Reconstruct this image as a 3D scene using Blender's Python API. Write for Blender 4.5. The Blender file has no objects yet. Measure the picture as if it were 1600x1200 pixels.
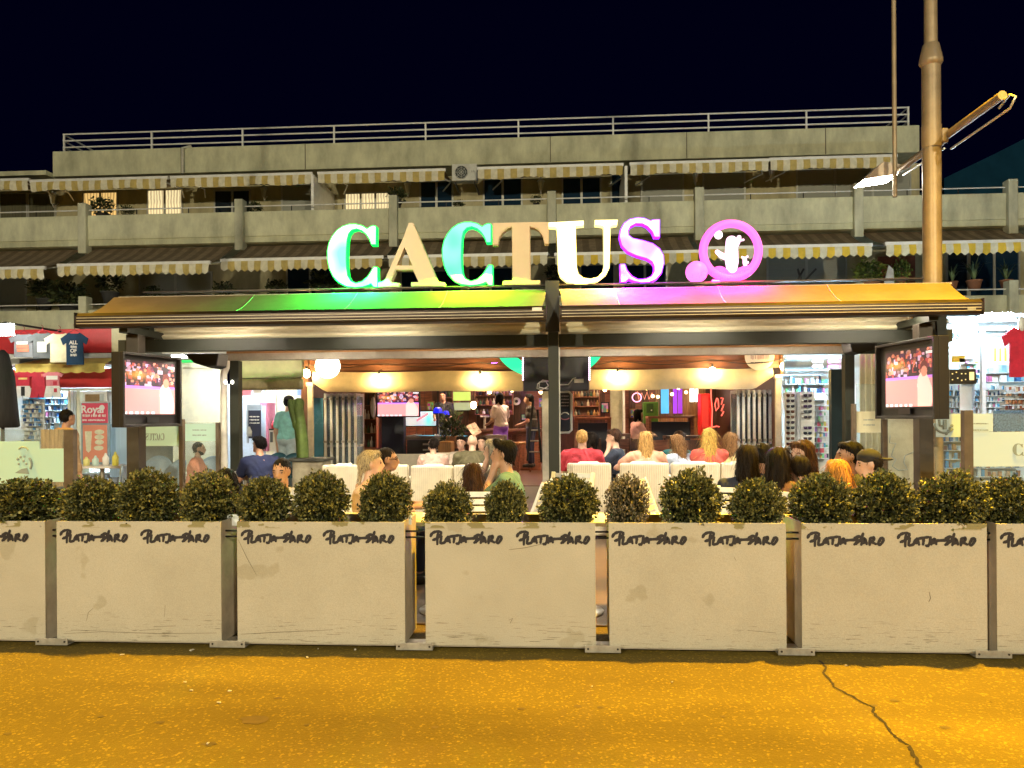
import bpy, bmesh, math, random
import numpy as np
from mathutils import Vector, Matrix
from mathutils.geometry import tessellate_polygon
from mathutils import noise as mnoise

sc = bpy.context.scene
random.seed(7)
PI = math.pi
R_ = math.radians

# ------------------------------------------------------------------ camera
F, CX, CYH = 1200.0, 800.0, 648.0            # focal length and principal point in photo pixels
YAW, ROLL, CAMH = R_(3.8), 0.0066, 1.55
_f = Vector((-math.sin(YAW), math.cos(YAW), 0)); _r = Vector((math.cos(YAW), math.sin(YAW), 0)); _u = Vector((0, 0, 1))
CR = _r * math.cos(ROLL) - _u * math.sin(ROLL)
CU = _u * math.cos(ROLL) + _r * math.sin(ROLL)
cam_d = bpy.data.cameras.new('camera'); cam = bpy.data.objects.new('camera', cam_d)
sc.collection.objects.link(cam)
cam.matrix_world = Matrix(((CR.x, CU.x, -_f.x, 0), (CR.y, CU.y, -_f.y, 0), (CR.z, CU.z, -_f.z, CAMH), (0, 0, 0, 1)))
cam_d.sensor_width = 36; cam_d.lens = 36 * F / 1600; cam_d.shift_y = (CYH - 600) / 1600
cam_d.clip_start = 0.05; cam_d.clip_end = 2000
sc.camera = cam

# ------------------------------------------------------------------ world: clear night sky
w = bpy.data.worlds.new('World'); sc.world = w; w.use_nodes = True
bgn = w.node_tree.nodes['Background']
bgn.inputs[0].default_value = (0.045, 0.05, 0.85, 1); bgn.inputs[1].default_value = 0.0065

# added cool fill sun that brings out the hill's teal, no visible moon
fill_sun_d = bpy.data.lights.new('moon', 'SUN'); fill_sun_d.energy = .13; fill_sun_d.angle = R_(.5); fill_sun_d.color = (.35, .72, 1.)
moon = bpy.data.objects.new('moon', fill_sun_d); sc.collection.objects.link(moon); moon.rotation_euler = (R_(48), 0, R_(24))

# ------------------------------------------------------------------ exposure and sampling
vs = sc.view_settings
vs.view_transform = 'Standard'; vs.look = 'None'; vs.exposure = 0.0; vs.gamma = 1.0
sc.render.engine = 'CYCLES'
cy = sc.cycles
cy.use_denoising = True; cy.denoiser = 'OPENIMAGEDENOISE'
cy.max_bounces = 6; cy.diffuse_bounces = 3; cy.glossy_bounces = 3; cy.transmission_bounces = 6; cy.transparent_max_bounces = 12
cy.sample_clamp_indirect = 6.0; cy.caustics_reflective = False; cy.caustics_refractive = False
cy.use_adaptive_sampling = True; cy.adaptive_threshold = 0.015
# ------------------------------------------------------------------ helpers
COL = sc.collection
def at(px, py, Y):                            # a photo pixel on the plane Y = const (the facade direction) -> world point
    d = CR * ((px - CX) / F) - CU * ((py - CYH) / F) + _f
    t = Y / d.y
    return Vector((d.x * t, Y, CAMH + d.z * t))
def X(px, Y, py=600): return at(px, py, Y).x
def Z(px, py, Y): return at(px, py, Y).z

MATS = {}
def mat(key, col=(.5, .5, .5), rough=.6, metal=0., var=.12, scale=6., bump=0., bscale=60., emit=None, es=0., alpha=None,
        trans=0., spec=.5, stretch=None, sheen=0., detail=4):
    if key in MATS: return MATS[key]
    m = bpy.data.materials.new(key); m.use_nodes = True; MATS[key] = m
    nt = m.node_tree; N = nt.nodes; L = nt.links; p = N['Principled BSDF']
    p.inputs['Roughness'].default_value = rough; p.inputs['Metallic'].default_value = metal
    p.inputs['Specular IOR Level'].default_value = spec
    c4 = (*col, 1); p.inputs['Base Color'].default_value = c4
    if emit is None and (var or bump):
        tc = N.new('ShaderNodeTexCoord'); src = tc.outputs['Object']
        if stretch:
            mp = N.new('ShaderNodeMapping'); mp.inputs['Scale'].default_value = stretch; L.new(src, mp.inputs[0]); src = mp.outputs[0]
        if var:
            nz = N.new('ShaderNodeTexNoise'); nz.inputs['Scale'].default_value = scale; nz.inputs['Detail'].default_value = detail; nz.inputs['Roughness'].default_value = .65
            L.new(src, nz.inputs['Vector'])
            rp = N.new('ShaderNodeValToRGB'); e = rp.color_ramp.elements
            e[0].position = .3; e[1].position = .72
            e[0].color = (*[max(0, x * (1 - var * 1.6)) for x in col], 1); e[1].color = (*[min(1, x * (1 + var)) for x in col], 1)
            L.new(nz.outputs['Fac'], rp.inputs[0]); L.new(rp.outputs[0], p.inputs['Base Color'])
            mr = N.new('ShaderNodeMapRange'); mr.inputs['To Min'].default_value = max(.03, rough - .1); mr.inputs['To Max'].default_value = min(1, rough + .1)
            L.new(nz.outputs['Fac'], mr.inputs[0]); L.new(mr.outputs[0], p.inputs['Roughness'])
        if bump:
            nb = N.new('ShaderNodeTexNoise'); nb.inputs['Scale'].default_value = bscale; nb.inputs['Detail'].default_value = 3; L.new(src, nb.inputs['Vector'])
            b = N.new('ShaderNodeBump'); b.inputs['Strength'].default_value = bump; b.inputs['Distance'].default_value = .02
            L.new(nb.outputs['Fac'], b.inputs['Height']); L.new(b.outputs[0], p.inputs['Normal'])
    if emit is not None:
        p.inputs['Emission Color'].default_value = (*emit, 1); p.inputs['Emission Strength'].default_value = es
    if trans: p.inputs['Transmission Weight'].default_value = trans
    if alpha is not None: p.inputs['Alpha'].default_value = alpha
    if sheen: p.inputs['Sheen Weight'].default_value = sheen
    return m
def glow(key, col, s):
    m = mat(key, tuple(c * .3 for c in col), .5, emit=col, es=s); return m
def glow2(key, c0, c1, s, scale=2.2):            # lit face whose colour drifts with the LEDs behind it
    m = glow(key, c0, s); nt = m.node_tree; N = nt.nodes; L = nt.links; p = N['Principled BSDF']
    if 'drift' in N: return m
    tc = N.new('ShaderNodeTexCoord'); nz = N.new('ShaderNodeTexNoise'); nz.name = 'drift'; nz.inputs['Scale'].default_value = scale; nz.inputs['Detail'].default_value = 1
    r = N.new('ShaderNodeValToRGB'); e = r.color_ramp.elements; e[0].position = .42; e[1].position = .66; e[0].color = (*c0, 1); e[1].color = (*c1, 1)
    L.new(tc.outputs['Object'], nz.inputs['Vector']); L.new(nz.outputs['Fac'], r.inputs[0]); L.new(r.outputs[0], p.inputs['Emission Color']); return m
def glass(key, col=(.8, .9, .9), alpha=.12, rough=.05):
    if key in MATS: return MATS[key]
    m = bpy.data.materials.new(key); m.use_nodes = True; MATS[key] = m
    nt = m.node_tree; N = nt.nodes; L = nt.links; N.remove(N['Principled BSDF'])
    o = N['Material Output']; t = N.new('ShaderNodeBsdfTransparent'); t.inputs[0].default_value = (*[.6 + .4 * c for c in col], 1)
    g = N.new('ShaderNodeBsdfGlossy'); g.inputs['Roughness'].default_value = rough; g.inputs[0].default_value = (1, 1, 1, 1)
    fr = N.new('ShaderNodeFresnel'); fr.inputs[0].default_value = 1.45
    mx = N.new('ShaderNodeMixShader'); L.new(fr.outputs[0], mx.inputs[0]); L.new(t.outputs[0], mx.inputs[1]); L.new(g.outputs[0], mx.inputs[2])
    d = N.new('ShaderNodeBsdfDiffuse'); d.inputs[0].default_value = (*col, 1)
    m2 = N.new('ShaderNodeMixShader'); m2.inputs[0].default_value = alpha; L.new(mx.outputs[0], m2.inputs[1]); L.new(d.outputs[0], m2.inputs[2])
    L.new(m2.outputs[0], o.inputs[0]); return m
def vinyl(key, col):                            # frosted film: passes on the light from behind
    if key in MATS: return MATS[key]
    m = bpy.data.materials.new(key); m.use_nodes = True; MATS[key] = m
    nt = m.node_tree; N = nt.nodes; L = nt.links; N.remove(N['Principled BSDF'])
    d = N.new('ShaderNodeBsdfDiffuse'); t = N.new('ShaderNodeBsdfTranslucent'); x = N.new('ShaderNodeMixShader'); x.inputs[0].default_value = .4
    p = N.new('ShaderNodeBsdfTransparent'); x2 = N.new('ShaderNodeMixShader'); x2.inputs[0].default_value = .14
    d.inputs[0].default_value = t.inputs[0].default_value = p.inputs[0].default_value = (*col, 1)
    L.new(d.outputs[0], x.inputs[1]); L.new(t.outputs[0], x.inputs[2]); L.new(x.outputs[0], x2.inputs[1]); L.new(p.outputs[0], x2.inputs[2]); L.new(x2.outputs[0], N['Material Output'].inputs[0]); return m
def print_mat(key, es=0.):                     # flat print / screen content from a colour attribute
    if key in MATS: return MATS[key]
    m = bpy.data.materials.new(key); m.use_nodes = True; MATS[key] = m
    nt = m.node_tree; N = nt.nodes; L = nt.links; p = N['Principled BSDF']
    a = N.new('ShaderNodeAttribute'); a.attribute_name = 'print'
    L.new(a.outputs['Color'], p.inputs['Base Color']); p.inputs['Roughness'].default_value = .4
    if es: L.new(a.outputs['Color'], p.inputs['Emission Color']); p.inputs['Emission Strength'].default_value = es
    return m

WORLD = {}                                     # world location of things (no rotation) used by world-space parts
def _props(o, label, cat, group, kind):
    if label: o['label'] = label
    if cat: o['category'] = cat
    if group: o['group'] = group
    if kind: o['kind'] = kind
def thing(name, label, cat, loc=(0, 0, 0), rz=0., group=None, scale=1.):
    o = bpy.data.objects.new(name, None); COL.objects.link(o); o.empty_display_size = .1
    o.location = loc; o.rotation_euler = (0, 0, rz); o.scale = (scale,) * 3
    _props(o, label, cat, group, None); WORLD[o.name] = Vector(loc)
    return o
def link(name, me, parent=None, m=None, world=True, label=None, cat=None, group=None, kind=None):
    o = bpy.data.objects.new(name, me); COL.objects.link(o)
    if m is not None and me is not None and not me.materials: me.materials.append(m)
    if parent is not None:
        o.parent = parent
        if world and parent.name in WORLD: o.matrix_parent_inverse = Matrix.Translation(-WORLD[parent.name])
    _props(o, label, cat, group, kind)
    return o
def copy_tree(o, parent=None):
    c = o.copy(); COL.objects.link(c); c.parent = parent
    for ch in o.children: copy_tree(ch, c)
    return c

class MB:
    def __init__(s): s.v = []; s.f = []; s.sm = []; s.mi = []; s.cur = 0; s.xf = None
    def _add(s, vs, fs, smooth=False):
        n = len(s.v)
        if s.xf is not None: vs = [s.xf @ Vector(v) for v in vs]
        s.v += [tuple(v) for v in vs]; s.f += [tuple(i + n for i in f) for f in fs]
        s.sm += [smooth] * len(fs); s.mi += [s.cur] * len(fs); return s
    def box(s, x0, x1, y0, y1, z0, z1):
        if x0 > x1: x0, x1 = x1, x0
        if y0 > y1: y0, y1 = y1, y0
        if z0 > z1: z0, z1 = z1, z0
        return s._add([(x0, y0, z0), (x1, y0, z0), (x1, y1, z0), (x0, y1, z0), (x0, y0, z1), (x1, y0, z1), (x1, y1, z1), (x0, y1, z1)],
                      [(3, 2, 1, 0), (4, 5, 6, 7), (0, 1, 5, 4), (1, 2, 6, 5), (2, 3, 7, 6), (3, 0, 4, 7)])
    def pbox(s, px0, py0, px1, py1, Y, d):      # axis-aligned box, front face at Y, sized from photo pixels
        xm, ym = (px0 + px1) / 2, (py0 + py1) / 2
        return s.box(at(px0, ym, Y).x, at(px1, ym, Y).x, Y, Y + d, at(xm, py1, Y).z, at(xm, py0, Y).z)
    def bar(s, a, b, wx, wy, up=(0, 0, 1)):     # rectangular bar from a to b
        a, b = Vector(a), Vector(b); d = (b - a).normalized(); u = Vector(up)
        if abs(d.dot(u)) > .99: u = Vector((0, 1, 0))
        sx = d.cross(u).normalized() * wx / 2; sy = sx.cross(d).normalized() * wy / 2
        vs = [a - sx - sy, a + sx - sy, a + sx + sy, a - sx + sy, b - sx - sy, b + sx - sy, b + sx + sy, b - sx + sy]
        return s._add(vs, [(3, 2, 1, 0), (4, 5, 6, 7), (0, 1, 5, 4), (1, 2, 6, 5), (2, 3, 7, 6), (3, 0, 4, 7)])
    def tube(s, pts, r, n=8, cap=True):
        pts = [Vector(p) for p in pts]; rs = r if isinstance(r, (list, tuple)) else [r] * len(pts)
        vs = []; prev = None
        for i, p in enumerate(pts):
            d = (pts[min(i + 1, len(pts) - 1)] - pts[max(i - 1, 0)]).normalized()
            if prev is None:
                u = Vector((0, 0, 1)) if abs(d.z) < .9 else Vector((1, 0, 0))
                a = d.cross(u).normalized()
            else: a = (prev - d * prev.dot(d)).normalized()
            prev = a; b = d.cross(a)
            for k in range(n):
                t = 2 * PI * k / n; vs.append(p + (a * math.cos(t) + b * math.sin(t)) * rs[i])
        fs = []
        for i in range(len(pts) - 1):
            for k in range(n): fs.append((i * n + k, i * n + (k + 1) % n, (i + 1) * n + (k + 1) % n, (i + 1) * n + k))
        s._add(vs, fs, True)
        if cap:
            s._add(vs[:n], [tuple(range(n))[::-1]]); s._add(vs[-n:], [tuple(range(n))])
        return s
    def lathe(s, prof, c=(0, 0, 0), n=16, smooth=True):   # prof: (r, z)
        vs = []; fs = []
        for r, z in prof:
            for k in range(n): t = 2 * PI * k / n; vs.append((c[0] + r * math.cos(t), c[1] + r * math.sin(t), c[2] + z))
        for i in range(len(prof) - 1):
            for k in range(n): fs.append((i * n + k, i * n + (k + 1) % n, (i + 1) * n + (k + 1) % n, (i + 1) * n + k))
        fs.append(tuple(range(n))[::-1]); fs.append(tuple(range((len(prof) - 1) * n, len(prof) * n)))
        return s._add(vs, fs, smooth)
    def ball(s, c, r, n=14, h=9, q=(1, 1, 1)):
        vs = []; fs = []
        for i in range(h + 1):
            a = PI * i / h
            for k in range(n):
                t = 2 * PI * k / n
                vs.append((c[0] + r * q[0] * math.sin(a) * math.cos(t), c[1] + r * q[1] * math.sin(a) * math.sin(t), c[2] - r * q[2] * math.cos(a)))
        for i in range(h):
            for k in range(n): fs.append((i * n + k, i * n + (k + 1) % n, (i + 1) * n + (k + 1) % n, (i + 1) * n + k))
        return s._add(vs, fs, True)
    def prism(s, poly, y0, y1, holes=()):       # poly in (x, z); extruded along y
        loops = [list(poly)] + [list(h) for h in holes]
        flat = [p for l in loops for p in l]
        tris = tessellate_polygon([[Vector((p[0], p[1], 0)) for p in l] for l in loops])
        n = len(flat)
        vs = [(p[0], y0, p[1]) for p in flat] + [(p[0], y1, p[1]) for p in flat]
        fs = []
        for t in tris:
            a, b, c = (flat[i] for i in t)
            ar = (b[0] - a[0]) * (c[1] - a[1]) - (c[0] - a[0]) * (b[1] - a[1])
            t = tuple(t) if ar > 0 else tuple(t)[::-1]
            fs.append(t); fs.append(tuple(i + n for i in t[::-1]))
        s._add(vs, fs)
        k0 = 0
        for li, l in enumerate(loops):
            m = len(l); ar = sum(l[i][0] * l[(i + 1) % m][1] - l[(i + 1) % m][0] * l[i][1] for i in range(m))
            side = []
            for i in range(m):
                a, b = k0 + i, k0 + (i + 1) % m
                q = (a, a + n, b + n, b) if (ar > 0) == (li == 0) else (a, b, b + n, a + n)
                side.append(q)
            n0 = len(s.v) - 2 * n
            s.f += [tuple(i + n0 for i in q) for q in side]; s.sm += [False] * m; s.mi += [s.cur] * m
            k0 += m
        return s
    def quad(s, a, b, c, d): return s._add([a, b, c, d], [(0, 1, 2, 3)])
    def mesh(s, name, mats):
        me = bpy.data.meshes.new(name); me.from_pydata(s.v, [], s.f)
        if not isinstance(mats, (list, tuple)): mats = [mats]
        for m in mats: me.materials.append(m)
        me.polygons.foreach_set('use_smooth', s.sm); me.polygons.foreach_set('material_index', s.mi)
        me.update(); return me
    def build(s, name, mats, parent=None, world=True, bev=0., **kw):
        o = link(name, s.mesh(name, mats), parent, world=world, **kw)
        if bev:
            b = o.modifiers.new('bevel', 'BEVEL'); b.width = bev; b.segments = 2; b.limit_method = 'ANGLE'; b.angle_limit = R_(40)
        return o

def picture(name, corner, ux, uz, nx, ny, fn, m, parent=None, world=True, **kw):
    """flat print: a grid of small faces on corner + u*ux + v*uz, coloured by fn(U, V) -> rgb arrays (V up)"""
    corner, ux, uz = np.array(corner, float), np.array(ux, float), np.array(uz, float)
    u, v = np.meshgrid(np.linspace(0, 1, nx + 1), np.linspace(0, 1, ny + 1))
    P = corner + u[..., None] * ux + v[..., None] * uz
    idx = np.arange((nx + 1) * (ny + 1)).reshape(ny + 1, nx + 1)
    q = np.stack([idx[:-1, :-1], idx[:-1, 1:], idx[1:, 1:], idx[1:, :-1]], -1).reshape(-1, 4)
    me = bpy.data.meshes.new(name); me.from_pydata(P.reshape(-1, 3).tolist(), [], q.tolist())
    U, V = np.meshgrid((np.arange(nx) + .5) / nx, (np.arange(ny) + .5) / ny)
    c = np.ones((ny, nx, 4), np.float32); c[..., :3] = fn(U, V)
    c = np.repeat(c.reshape(-1, 4), 4, axis=0)
    ca = me.color_attributes.new('print', 'FLOAT_COLOR', 'CORNER'); ca.data.foreach_set('color', c.ravel())
    me.materials.append(m); me.update()
    return link(name, me, parent, world=world, **kw)

def text_mesh(txt, size, m, name='lettering', extr=.002, shear=0., space=1., bold=0.):
    cu = bpy.data.curves.new(name, 'FONT'); cu.body = txt; cu.size = size; cu.extrude = extr; cu.shear = shear; cu.space_character = space
    cu.align_x = 'CENTER'; cu.align_y = 'CENTER'; cu.offset = bold; cu.resolution_u = 3
    ob = bpy.data.objects.new(name, cu); COL.objects.link(ob)
    me = bpy.data.meshes.new_from_object(ob.evaluated_get(bpy.context.evaluated_depsgraph_get()))
    bpy.data.objects.remove(ob); bpy.data.curves.remove(cu); me.name = name
    me.materials.clear(); me.materials.append(m); return me
def text(txt, loc, size, m, parent=None, rz=0., name='lettering', flip=False, **kw):   # upright lettering facing -Y
    me = text_mesh(txt, size, m, name, **kw)
    M = Matrix.Translation(loc) @ Matrix.Rotation(rz, 4, 'Z') @ Matrix.Rotation(PI / 2, 4, 'X')
    if flip: M = M @ Matrix.Diagonal((-1, 1, 1, 1))
    me.transform(M)
    return link(name, me, parent)

ORD = ['first', 'second', 'third', 'fourth', 'fifth', 'sixth', 'seventh', 'eighth', 'ninth', 'tenth', 'eleventh', 'twelfth', 'thirteenth',
       'fourteenth', 'fifteenth', 'sixteenth', 'seventeenth', 'eighteenth', 'nineteenth', 'twentieth']
# ------------------------------------------------------------------ street
def road_material():
    m = bpy.data.materials.new('asphalt'); m.use_nodes = True; nt = m.node_tree; N = nt.nodes; L = nt.links; p = N['Principled BSDF']
    tc = N.new('ShaderNodeTexCoord')
    def noise(s, d=4, r=.6):
        n = N.new('ShaderNodeTexNoise'); n.inputs['Scale'].default_value = s; n.inputs['Detail'].default_value = d; n.inputs['Roughness'].default_value = r
        L.new(tc.outputs['Object'], n.inputs['Vector']); return n
    def ramp(src, p0, p1, c0, c1):
        r = N.new('ShaderNodeValToRGB'); e = r.color_ramp.elements; e[0].position = p0; e[1].position = p1; e[0].color = (*c0, 1); e[1].color = (*c1, 1)
        L.new(src, r.inputs[0]); return r
    def mix(f, a, b, t='MIX'):
        x = N.new('ShaderNodeMixRGB'); x.blend_type = t
        if isinstance(f, float): x.inputs[0].default_value = f
        else: L.new(f, x.inputs[0])
        L.new(a, x.inputs[1]); L.new(b, x.inputs[2]); return x
    wear = N.new('ShaderNodeTexNoise'); wear.inputs['Scale'].default_value = 1.; wear.inputs['Detail'].default_value = 4
    mpw = N.new('ShaderNodeMapping'); mpw.inputs['Scale'].default_value = (.28, 1.5, 1); L.new(tc.outputs['Object'], mpw.inputs[0]); L.new(mpw.outputs[0], wear.inputs['Vector'])
    wr_ = ramp(wear.outputs['Fac'], .36, .66, (.72, .7, .66), (1.12, 1.12, 1.12))
    big = ramp(noise(.8, 5).outputs['Fac'], .3, .7, (.13, .09, .012), (.175, .122, .016))
    v = N.new('ShaderNodeTexVoronoi'); v.inputs['Scale'].default_value = 85; L.new(tc.outputs['Object'], v.inputs['Vector'])
    stones = ramp(v.outputs['Color'], .72, .9, (.82, .82, .82), (2.0, 1.95, 1.8))
    c1 = mix(.75, big.outputs[0], stones.outputs[0], 'MULTIPLY')
    fine = ramp(noise(260, 2).outputs['Fac'], .35, .7, (.6, .6, .6), (1.35, 1.35, 1.35))
    c2 = mix(.7, c1.outputs[0], fine.outputs[0], 'MULTIPLY')
    st = ramp(noise(2.6, 5, .7).outputs['Fac'], .68, .76, (1, 1, 1), (.55, .5, .42))
    c3 = mix(1., c2.outputs[0], st.outputs[0], 'MULTIPLY')
    sp = ramp(noise(9, 3, .5).outputs['Fac'], .76, .79, (1, 1, 1), (.4, .34, .3))
    c4 = mix(1., c3.outputs[0], sp.outputs[0], 'MULTIPLY')
    c5 = mix(1., c4.outputs[0], wr_.outputs[0], 'MULTIPLY')
    L.new(c5.outputs[0], p.inputs['Base Color']); p.inputs['Roughness'].default_value = .82; p.inputs['Specular IOR Level'].default_value = .25
    b = N.new('ShaderNodeBump'); b.inputs['Strength'].default_value = .5; b.inputs['Distance'].default_value = .005
    L.new(v.outputs['Distance'], b.inputs['Height'])
    b2 = N.new('ShaderNodeBump'); b2.inputs['Strength'].default_value = .3; b2.inputs['Distance'].default_value = .02
    L.new(noise(45, 4).outputs['Fac'], b2.inputs['Height']); L.new(b.outputs[0], b2.inputs['Normal']); L.new(b2.outputs[0], p.inputs['Normal'])
    return m
road = MB().quad((-400, -400, 0), (400, -400, 0), (400, 6.0, 0), (-400, 6.0, 0)).build('road', road_material(), kind='structure')
MB().quad((-400, 6.0, -.004), (400, 6.0, -.004), (400, 700, -.004), (-400, 700, -.004)).build('ground', mat('ground_paving', (.2, .17, .14), .8), kind='structure')
MB().box(-40, 40, 5.62, 13.6, 0.0, .012).build('terrace_floor', mat('terrace_boards', (.12, .075, .045), .55, var=.3, scale=5, stretch=(1, 9, 1)), kind='structure')

def gpt(px, py):
    d = CR * ((px - CX) / F) - CU * ((py - CYH) / F) + _f; t = -CAMH / d.z
    return Vector((d.x * t, d.y * t, 0))
# the crack in the asphalt
cp = [(1281, 1033), (1290, 1041), (1286, 1052), (1299, 1066), (1303, 1074), (1330, 1088), (1352, 1101), (1364, 1106), (1363, 1113), (1378, 1126), (1388, 1141), (1400, 1152), (1420, 1166), (1424, 1175), (1432, 1188), (1438, 1200), (1446, 1214), (1470, 1250)]
rnd = random.Random(3); mb = MB(); pts = []
for (a, b) in zip(cp[:-1], cp[1:]):
    A, B = gpt(*a), gpt(*b)
    for k in range(4): pts.append(A.lerp(B, k / 4) + Vector((rnd.uniform(-.007, .007), rnd.uniform(-.006, .006), 0)))
n = len(pts); lo = []; hi = []
for i, p in enumerate(pts):
    wd = .0045 + .006 * rnd.random(); lo.append((p.x - wd, p.y, .003)); hi.append((p.x + wd, p.y, .003))
mb._add(lo + hi, [(i, n + i, n + i + 1, i + 1) for i in range(n - 1)])
mb.build('crack', mat('crack_dark', (.018, .01, .006), .95, var=.3), road)
# small litter on the road: paper scraps, butts
mb = MB()
for (px, py, s) in [(342, 1099, .02), (289, 1067, .016), (299, 1080, .018), (359, 1081, .018), (191, 1024, .024), (480, 1028, .024), (300, 1017, .03), (555, 1016, .025), (1050, 1067, .012), (325, 1163, .014), (925, 1074, .012), (497, 1015, .012), (1322, 1041, .012)]:
    c = gpt(px, py); a = rnd.uniform(0, PI)
    mb.xf = Matrix.Translation(c + Vector((0, 0, .004))) @ Matrix.Rotation(a, 4, 'Z') @ Matrix.Rotation(rnd.uniform(-.15, .15), 4, 'X')
    s *= .6; mb.prism([(-s, 0), (s, .001), (s * .9, .004), (-s * .8, .006)], -s * .4, s * .4)
mb.xf = None
mb.build('litter', mat('scrap_paper', (.5, .45, .36), .8), None, kind='stuff', label='small pale paper scraps scattered on the road', cat='litter')
mb = MB()
for (px, py, s) in [(326, 1163, .034), (398, 1125, .08), (435, 1091, .022), (249, 1129, .024), (158, 1120, .02), (815, 1108, .022), (903, 1104, .024), (938, 1106, .018), (1365, 1103, .024), (1398, 1095, .022), (1476, 1137, .026), (12, 1147, .02), (680, 1137, .02), (1130, 1120, .014), (479, 1133, .015)]:
    c = gpt(px, py); k = 11
    mb._add([(c.x + s * (1 + .3 * rnd.uniform(-1, 1)) * math.cos(2 * PI * i / k), c.y + s * .7 * (1 + .3 * rnd.uniform(-1, 1)) * math.sin(2 * PI * i / k), .0025) for i in range(k)], [tuple(range(k))])
mb.build('stain', mat('oil_stain', (.075, .045, .012), .7, var=.3), road)

# ------------------------------------------------------------------ planters
def planter_material():
    m = bpy.data.materials.new('planter_paint'); m.use_nodes = True; nt = m.node_tree; N = nt.nodes; L = nt.links; p = N['Principled BSDF']
    tc = N.new('ShaderNodeTexCoord'); oi = N.new('ShaderNodeObjectInfo')
    off = N.new('ShaderNodeVectorMath'); off.operation = 'ADD'; cmb = N.new('ShaderNodeCombineXYZ')
    ml = N.new('ShaderNodeMath'); ml.operation = 'MULTIPLY'; ml.inputs[1].default_value = 37.; L.new(oi.outputs['Random'], ml.inputs[0])
    L.new(ml.outputs[0], cmb.inputs[0]); L.new(ml.outputs[0], cmb.inputs[1]); L.new(tc.outputs['Object'], off.inputs[0]); L.new(cmb.outputs[0], off.inputs[1])
    def nz(s, d, st=None, r=.6):
        n = N.new('ShaderNodeTexNoise'); n.inputs['Scale'].default_value = s; n.inputs['Detail'].default_value = d; n.inputs['Roughness'].default_value = r
        src = off.outputs[0]
        if st:
            mp = N.new('ShaderNodeMapping'); mp.inputs['Scale'].default_value = st; L.new(src, mp.inputs[0]); src = mp.outputs[0]
        L.new(src, n.inputs['Vector']); return n.outputs['Fac']
    def ramp(src, p0, p1, c0, c1):
        r = N.new('ShaderNodeValToRGB'); e = r.color_ramp.elements; e[0].position = p0; e[1].position = p1; e[0].color = (*c0, 1); e[1].color = (*c1, 1)
        L.new(src, r.inputs[0]); return r.outputs[0]
    def mul(a, b, f=1.):
        x = N.new('ShaderNodeMixRGB'); x.blend_type = 'MULTIPLY'
        if isinstance(f, float): x.inputs[0].default_value = f
        else: L.new(f, x.inputs[0])
        L.new(a, x.inputs[1]); L.new(b, x.inputs[2]); return x.outputs[0]
    base = ramp(nz(2.2, 5), .25, .75, (.39, .35, .265), (.465, .42, .325))
    grain = ramp(nz(190, 2), .3, .7, (.86, .86, .86), (1.08, 1.08, 1.08))
    c = mul(base, grain)
    patch = ramp(nz(3.1, 3, None, .5), .66, .685, (1, 1, 1), (.86, .85, .8))
    c = mul(c, patch)
    # scuffs: long thin horizontal scratches, mostly low down
    scr = ramp(nz(7, 4, (1.0, 1, 24), .7), .605, .65, (0, 0, 0), (1, 1, 1))
    sx = N.new('ShaderNodeSeparateXYZ'); L.new(tc.outputs['Object'], sx.inputs[0])
    hr = N.new('ShaderNodeMapRange'); hr.inputs['From Min'].default_value = .28; hr.inputs['From Max'].default_value = .12; hr.inputs['To Min'].default_value = .04; hr.inputs['To Max'].default_value = .9
    L.new(sx.outputs['Z'], hr.inputs[0])
    mm = N.new('ShaderNodeMath'); mm.operation = 'MULTIPLY'; L.new(scr, mm.inputs[0]); L.new(hr.outputs[0], mm.inputs[1])
    dk = N.new('ShaderNodeRGB'); dk.outputs[0].default_value = (.27, .24, .18, 1)
    c = mul(c, dk.outputs[0], mm.outputs[0])
    # glue residue of torn-off tape along the top edge
    tp = ramp(nz(6, 3, (1, 1, 2.2), .5), .56, .575, (0, 0, 0), (1, 1, 1))
    tr = N.new('ShaderNodeMapRange'); tr.inputs['From Min'].default_value = .80; tr.inputs['From Max'].default_value = .812; L.new(sx.outputs['Z'], tr.inputs[0])
    m2 = N.new('ShaderNodeMath'); m2.operation = 'MULTIPLY'; L.new(tp, m2.inputs[0]); L.new(tr.outputs[0], m2.inputs[1])
    ol = N.new('ShaderNodeRGB'); ol.outputs[0].default_value = (.55, .52, .3, 1)
    c = mul(c, ol.outputs[0], m2.outputs[0])
    L.new(c, p.inputs['Base Color']); p.inputs['Roughness'].default_value = .55; p.inputs['Specular IOR Level'].default_value = .3
    b = N.new('ShaderNodeBump'); b.inputs['Strength'].default_value = .12; b.inputs['Distance'].default_value = .01; L.new(nz(70, 3), b.inputs['Height']); L.new(b.outputs[0], p.inputs['Normal'])
    return m
M_PL = planter_material()
M_BODY = mat('planter_body_grey', (.42, .36, .28), .6, var=.25, scale=3, bump=.1)
M_INK = mat('brush_ink', (.012, .009, .012), .5, var=0)
M_STEEL = mat('galvanised_steel', (.42, .39, .33), .45, .55, var=.2, scale=12)
M_SOIL = mat('potting_soil', (.05, .035, .022), .95, var=.4, scale=20, bump=.8)
YP = 5.01
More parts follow.
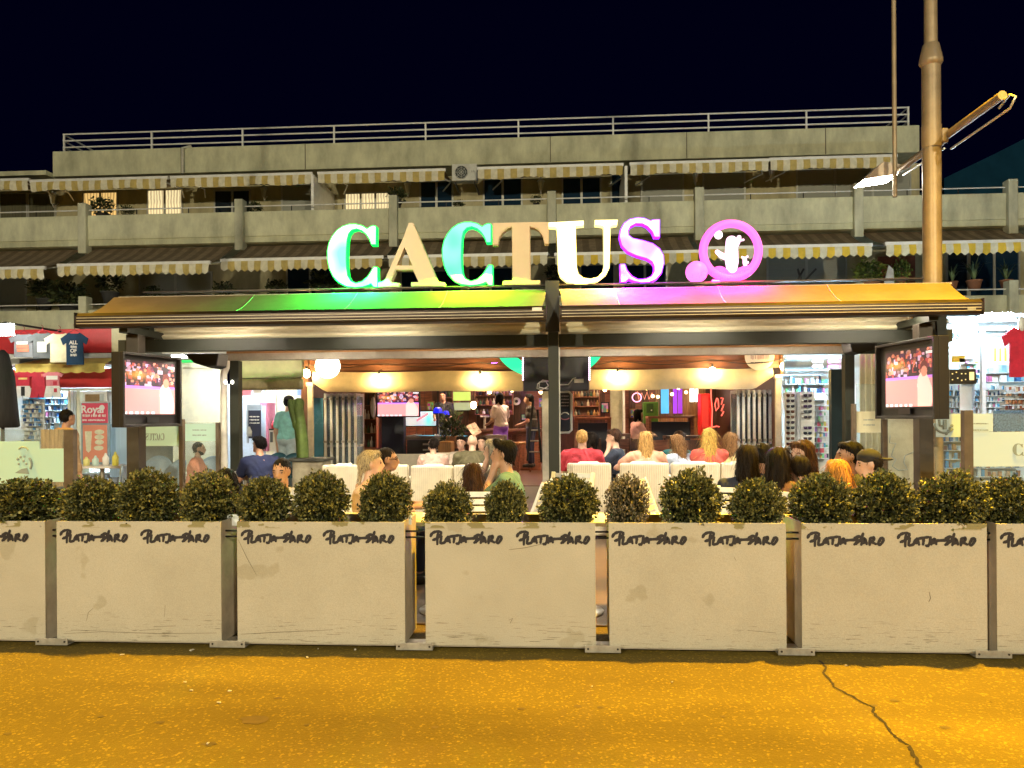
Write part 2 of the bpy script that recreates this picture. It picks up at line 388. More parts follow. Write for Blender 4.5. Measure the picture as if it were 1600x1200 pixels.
# brush lettering drawn as strokes, 635 units long
STROKES = [[(60, 160), (72, 138), (100, 122), (135, 119), (152, 130), (145, 152), (120, 178), (82, 194)], [(126, 135), (120, 180), (118, 230)],
           [(157, 163), (148, 220), (187, 214)], [(182, 218), (214, 166), (231, 215)], [(196, 204), (228, 196)], [(222, 166), (310, 152)], [(271, 162), (264, 214)],
           [(326, 154), (319, 200), (303, 226), (289, 224)], [(331, 214), (355, 166), (371, 211)], [(340, 201), (366, 196)], [(366, 183), (456, 178)],
           [(471, 165), (461, 214)], [(448, 162), (488, 150), (497, 178), (446, 217)], [(518, 126), (506, 163)], [(502, 219), (530, 166), (546, 214)], [(512, 206), (542, 196)],
           [(576, 165), (571, 221)], [(574, 166), (606, 160), (601, 184), (577, 195)], [(586, 194), (621, 214)], [(664, 164), (642, 208), (658, 220), (684, 184), (678, 163), (657, 168)]]
def lettering_mesh(width, y):
    s = width / 635; rr = random.Random(5); mb = MB(); lay = 0
    for st in STROKES:
        P = [Vector(((x - 55) * s, 0, -(yy - 115) * s)) for x, yy in st]
        dense = []
        for i in range(len(P) - 1):
            p0, p1, p2, p3 = P[max(i - 1, 0)], P[i], P[i + 1], P[min(i + 2, len(P) - 1)]
            for k in range(5):
                t = k / 5
                dense.append(.5 * ((2 * p1) + (p2 - p0) * t + (2 * p0 - 5 * p1 + 4 * p2 - p3) * t * t + (-p0 + 3 * p1 - 3 * p2 + p3) * t ** 3))
        dense.append(P[-1]); lay += 1; yy = y - .0012 - .0001 * lay
        L_, R2 = [], []; n = len(dense)
        for i, p in enumerate(dense):
            d = (dense[min(i + 1, n - 1)] - dense[max(i - 1, 0)]).normalized(); nn = Vector((-d.z, 0, d.x))
            wd = s * (12.6 + 2.0 * rr.uniform(-1, 1)) * (.72 if i in (0, n - 1) else 1)
            L_.append(p + nn * wd); R2.append(p - nn * wd)
        vs = [(v.x, yy, v.z) for v in L_ + R2]
        mb._add(vs, [(i, i + 1, n + i + 1, n + i) for i in range(n - 1)])
        for e in (dense[0], dense[-1]):
            mb._add([(e.x + s * 11 * math.cos(2 * PI * k / 9), yy - .00003, e.z + s * 11 * math.sin(2 * PI * k / 9)) for k in range(9)], [tuple(range(9))])
    return mb.mesh('lettering', M_INK)
ME_LET = lettering_mesh(.475, 0.)
PE = [(None, 70), (88, 345), (370, 632), (664, 930), (951, 1228), (1252, 1542), (1557, None)]
LETX = [[(-24, 0)], [(94, 827), (220, 825)], [(377, 826), (505, 825)], [(672, 824), (807, 824)], [(956, 824), (1097, 825)], [(1261, 826), (1402, 826)], [(1563, 826)]]
PWHERE = ['cut off by the left photo edge', 'leftmost of the five whole ones', 'second whole one from the left', 'middle one under the centre post', 'second whole one from the right', 'rightmost of the five whole ones', 'cut off by the right photo edge']
PLT = []
for i, (a, b) in enumerate(PE):
    x0 = X(a, YP, 815) if a is not None else X(b, YP, 815) - 1.14
    x1 = X(b, YP, 815) if b is not None else x0 + 1.14
    h = .846; ps = rnd.uniform(-.004, .004)
    t = thing('planter', 'beige metal street planter with brush lettering, ' + PWHERE[i], 'planter', (x0, YP, 0), 0, 'planters lined up along the road')
    PLT.append(t)
    MB().box(x0, x1, YP, YP + .012, .035, h).build('front_panel', M_PL, t, bev=.002)
    mb = MB()
    bx0, bx1, by0, by1 = x0 + .012, x1 - .012, YP + .013, YP + .44
    mb.box(bx0 + .013, bx1 - .013, by0 + .004, by1 - .002, .024, h - .12)
    mb.box(bx0, bx0 + .012, by0, by1 + .012, .022, h - .004); mb.box(bx1 - .012, bx1, by0, by1 + .012, .022, h - .004)
    mb.box(bx0 + .012, bx1 - .012, by1, by1 + .01, .022, h - .004)
    mb.build('box_body', M_BODY, t)
    MB().box(bx0 + .02, bx1 - .02, by0 + .02, by1 - .005, h - .121, h - .07).build('soil', M_SOIL, t)
    for (px, py) in LETX[i]:
        lx = X(px, YP, 830) if px > 0 else x1 - .02 - .475 - .1
        o = link('lettering', ME_LET, t, world=True)
        o.location = (lx, YP - .0005, h - .058)
        o.rotation_euler = (0, -.004, 0)
    for sx_ in (x0 + .03, x1 - .03):
        MB().tube([(sx_, YP - .001, h - .035), (sx_, YP - .0035, h - .035)], .006, 8).build('rivet', M_STEEL, t)
    if i < 6:
        nx0 = X(PE[i + 1][0], YP, 815)
        mb = MB()
        for zz in (h - .075, h - .115): mb.tube([(x1 - .02, YP + .1, zz), (nx0 + .02, YP + .1, zz)], .007, 6)
        mb.build('tie_rod', mat('black_rod', (.02, .02, .02), .4, .6), t)
        fx = [(56, 106), (328, 383), (619, 676), (914, 970), (1216, 1273), (1524, 1581)][i]
        f0, f1 = X(fx[0], YP - .03, 1010), X(fx[1], YP - .03, 1010)
        fo = MB().box(f0, f1, YP - .035, YP - .03, .012, .058).box(f0, f1, YP - .03, YP + .2, .012, .018).build('foot_plate', M_STEEL, t, bev=.001)
        for bx in (f0 + .02, f1 - .02): MB().tube([(bx, YP - .0352, .036), (bx, YP - .038, .036)], .007, 8).build('bolt', mat('dark_bolt', (.05, .04, .03), .5, .7), fo)
for (i, pts, lw) in [(2, [(372, 843), (386, 872), (401, 899)], .8), (1, [(100, 990), (160, 987), (250, 990), (338, 989)], .7), (1, [(240, 979), (275, 978)], 1.), (1, [(218, 985), (252, 983)], .9), (2, [(376, 991), (430, 988), (520, 984)], .9), (1, [(258, 945), (257, 964)], .7), (3, [(795, 859), (820, 856), (852, 849)], .9), (3, [(855, 987), (892, 988)], .9), (3, [(795, 969), (801, 966), (797, 974)], 1.), (4, [(1168, 985), (1212, 989)], .9), (5, [(1452, 925), (1454, 935), (1451, 941)], 1.2), (5, [(1334, 993), (1345, 992)], .8), (5, [(1322, 999), (1328, 999)], 1.4), (3, [(690, 992), (725, 993)], .8), (4, [(1147, 870), (1150, 876)], .8), (1, [(135, 970), (138, 957), (146, 950)], .7)]:
    P = [at(px, py, YP - .0012) for px, py in pts]; n = len(P); s_ = lw * .0042; V_ = []
    for j, p in enumerate(P):
        d = (P[min(j + 1, n - 1)] - P[max(j - 1, 0)]).normalized(); nn = Vector((-d.z, 0, d.x)) * s_ * (.35 if j in (0, n - 1) else .6); V_ += [p + nn, p - nn]
    MB()._add(V_, [(2 * j, 2 * j + 1, 2 * j + 3, 2 * j + 2) for j in range(n - 1)]).build('scratch', mat('scratch_dark', (.17, .14, .09), .8), PLT[i])
# paper stickers on the planter ends
MB().box(X(355, YP + .2, 830) , X(373, YP + .2, 830), YP + .2, YP + .204, .79, .868).build('paper_sheet', mat('pale_paper', (.75, .78, .8), .6), None, label='pale paper sheet tucked between two planters near the left', cat='paper')
MB().box(X(632, YP + .2, 830), X(643, YP + .2, 830), YP + .2, YP + .204, .80, .868).build('paper_sheet', mat('pale_paper'), None, label='small pale paper beside the open gap left of the middle planter', cat='paper')

# ------------------------------------------------------------------ boxwood balls
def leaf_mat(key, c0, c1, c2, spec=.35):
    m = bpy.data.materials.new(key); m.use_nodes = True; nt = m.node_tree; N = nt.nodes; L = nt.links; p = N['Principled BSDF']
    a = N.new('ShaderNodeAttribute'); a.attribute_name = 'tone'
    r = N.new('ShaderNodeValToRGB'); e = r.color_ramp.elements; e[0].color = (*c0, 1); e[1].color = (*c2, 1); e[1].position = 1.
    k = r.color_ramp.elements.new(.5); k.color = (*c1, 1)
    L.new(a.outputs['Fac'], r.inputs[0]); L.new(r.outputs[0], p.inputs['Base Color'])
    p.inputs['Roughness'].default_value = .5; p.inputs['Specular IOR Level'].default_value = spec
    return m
M_LEAF = leaf_mat('boxwood_leaf', (.009, .012, .004), (.055, .06, .016), (.23, .205, .062))  # dark end paints shaded gaps, pale end lit leaf tips
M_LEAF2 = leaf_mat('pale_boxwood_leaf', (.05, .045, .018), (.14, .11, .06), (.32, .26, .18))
M_TWIG = mat('twig_bark', (.06, .04, .025), .9)
def leaf_cloud(name, n, rad, size, seed, m, fn=None, shell=(.72, 1.04), lumps=.16, flat=(1, 1, .92), sprigs=0):
    """many leaf-sized folded faces spread through an ellipsoidal crown (unit radius * rad)"""
    r = np.random.default_rng(seed)
    d = r.normal(size=(n, 3)); d /= np.linalg.norm(d, axis=1)[:, None]
    lump = np.array([mnoise.noise(Vector(v * 2.3 + seed * 3.1)) + .6 * mnoise.noise(Vector(v * 6.1 + seed)) for v in d])
    rr = shell[0] + (shell[1] - shell[0]) * r.random(n) ** .6
    rr = rr * (1 + lumps * lump)
    c = d * rr[:, None] * np.array(flat) * rad
    for _ in range(sprigs):                        # stray shoots that break the outline
        q = r.normal(size=3); q[2] = abs(q[2]) * 1.1 - .25; q /= np.linalg.norm(q); ln_ = r.uniform(.1, .3); m_ = 13
        i_ = r.integers(0, n, m_); s_ = r.random(m_); wob = r.normal(size=(m_, 3)) * .03
        c[i_] = (q * (.93 + ln_ * s_[:, None]) + wob) * np.array(flat) * rad; d[i_] = q; rr[i_] = 1.0 + .2 * s_
    up = d + r.normal(size=(n, 3)) * .75; up[:, 2] += .25; up /= np.linalg.norm(up, axis=1)[:, None]
    sd = np.cross(up, r.normal(size=(n, 3))); sd /= np.linalg.norm(sd, axis=1)[:, None]
    nr = np.cross(up, sd)
    ln = size * (.6 + .8 * r.random(n))[:, None]; wd = ln * .34
    V = np.stack([c, c + up * ln * .5 + sd * wd + nr * ln * .1, c + up * ln, c + up * ln * .5 - sd * wd + nr * ln * .1], 1).reshape(-1, 3)
    i = np.arange(n) * 4
    Fs = np.concatenate([np.stack([i, i + 1, i + 2], 1), np.stack([i, i + 2, i + 3], 1)])
    me = bpy.data.meshes.new(name); me.from_pydata(V.tolist(), [], Fs.tolist())
    tone = np.clip(.32 + .5 * (rr - .85) * 2 + .28 * r.normal(size=n), 0, 1)  # tone by depth paints shaded gaps and lit tips, plus random spread
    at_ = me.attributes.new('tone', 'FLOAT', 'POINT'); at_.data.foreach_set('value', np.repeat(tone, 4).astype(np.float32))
    me.materials.append(m); me.update(); return me
def twigs_mesh(seed, h0=-.95):
    r = random.Random(seed); mb = MB()
    for k in range(16):
        t = r.uniform(0, 2 * PI); s = r.uniform(.3, .8); z = r.uniform(-.1, .7)
        mb.tube([(0, 0, h0), (.2 * s * math.cos(t), .2 * s * math.sin(t), h0 + .35), (s * math.cos(t), s * math.sin(t), z)], [.035, .025, .01], 5)
    return mb.mesh('stem', M_TWIG)
BUSH = []
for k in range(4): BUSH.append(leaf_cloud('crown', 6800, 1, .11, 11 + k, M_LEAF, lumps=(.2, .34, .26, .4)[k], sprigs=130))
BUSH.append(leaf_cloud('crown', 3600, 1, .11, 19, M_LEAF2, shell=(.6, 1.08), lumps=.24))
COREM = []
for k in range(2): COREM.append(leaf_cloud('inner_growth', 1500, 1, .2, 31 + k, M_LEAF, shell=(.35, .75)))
TW = twigs_mesh(2)
BL = [(36, 744, 112), (143, 742, 88), (232, 731, 100), (327, 737, 92), (413, 742, 92), (502, 733, 96), (603, 736, 96), (700, 753, 86), (790, 748, 76), (889, 739, 108), (980, 734, 84), (1080, 733, 104), (1183, 744, 94), (1283, 737, 100), (1383, 734, 102), (1488, 736, 104), (1576, 741, 92)]
YB = YP + .2
for i, (px, top, wd) in enumerate(BL):
    c0 = at(px, 775, YB); zt = at(px, top, YB).z; zb = .745
    rx = wd / 2 * (c0 - Vector((0, 0, CAMH))).length / F * .755
    rz = (zt - zb) / 2 / 1.0
    t = thing('boxwood_bush', 'clipped boxwood ball in the planter row, %s from the left' % ORD[i] + (', pale and sparse' if i == 10 else ''), 'bush', (c0.x, YB, zb), 0, 'boxwood balls in the planters')
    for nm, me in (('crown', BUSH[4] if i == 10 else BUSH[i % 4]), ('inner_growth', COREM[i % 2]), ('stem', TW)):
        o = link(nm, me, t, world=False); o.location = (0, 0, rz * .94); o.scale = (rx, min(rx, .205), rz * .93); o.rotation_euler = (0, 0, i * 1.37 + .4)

# ------------------------------------------------------------------ street lamps
M_POLE = mat('lamp_pole_paint', (.34, .26, .16), .45, .25, var=.15, scale=5)
AMBER = (1., .57, .012)
def sodium_lamp(name, label, x, y, power, arms=True, seen=True):
    t = thing(name, label, 'street lamp', (x, y, 0), 0, 'tall street lamps along the terrace')
    MB().tube([(x, y, 0), (x, y, 5.72)], .104, 12).build('lower_shaft', M_POLE, t)
    MB().tube([(x, y, 5.7), (x, y, 9.6)], [.074, .06], 12).build('upper_shaft', M_POLE, t)
    MB().lathe([(.104, 5.66), (.13, 5.70), (.13, 5.73), (.112, 5.82), (.09, 5.92), (.074, 5.93)], (x, y, 0)).build('collar', M_POLE, t)
    MB().lathe([(.26, .0), (.26, .03), (.15, .05), (.15, .4), (.12, .46)], (x, y, 0)).build('base', M_POLE, t)
    hd = MB().prism([(-.16, 9.60), (.16, 9.60), (.13, 9.72), (-.13, 9.72)], y - 3.0, y + .1)
    hd.xf = None; hd.v = [(v[0] + x, v[1], v[2]) for v in hd.v]
    hd.build('lamp_head', mat('lamp_head_grey', (.25, .25, .25), .5, .3), t)
    MB().box(x - .12, x + .12, y - 2.95, y - 2.4, 9.585, 9.596).build('lamp_glass', glow('sodium_glass', AMBER, 6.), t)
    ld = bpy.data.lights.new('lamp_light', 'SPOT'); ld.energy = power; ld.color = AMBER; ld.shadow_soft_size = .12; ld.spot_size = R_(100); ld.spot_blend = 1.0
    lo_ = bpy.data.objects.new('lamp_light', ld); COL.objects.link(lo_); lo_.parent = t; lo_.location = (0, -2.7, 9.5); lo_.rotation_euler = (R_(-17), 0, 0)
    return t
POLX = X(1456, 9.45, 300)
lp = sodium_lamp('street_lamp', 'tall tan street lamp pole at right with crossarm and lit floodlight', POLX, 9.45, 25000)
for k, (x, y) in enumerate([(POLX - 13.6, 9.45), (POLX + 13.6, 9.45)]):
    sodium_lamp('street_lamp', ['tall tan street lamp further along the terrace beyond the left edge', 'tall tan street lamp further along the terrace beyond the right edge'][k], x, y, 25000)
zc = at(1455, 213, 9.45).z
xa = POLX + .17
MB().tube([(xa, 8.28, zc), (xa, 10.75, zc)], .048, 10).build('crossarm', M_POLE, lp)
MB().tube([(POLX, 9.45, zc - .14), (POLX, 9.45, zc + .12)], .112, 14).build('clamp', M_POLE, lp); MB().box(POLX + .08, POLX + .16, 9.36, 9.54, zc - .1, zc + .07).build('clamp_plate', M_POLE, lp, bev=.02)
MB().tube([(xa + .03, 8.4, zc - .09), (xa + .03, 8.2, zc - .03), (xa + .03, 8.1, zc - .09), (xa + .03, 8.2, zc - .17), (xa + .03, 9.4, zc - .17)], .013, 6).tube([(xa, 9.5, zc - .13), (xa, 10.6, zc - .11)], .013, 6).build('brace_rod', mat('bright_rod', (.7, .68, .62), .35, .5), lp)
xr = X(1398, 10.55, 250)
MB().tube([(xr, 10.55, at(1396, 308, 10.55).z), (xr, 10.55, 8.2)], .03, 8).build('vertical_rod', M_POLE, lp)
# floodlight on the arm's back end
fx0, fx1 = X(1338, 11.0, 280), X(1392, 11.0, 280); zf = at(1365, 288, 11.0).z
fl = MB().prism([(fx0, zf), (fx1, zf + .06), (fx1 + .02, zf + .20), (fx1 - .2, zf + .24)], 10.75, 11.15).build('floodlight', mat('flood_housing', (.55, .45, .35), .5, .2), lp, bev=.01)
MB()._add([(fx0 + .02, 10.76, zf - .004), (fx1 - .01, 10.76, zf + .052), (fx1 - .01, 11.14, zf + .052), (fx0 + .02, 11.14, zf - .004)], [(3, 2, 1, 0)]).build('flood_glass', glow('flood_white', (1, .95, .84), 90.), fl)
MB().tube([(xa, 10.7, zc), (fx1 - .08, 10.95, zf + .2)], .03, 8).build('bracket', M_POLE, fl)

# warm white lamps on the other side of the street (behind the viewer)
for k, (x, y) in enumerate([(-9., -14.), (8., -14.)]):
    t = thing('street_lamp', ['warm white street lamp across the road on the left', 'warm white street lamp across the road on the right'][k], 'street lamp', (x, y, 0), 0, 'street lamps across the road')
    MB().tube([(x, y, 0), (x, y, 8.6)], [.11, .06], 10).build('shaft', M_POLE, t)
    MB().box(x - .15, x + .15, y - .1, y + .7, 8.6, 8.72).build('lamp_head', mat('lamp_head_grey'), t)
    ld = bpy.data.lights.new('lamp_light', 'POINT'); ld.energy = 13500; ld.color = (1, .88, .59); ld.shadow_soft_size = .25
    lo_ = bpy.data.objects.new('lamp_light', ld); COL.objects.link(lo_); lo_.parent = t; lo_.location = (0, .4, 8.4)
# ------------------------------------------------------------------ apartment building above the shops
def concrete(key, c, var=.22):
    return mat(key, c, .85, var=var, scale=1.3, bump=.25, bscale=40, detail=8, spec=.2, stretch=(1.6, 1.6, .7))
M_CON = concrete('pebbledash_parapet', (.62, .62, .44))
M_BAND = concrete('roof_band_concrete', (.58, .58, .40))
M_WALL = concrete('flat_wall_render', (.5, .45, .28))
M_PIER = concrete('pier_concrete', (.58, .58, .44))
M_WHITE = mat('white_paint_metal', (.8, .8, .77), .45, .1, var=.08)
M_DARK = mat('dark_metal', (.03, .03, .03), .5, .4, var=.1)
M_FRAME = mat('aluminium_frame', (.5, .5, .46), .4, .4, var=.08)
M_PANE = mat('dark_pane', (.012, .02, .03), .08, var=0, spec=.8)
M_BLUEPANE = mat('blue_pane', (.01, .03, .06), .08, var=0, spec=.8)
M_SHUT = mat('grey_shutter', (.33, .34, .3), .6, var=.1, stretch=(1, 1, 30))
M_CURT = mat('drawn_curtain', (.12, .115, .07), .9, var=.35, stretch=(22, 1, .3), scale=3)
YF, YW = 22.0, 24.4
bld = thing('apartment_building', 'long concrete apartment block with balconies and awnings above the shops', 'building', (0, YW, 0))
MB().box(-34, X(1437, YW, 300), YW, YW + 6, 6.75, 9.2).build('wall', M_WALL, bld)
MB().box(-34, 34, YW, YW + 6, 3.5, 6.74).build('wall', M_WALL, bld)
bx0, bx1 = X(82, 23.5, 250), X(1437, 23.5, 220)
MB().box(bx0, bx1, 23.5, 31, 9.25, 10.055).build('roof_band', M_BAND, bld, bev=.02)
for px in (283, 477, 860, 1073, 1290):
    x = X(px, 23.5, 240); MB().box(x - .012, x + .012, 23.485, 23.499, 9.26, 10.05).build('panel_joint', mat('joint_dark', (.16, .14, .1), .9), bld)
MB().tube([(X(286, 23.45, 250), 23.42, 9.2), (X(286, 23.45, 250), 23.42, 10.0), (X(290, 23.45, 250) + .1, 23.6, 10.12)], .05, 8).build('downpipe', mat('pale_pipe', (.5, .48, .4), .5), bld)
MB().box(-34, bx0 - .01, 23.2, 31, 9.22, 9.36).build('eave', M_BAND, bld)
MB().box(-34, 34, YF + .14, YW, 6.66, 6.84).build('balcony_slab', M_BAND, bld)
MB().box(-34, 34, YF + .14, YW + 4, 3.62, 3.9).build('balcony_slab', M_BAND, bld)
# piers and parapets
PIER = [131, 375, 615, 862, 1092, 1340, 1580]
px_x = [X(p, YF, 330) for p in PIER]
xs = [px_x[0] - 9.2, px_x[0] - 4.6] + px_x + [px_x[-1] + 4.3, px_x[-1] + 8.6]
for x in xs:
    MB().box(x - .125, x + .125, YF - .12, YF + .2, 6.42, 7.92).build('pier', M_PIER, bld, bev=.02)
    MB().box(x - .125, x + .125, YF - .12, YF + .2, 3.55, 5.15).build('pier', M_PIER, bld, bev=.02)
for a, b in zip(xs[:-1], xs[1:]):
    for z0, z1 in ((6.84, 7.57), (4.08, 4.76)):
        mb = MB().box(a + .126, b - .126, YF, YF + .14, z0, z1)
        mb.build('parapet', M_CON, bld, bev=.015)
        MB().box(a + .126, b - .126, YF + .03, YF + .1399, z0 - .17, z0 - .001).build('parapet_foot', M_BAND, bld)
        rl = MB().tube([(a + .12, YF + .07, z1 + .17), (b - .12, YF + .07, z1 + .17)], .02, 6).build('handrail', M_WHITE, bld)
        for k in (1, 2): xx = a + (b - a) * k / 3; MB().box(xx - .012, xx + .012, YF + .06, YF + .08, z1, z1 + .17).build('bracket', M_DARK, rl)
# roof railing
rail = thing('roof_railing', 'white three-bar railing along the flat roof edge', 'railing', (bx0, 23.7, 10.055))
RP = [100, 237, 379, 522, 665, 810, 958, 1107, 1260, 1419]
rx = [X(p, 23.7, 200) for p in RP]
for x in rx: MB().box(x - .025, x + .025, 23.68, 23.73, 10.05, 10.66).build('post', M_WHITE, rail)
for z in (10.24, 10.45, 10.66): MB().tube([(rx[0] - .03, 23.7, z), (rx[-1] + .03, 23.7, z)], .026, 6).build('rail', M_WHITE, rail)
for x in (rx[0], rx[-1]):
    for z in (10.24, 10.45, 10.66): MB().tube([(x, 23.7, z), (x, 27.5, z)], .026, 6).build('rail', M_WHITE, rail)
def lit_pane(key, col, s):                          # a lit window with a drawn, folded curtain behind the glass
    if key in MATS: return MATS[key]
    m = glow(key, col, s); nt = m.node_tree; N = nt.nodes; L = nt.links; p = N['Principled BSDF']
    tc = N.new('ShaderNodeTexCoord'); wv = N.new('ShaderNodeTexWave'); wv.bands_direction = 'X'; wv.inputs['Scale'].default_value = 3.2; wv.inputs['Distortion'].default_value = 3; wv.inputs['Detail'].default_value = 2
    L.new(tc.outputs['Object'], wv.inputs['Vector']); mr = N.new('ShaderNodeMapRange'); mr.inputs['To Min'].default_value = s * .45; mr.inputs['To Max'].default_value = s * 1.15
    L.new(wv.outputs['Fac'], mr.inputs[0]); L.new(mr.outputs[0], p.inputs['Emission Strength']); return m
# windows: px box at the wall plane
def window(px0, py0, px1, py1, kind='dark', cols=2, down=None):
    z0 = Z((px0 + px1) / 2, py1, YW); z1 = Z((px0 + px1) / 2, py0, YW); x0, x1 = X(px0, YW, py0), X(px1, YW, py0)
    if down: z0 = down
    g = {'dark': M_PANE, 'blue': M_BLUEPANE, 'curtain': M_CURT, 'shutter': M_SHUT, 'lit': lit_pane('lit_window', (1, .62, .2), .9), 'litw': lit_pane('lit_window_pale', (1, .8, .42), 1.0)}[kind]
    w = MB(); t = .05
    w.box(x0 - t, x1 + t, YW - .05, YW - .003, z1, z1 + t); w.box(x0 - t, x0, YW - .05, YW - .003, z0, z1); w.box(x1, x1 + t, YW - .05, YW - .003, z0, z1); w.box(x0 - t, x1 + t, YW - .05, YW - .003, z0 - t, z0)
    for k in range(1, cols): xm = x0 + (x1 - x0) * k / cols; w.box(xm - .035, xm + .035, YW - .045, YW - .003, z0, z1)
    o = w.build('window', M_FRAME, bld)
    for k in range(cols):
        a = x0 + (x1 - x0) * k / cols + (.036 if k else 0); b = x0 + (x1 - x0) * (k + 1) / cols - (.036 if k < cols - 1 else 0)
        MB().box(a, b, YW - .02, YW - .004, z0, z1).build('pane', g, o)
U0, L0 = 6.9, 3.95
for (a, b, c, d, k, n) in [(-60, 303, -25, 340, 'curtain', 1), (2, 303, 42, 340, 'curtain', 1), (46, 303, 86, 340, 'curtain', 1), (132, 302, 183, 340, 'lit', 2), (232, 298, 284, 340, 'litw', 2), (337, 299, 390, 340, 'dark', 2), (442, 291, 488, 340, 'shutter', 1),
                           (541, 303, 610, 326, 'litw', 3), (658, 285, 706, 330, 'blue', 2), (757, 281, 814, 330, 'blue', 2), (880, 279, 937, 330, 'blue', 2), (956, 274, 974, 330, 'blue', 1), (1003, 272, 1066, 320, 'shutter', 1), (1100, 268, 1162, 318, 'shutter', 1), (1246, 262, 1302, 310, 'shutter', 1), (1306, 262, 1420, 310, 'shutter', 2)]:
    window(a, b, c, d, k, n, U0)
for (a, b, c, d, k, n) in [(-40, 436, 40, 470, 'shutter', 2), (220, 428, 330, 470, 'shutter', 2), (450, 420, 520, 470, 'blue', 2), (628, 425, 720, 470, 'blue', 2), (733, 420, 800, 470, 'blue', 2), (908, 415, 958, 470, 'blue', 1), (975, 415, 1040, 470, 'blue', 2), (1200, 400, 1320, 470, 'shutter', 2), (1480, 392, 1510, 470, 'dark', 1), (1515, 392, 1590, 470, 'blue', 2)]:
    window(a, b, c, d, k, n, L0)
MB().box(X(1372, YW - .3, 410), X(1430, YW - .3, 410), YW - .3, YW - .25, 4.0, 6.3).build('door', mat('rust_door', (.2, .055, .03), .6, var=.25), bld)
# partitions on the upper balconies
for px in (493, 977): MB().box(X(px, 22.6, 290) - .04, X(px, 22.6, 290) + .04, 22.3, YW, 6.85, 8.7).build('partition', M_WHITE, bld)

# ------------------------------------------------------------------ striped awnings
M_CREAM = mat('awning_cream', (.7, .66, .5), .8, var=.12)
M_OCHRE = mat('awning_ochre', (.52, .40, .13), .8, var=.15)
M_YEL = mat('awning_yellow', (.72, .5, .05), .8, var=.1)
M_BRN = mat('awning_brown_unlit', (.17, .12, .065), .85, var=.2)  # darker than the valance: the tops' unlit dullness is put into the colour
M_BRN2 = mat('awning_brown_pale_unlit', (.26, .19, .11), .85, var=.2)
def awning(label, x0, x1, yb, zb, yf, zf, hv, pitch=.19, group='striped balcony awnings', flip=False, stripe=None, slant=0., vy=None):
    t = thing('awning', label, 'awning', ((x0 + x1) / 2, yf, zf), 0, group)
    n = max(4, round((x1 - x0) / pitch)); ns = 4
    mb = MB(); dx = (x1 - x0) / n
    for i in range(n):
        mb.cur = i % 2
        a, b = x0 + dx * i, x0 + dx * (i + 1)
        rows = 4; vs = []
        for k in range(rows + 1):
            u = k / rows; sag = -.07 * math.sin(PI * u)
            for xx in (a, b): vs.append((xx, yb + (yf - yb) * u, zb + (zf - zb) * u + sag))
        mb._add(vs, [(2 * k, 2 * k + 1, 2 * k + 3, 2 * k + 2) for k in range(rows)], True)
    mb.build('fabric', [M_BRN, M_BRN2] if not flip else [M_BRN2, M_BRN], t)
    MB().box(x0 - .03, x1 + .03, yf - .05, yf + .03, zf - .04, zf + .05).build('front_bar', M_WHITE, t)
    rr = random.Random(int(abs(x0) * 100) + int(yf)); mb = MB()
    m1 = 6
    for i in range(n):
        mb.cur = i % 2
        vs = []; a = x0 + dx * i
        for k in range(m1 + 1):
            u = k / m1; xx = a + dx * u
            wob = .035 * math.sin(xx * 5.1 + x0) + .02 * math.sin(xx * 13.)
            sc_ = hv * (1 - (.22 if zf < 7 else .07) * abs(math.cos(PI * u)) ** 1.5) + .02 * math.sin(xx * 3 + 1)
            vs += [(xx, yf - .055, zf - .03), (xx, yf - .055 - .02 + wob * .6, zf - .03 - hv * .5), (xx, yf - .05 + wob, zf - .03 - sc_)]
        mb._add(vs, [(3 * k, 3 * k + 1, 3 * k + 4, 3 * k + 3) for k in range(m1)] + [(3 * k + 1, 3 * k + 2, 3 * k + 5, 3 * k + 4) for k in range(m1)], True)
    mb.build('valance', stripe or [M_CREAM, M_OCHRE], t)
    for xx in (x0 + .3, x1 - .3): MB().tube([(xx, yb, zb - .35), (xx + .35, (yb + yf) / 2, (zb + zf) / 2 - .22), (xx, yf + .03, zf - .02)], .022, 6).build('arm', M_WHITE, t)
    return t
AL = [(-140, 70, 421, 'leftmost visible lower striped awning, cut by the photo edge'), (92, 328, 413, 'lower striped awning between the two leftmost piers'), (347, 598, 405, 'lower striped awning left of and behind the first sign letter'), (608, 855, 400, 'lower striped awning behind the unlit sign letters'), (868, 1090, 396, 'lower striped awning behind the right sign letters'), (1098, 1361, 386, 'lower striped awning behind and right of the pink emblem'), (1384, 1640, 379, 'lower yellow striped awning behind the lamp pole')]
for i, (a, b, py, lab) in enumerate(AL):
    yf = 20.7; zf = Z((a + b) / 2, py, yf)
    awning(lab, X(a, yf, 410), X(b, yf, 410), 22.3, 6.62, yf, zf, .30, group='lower balcony awnings', stripe=[M_CREAM, M_YEL if i > 3 else M_OCHRE])
AU = [(-160, 45, 284, 'upper striped awning at the far left edge'), (49, 262, 281, 'upper striped awning above the lit orange window'), (268, 487, 275, 'upper striped awning over the two dark doors, left of partition'), (498, 695, 269, 'short upper striped awning left of the air conditioner'), (747, 973, 261, 'upper striped awning right of the air conditioner'), (985, 1200, 254, 'upper striped awning between partition and wall lantern'), (1203, 1400, 247, 'upper striped awning ending behind the floodlight')]
for i, (a, b, py, lab) in enumerate(AU):
    yf = 22.7; zf = Z((a + b) / 2, py, yf)
    awning(lab, X(a, yf, 280), X(b, yf, 280), 24.3, zf + .2, yf, zf, .29, group='upper balcony awnings')

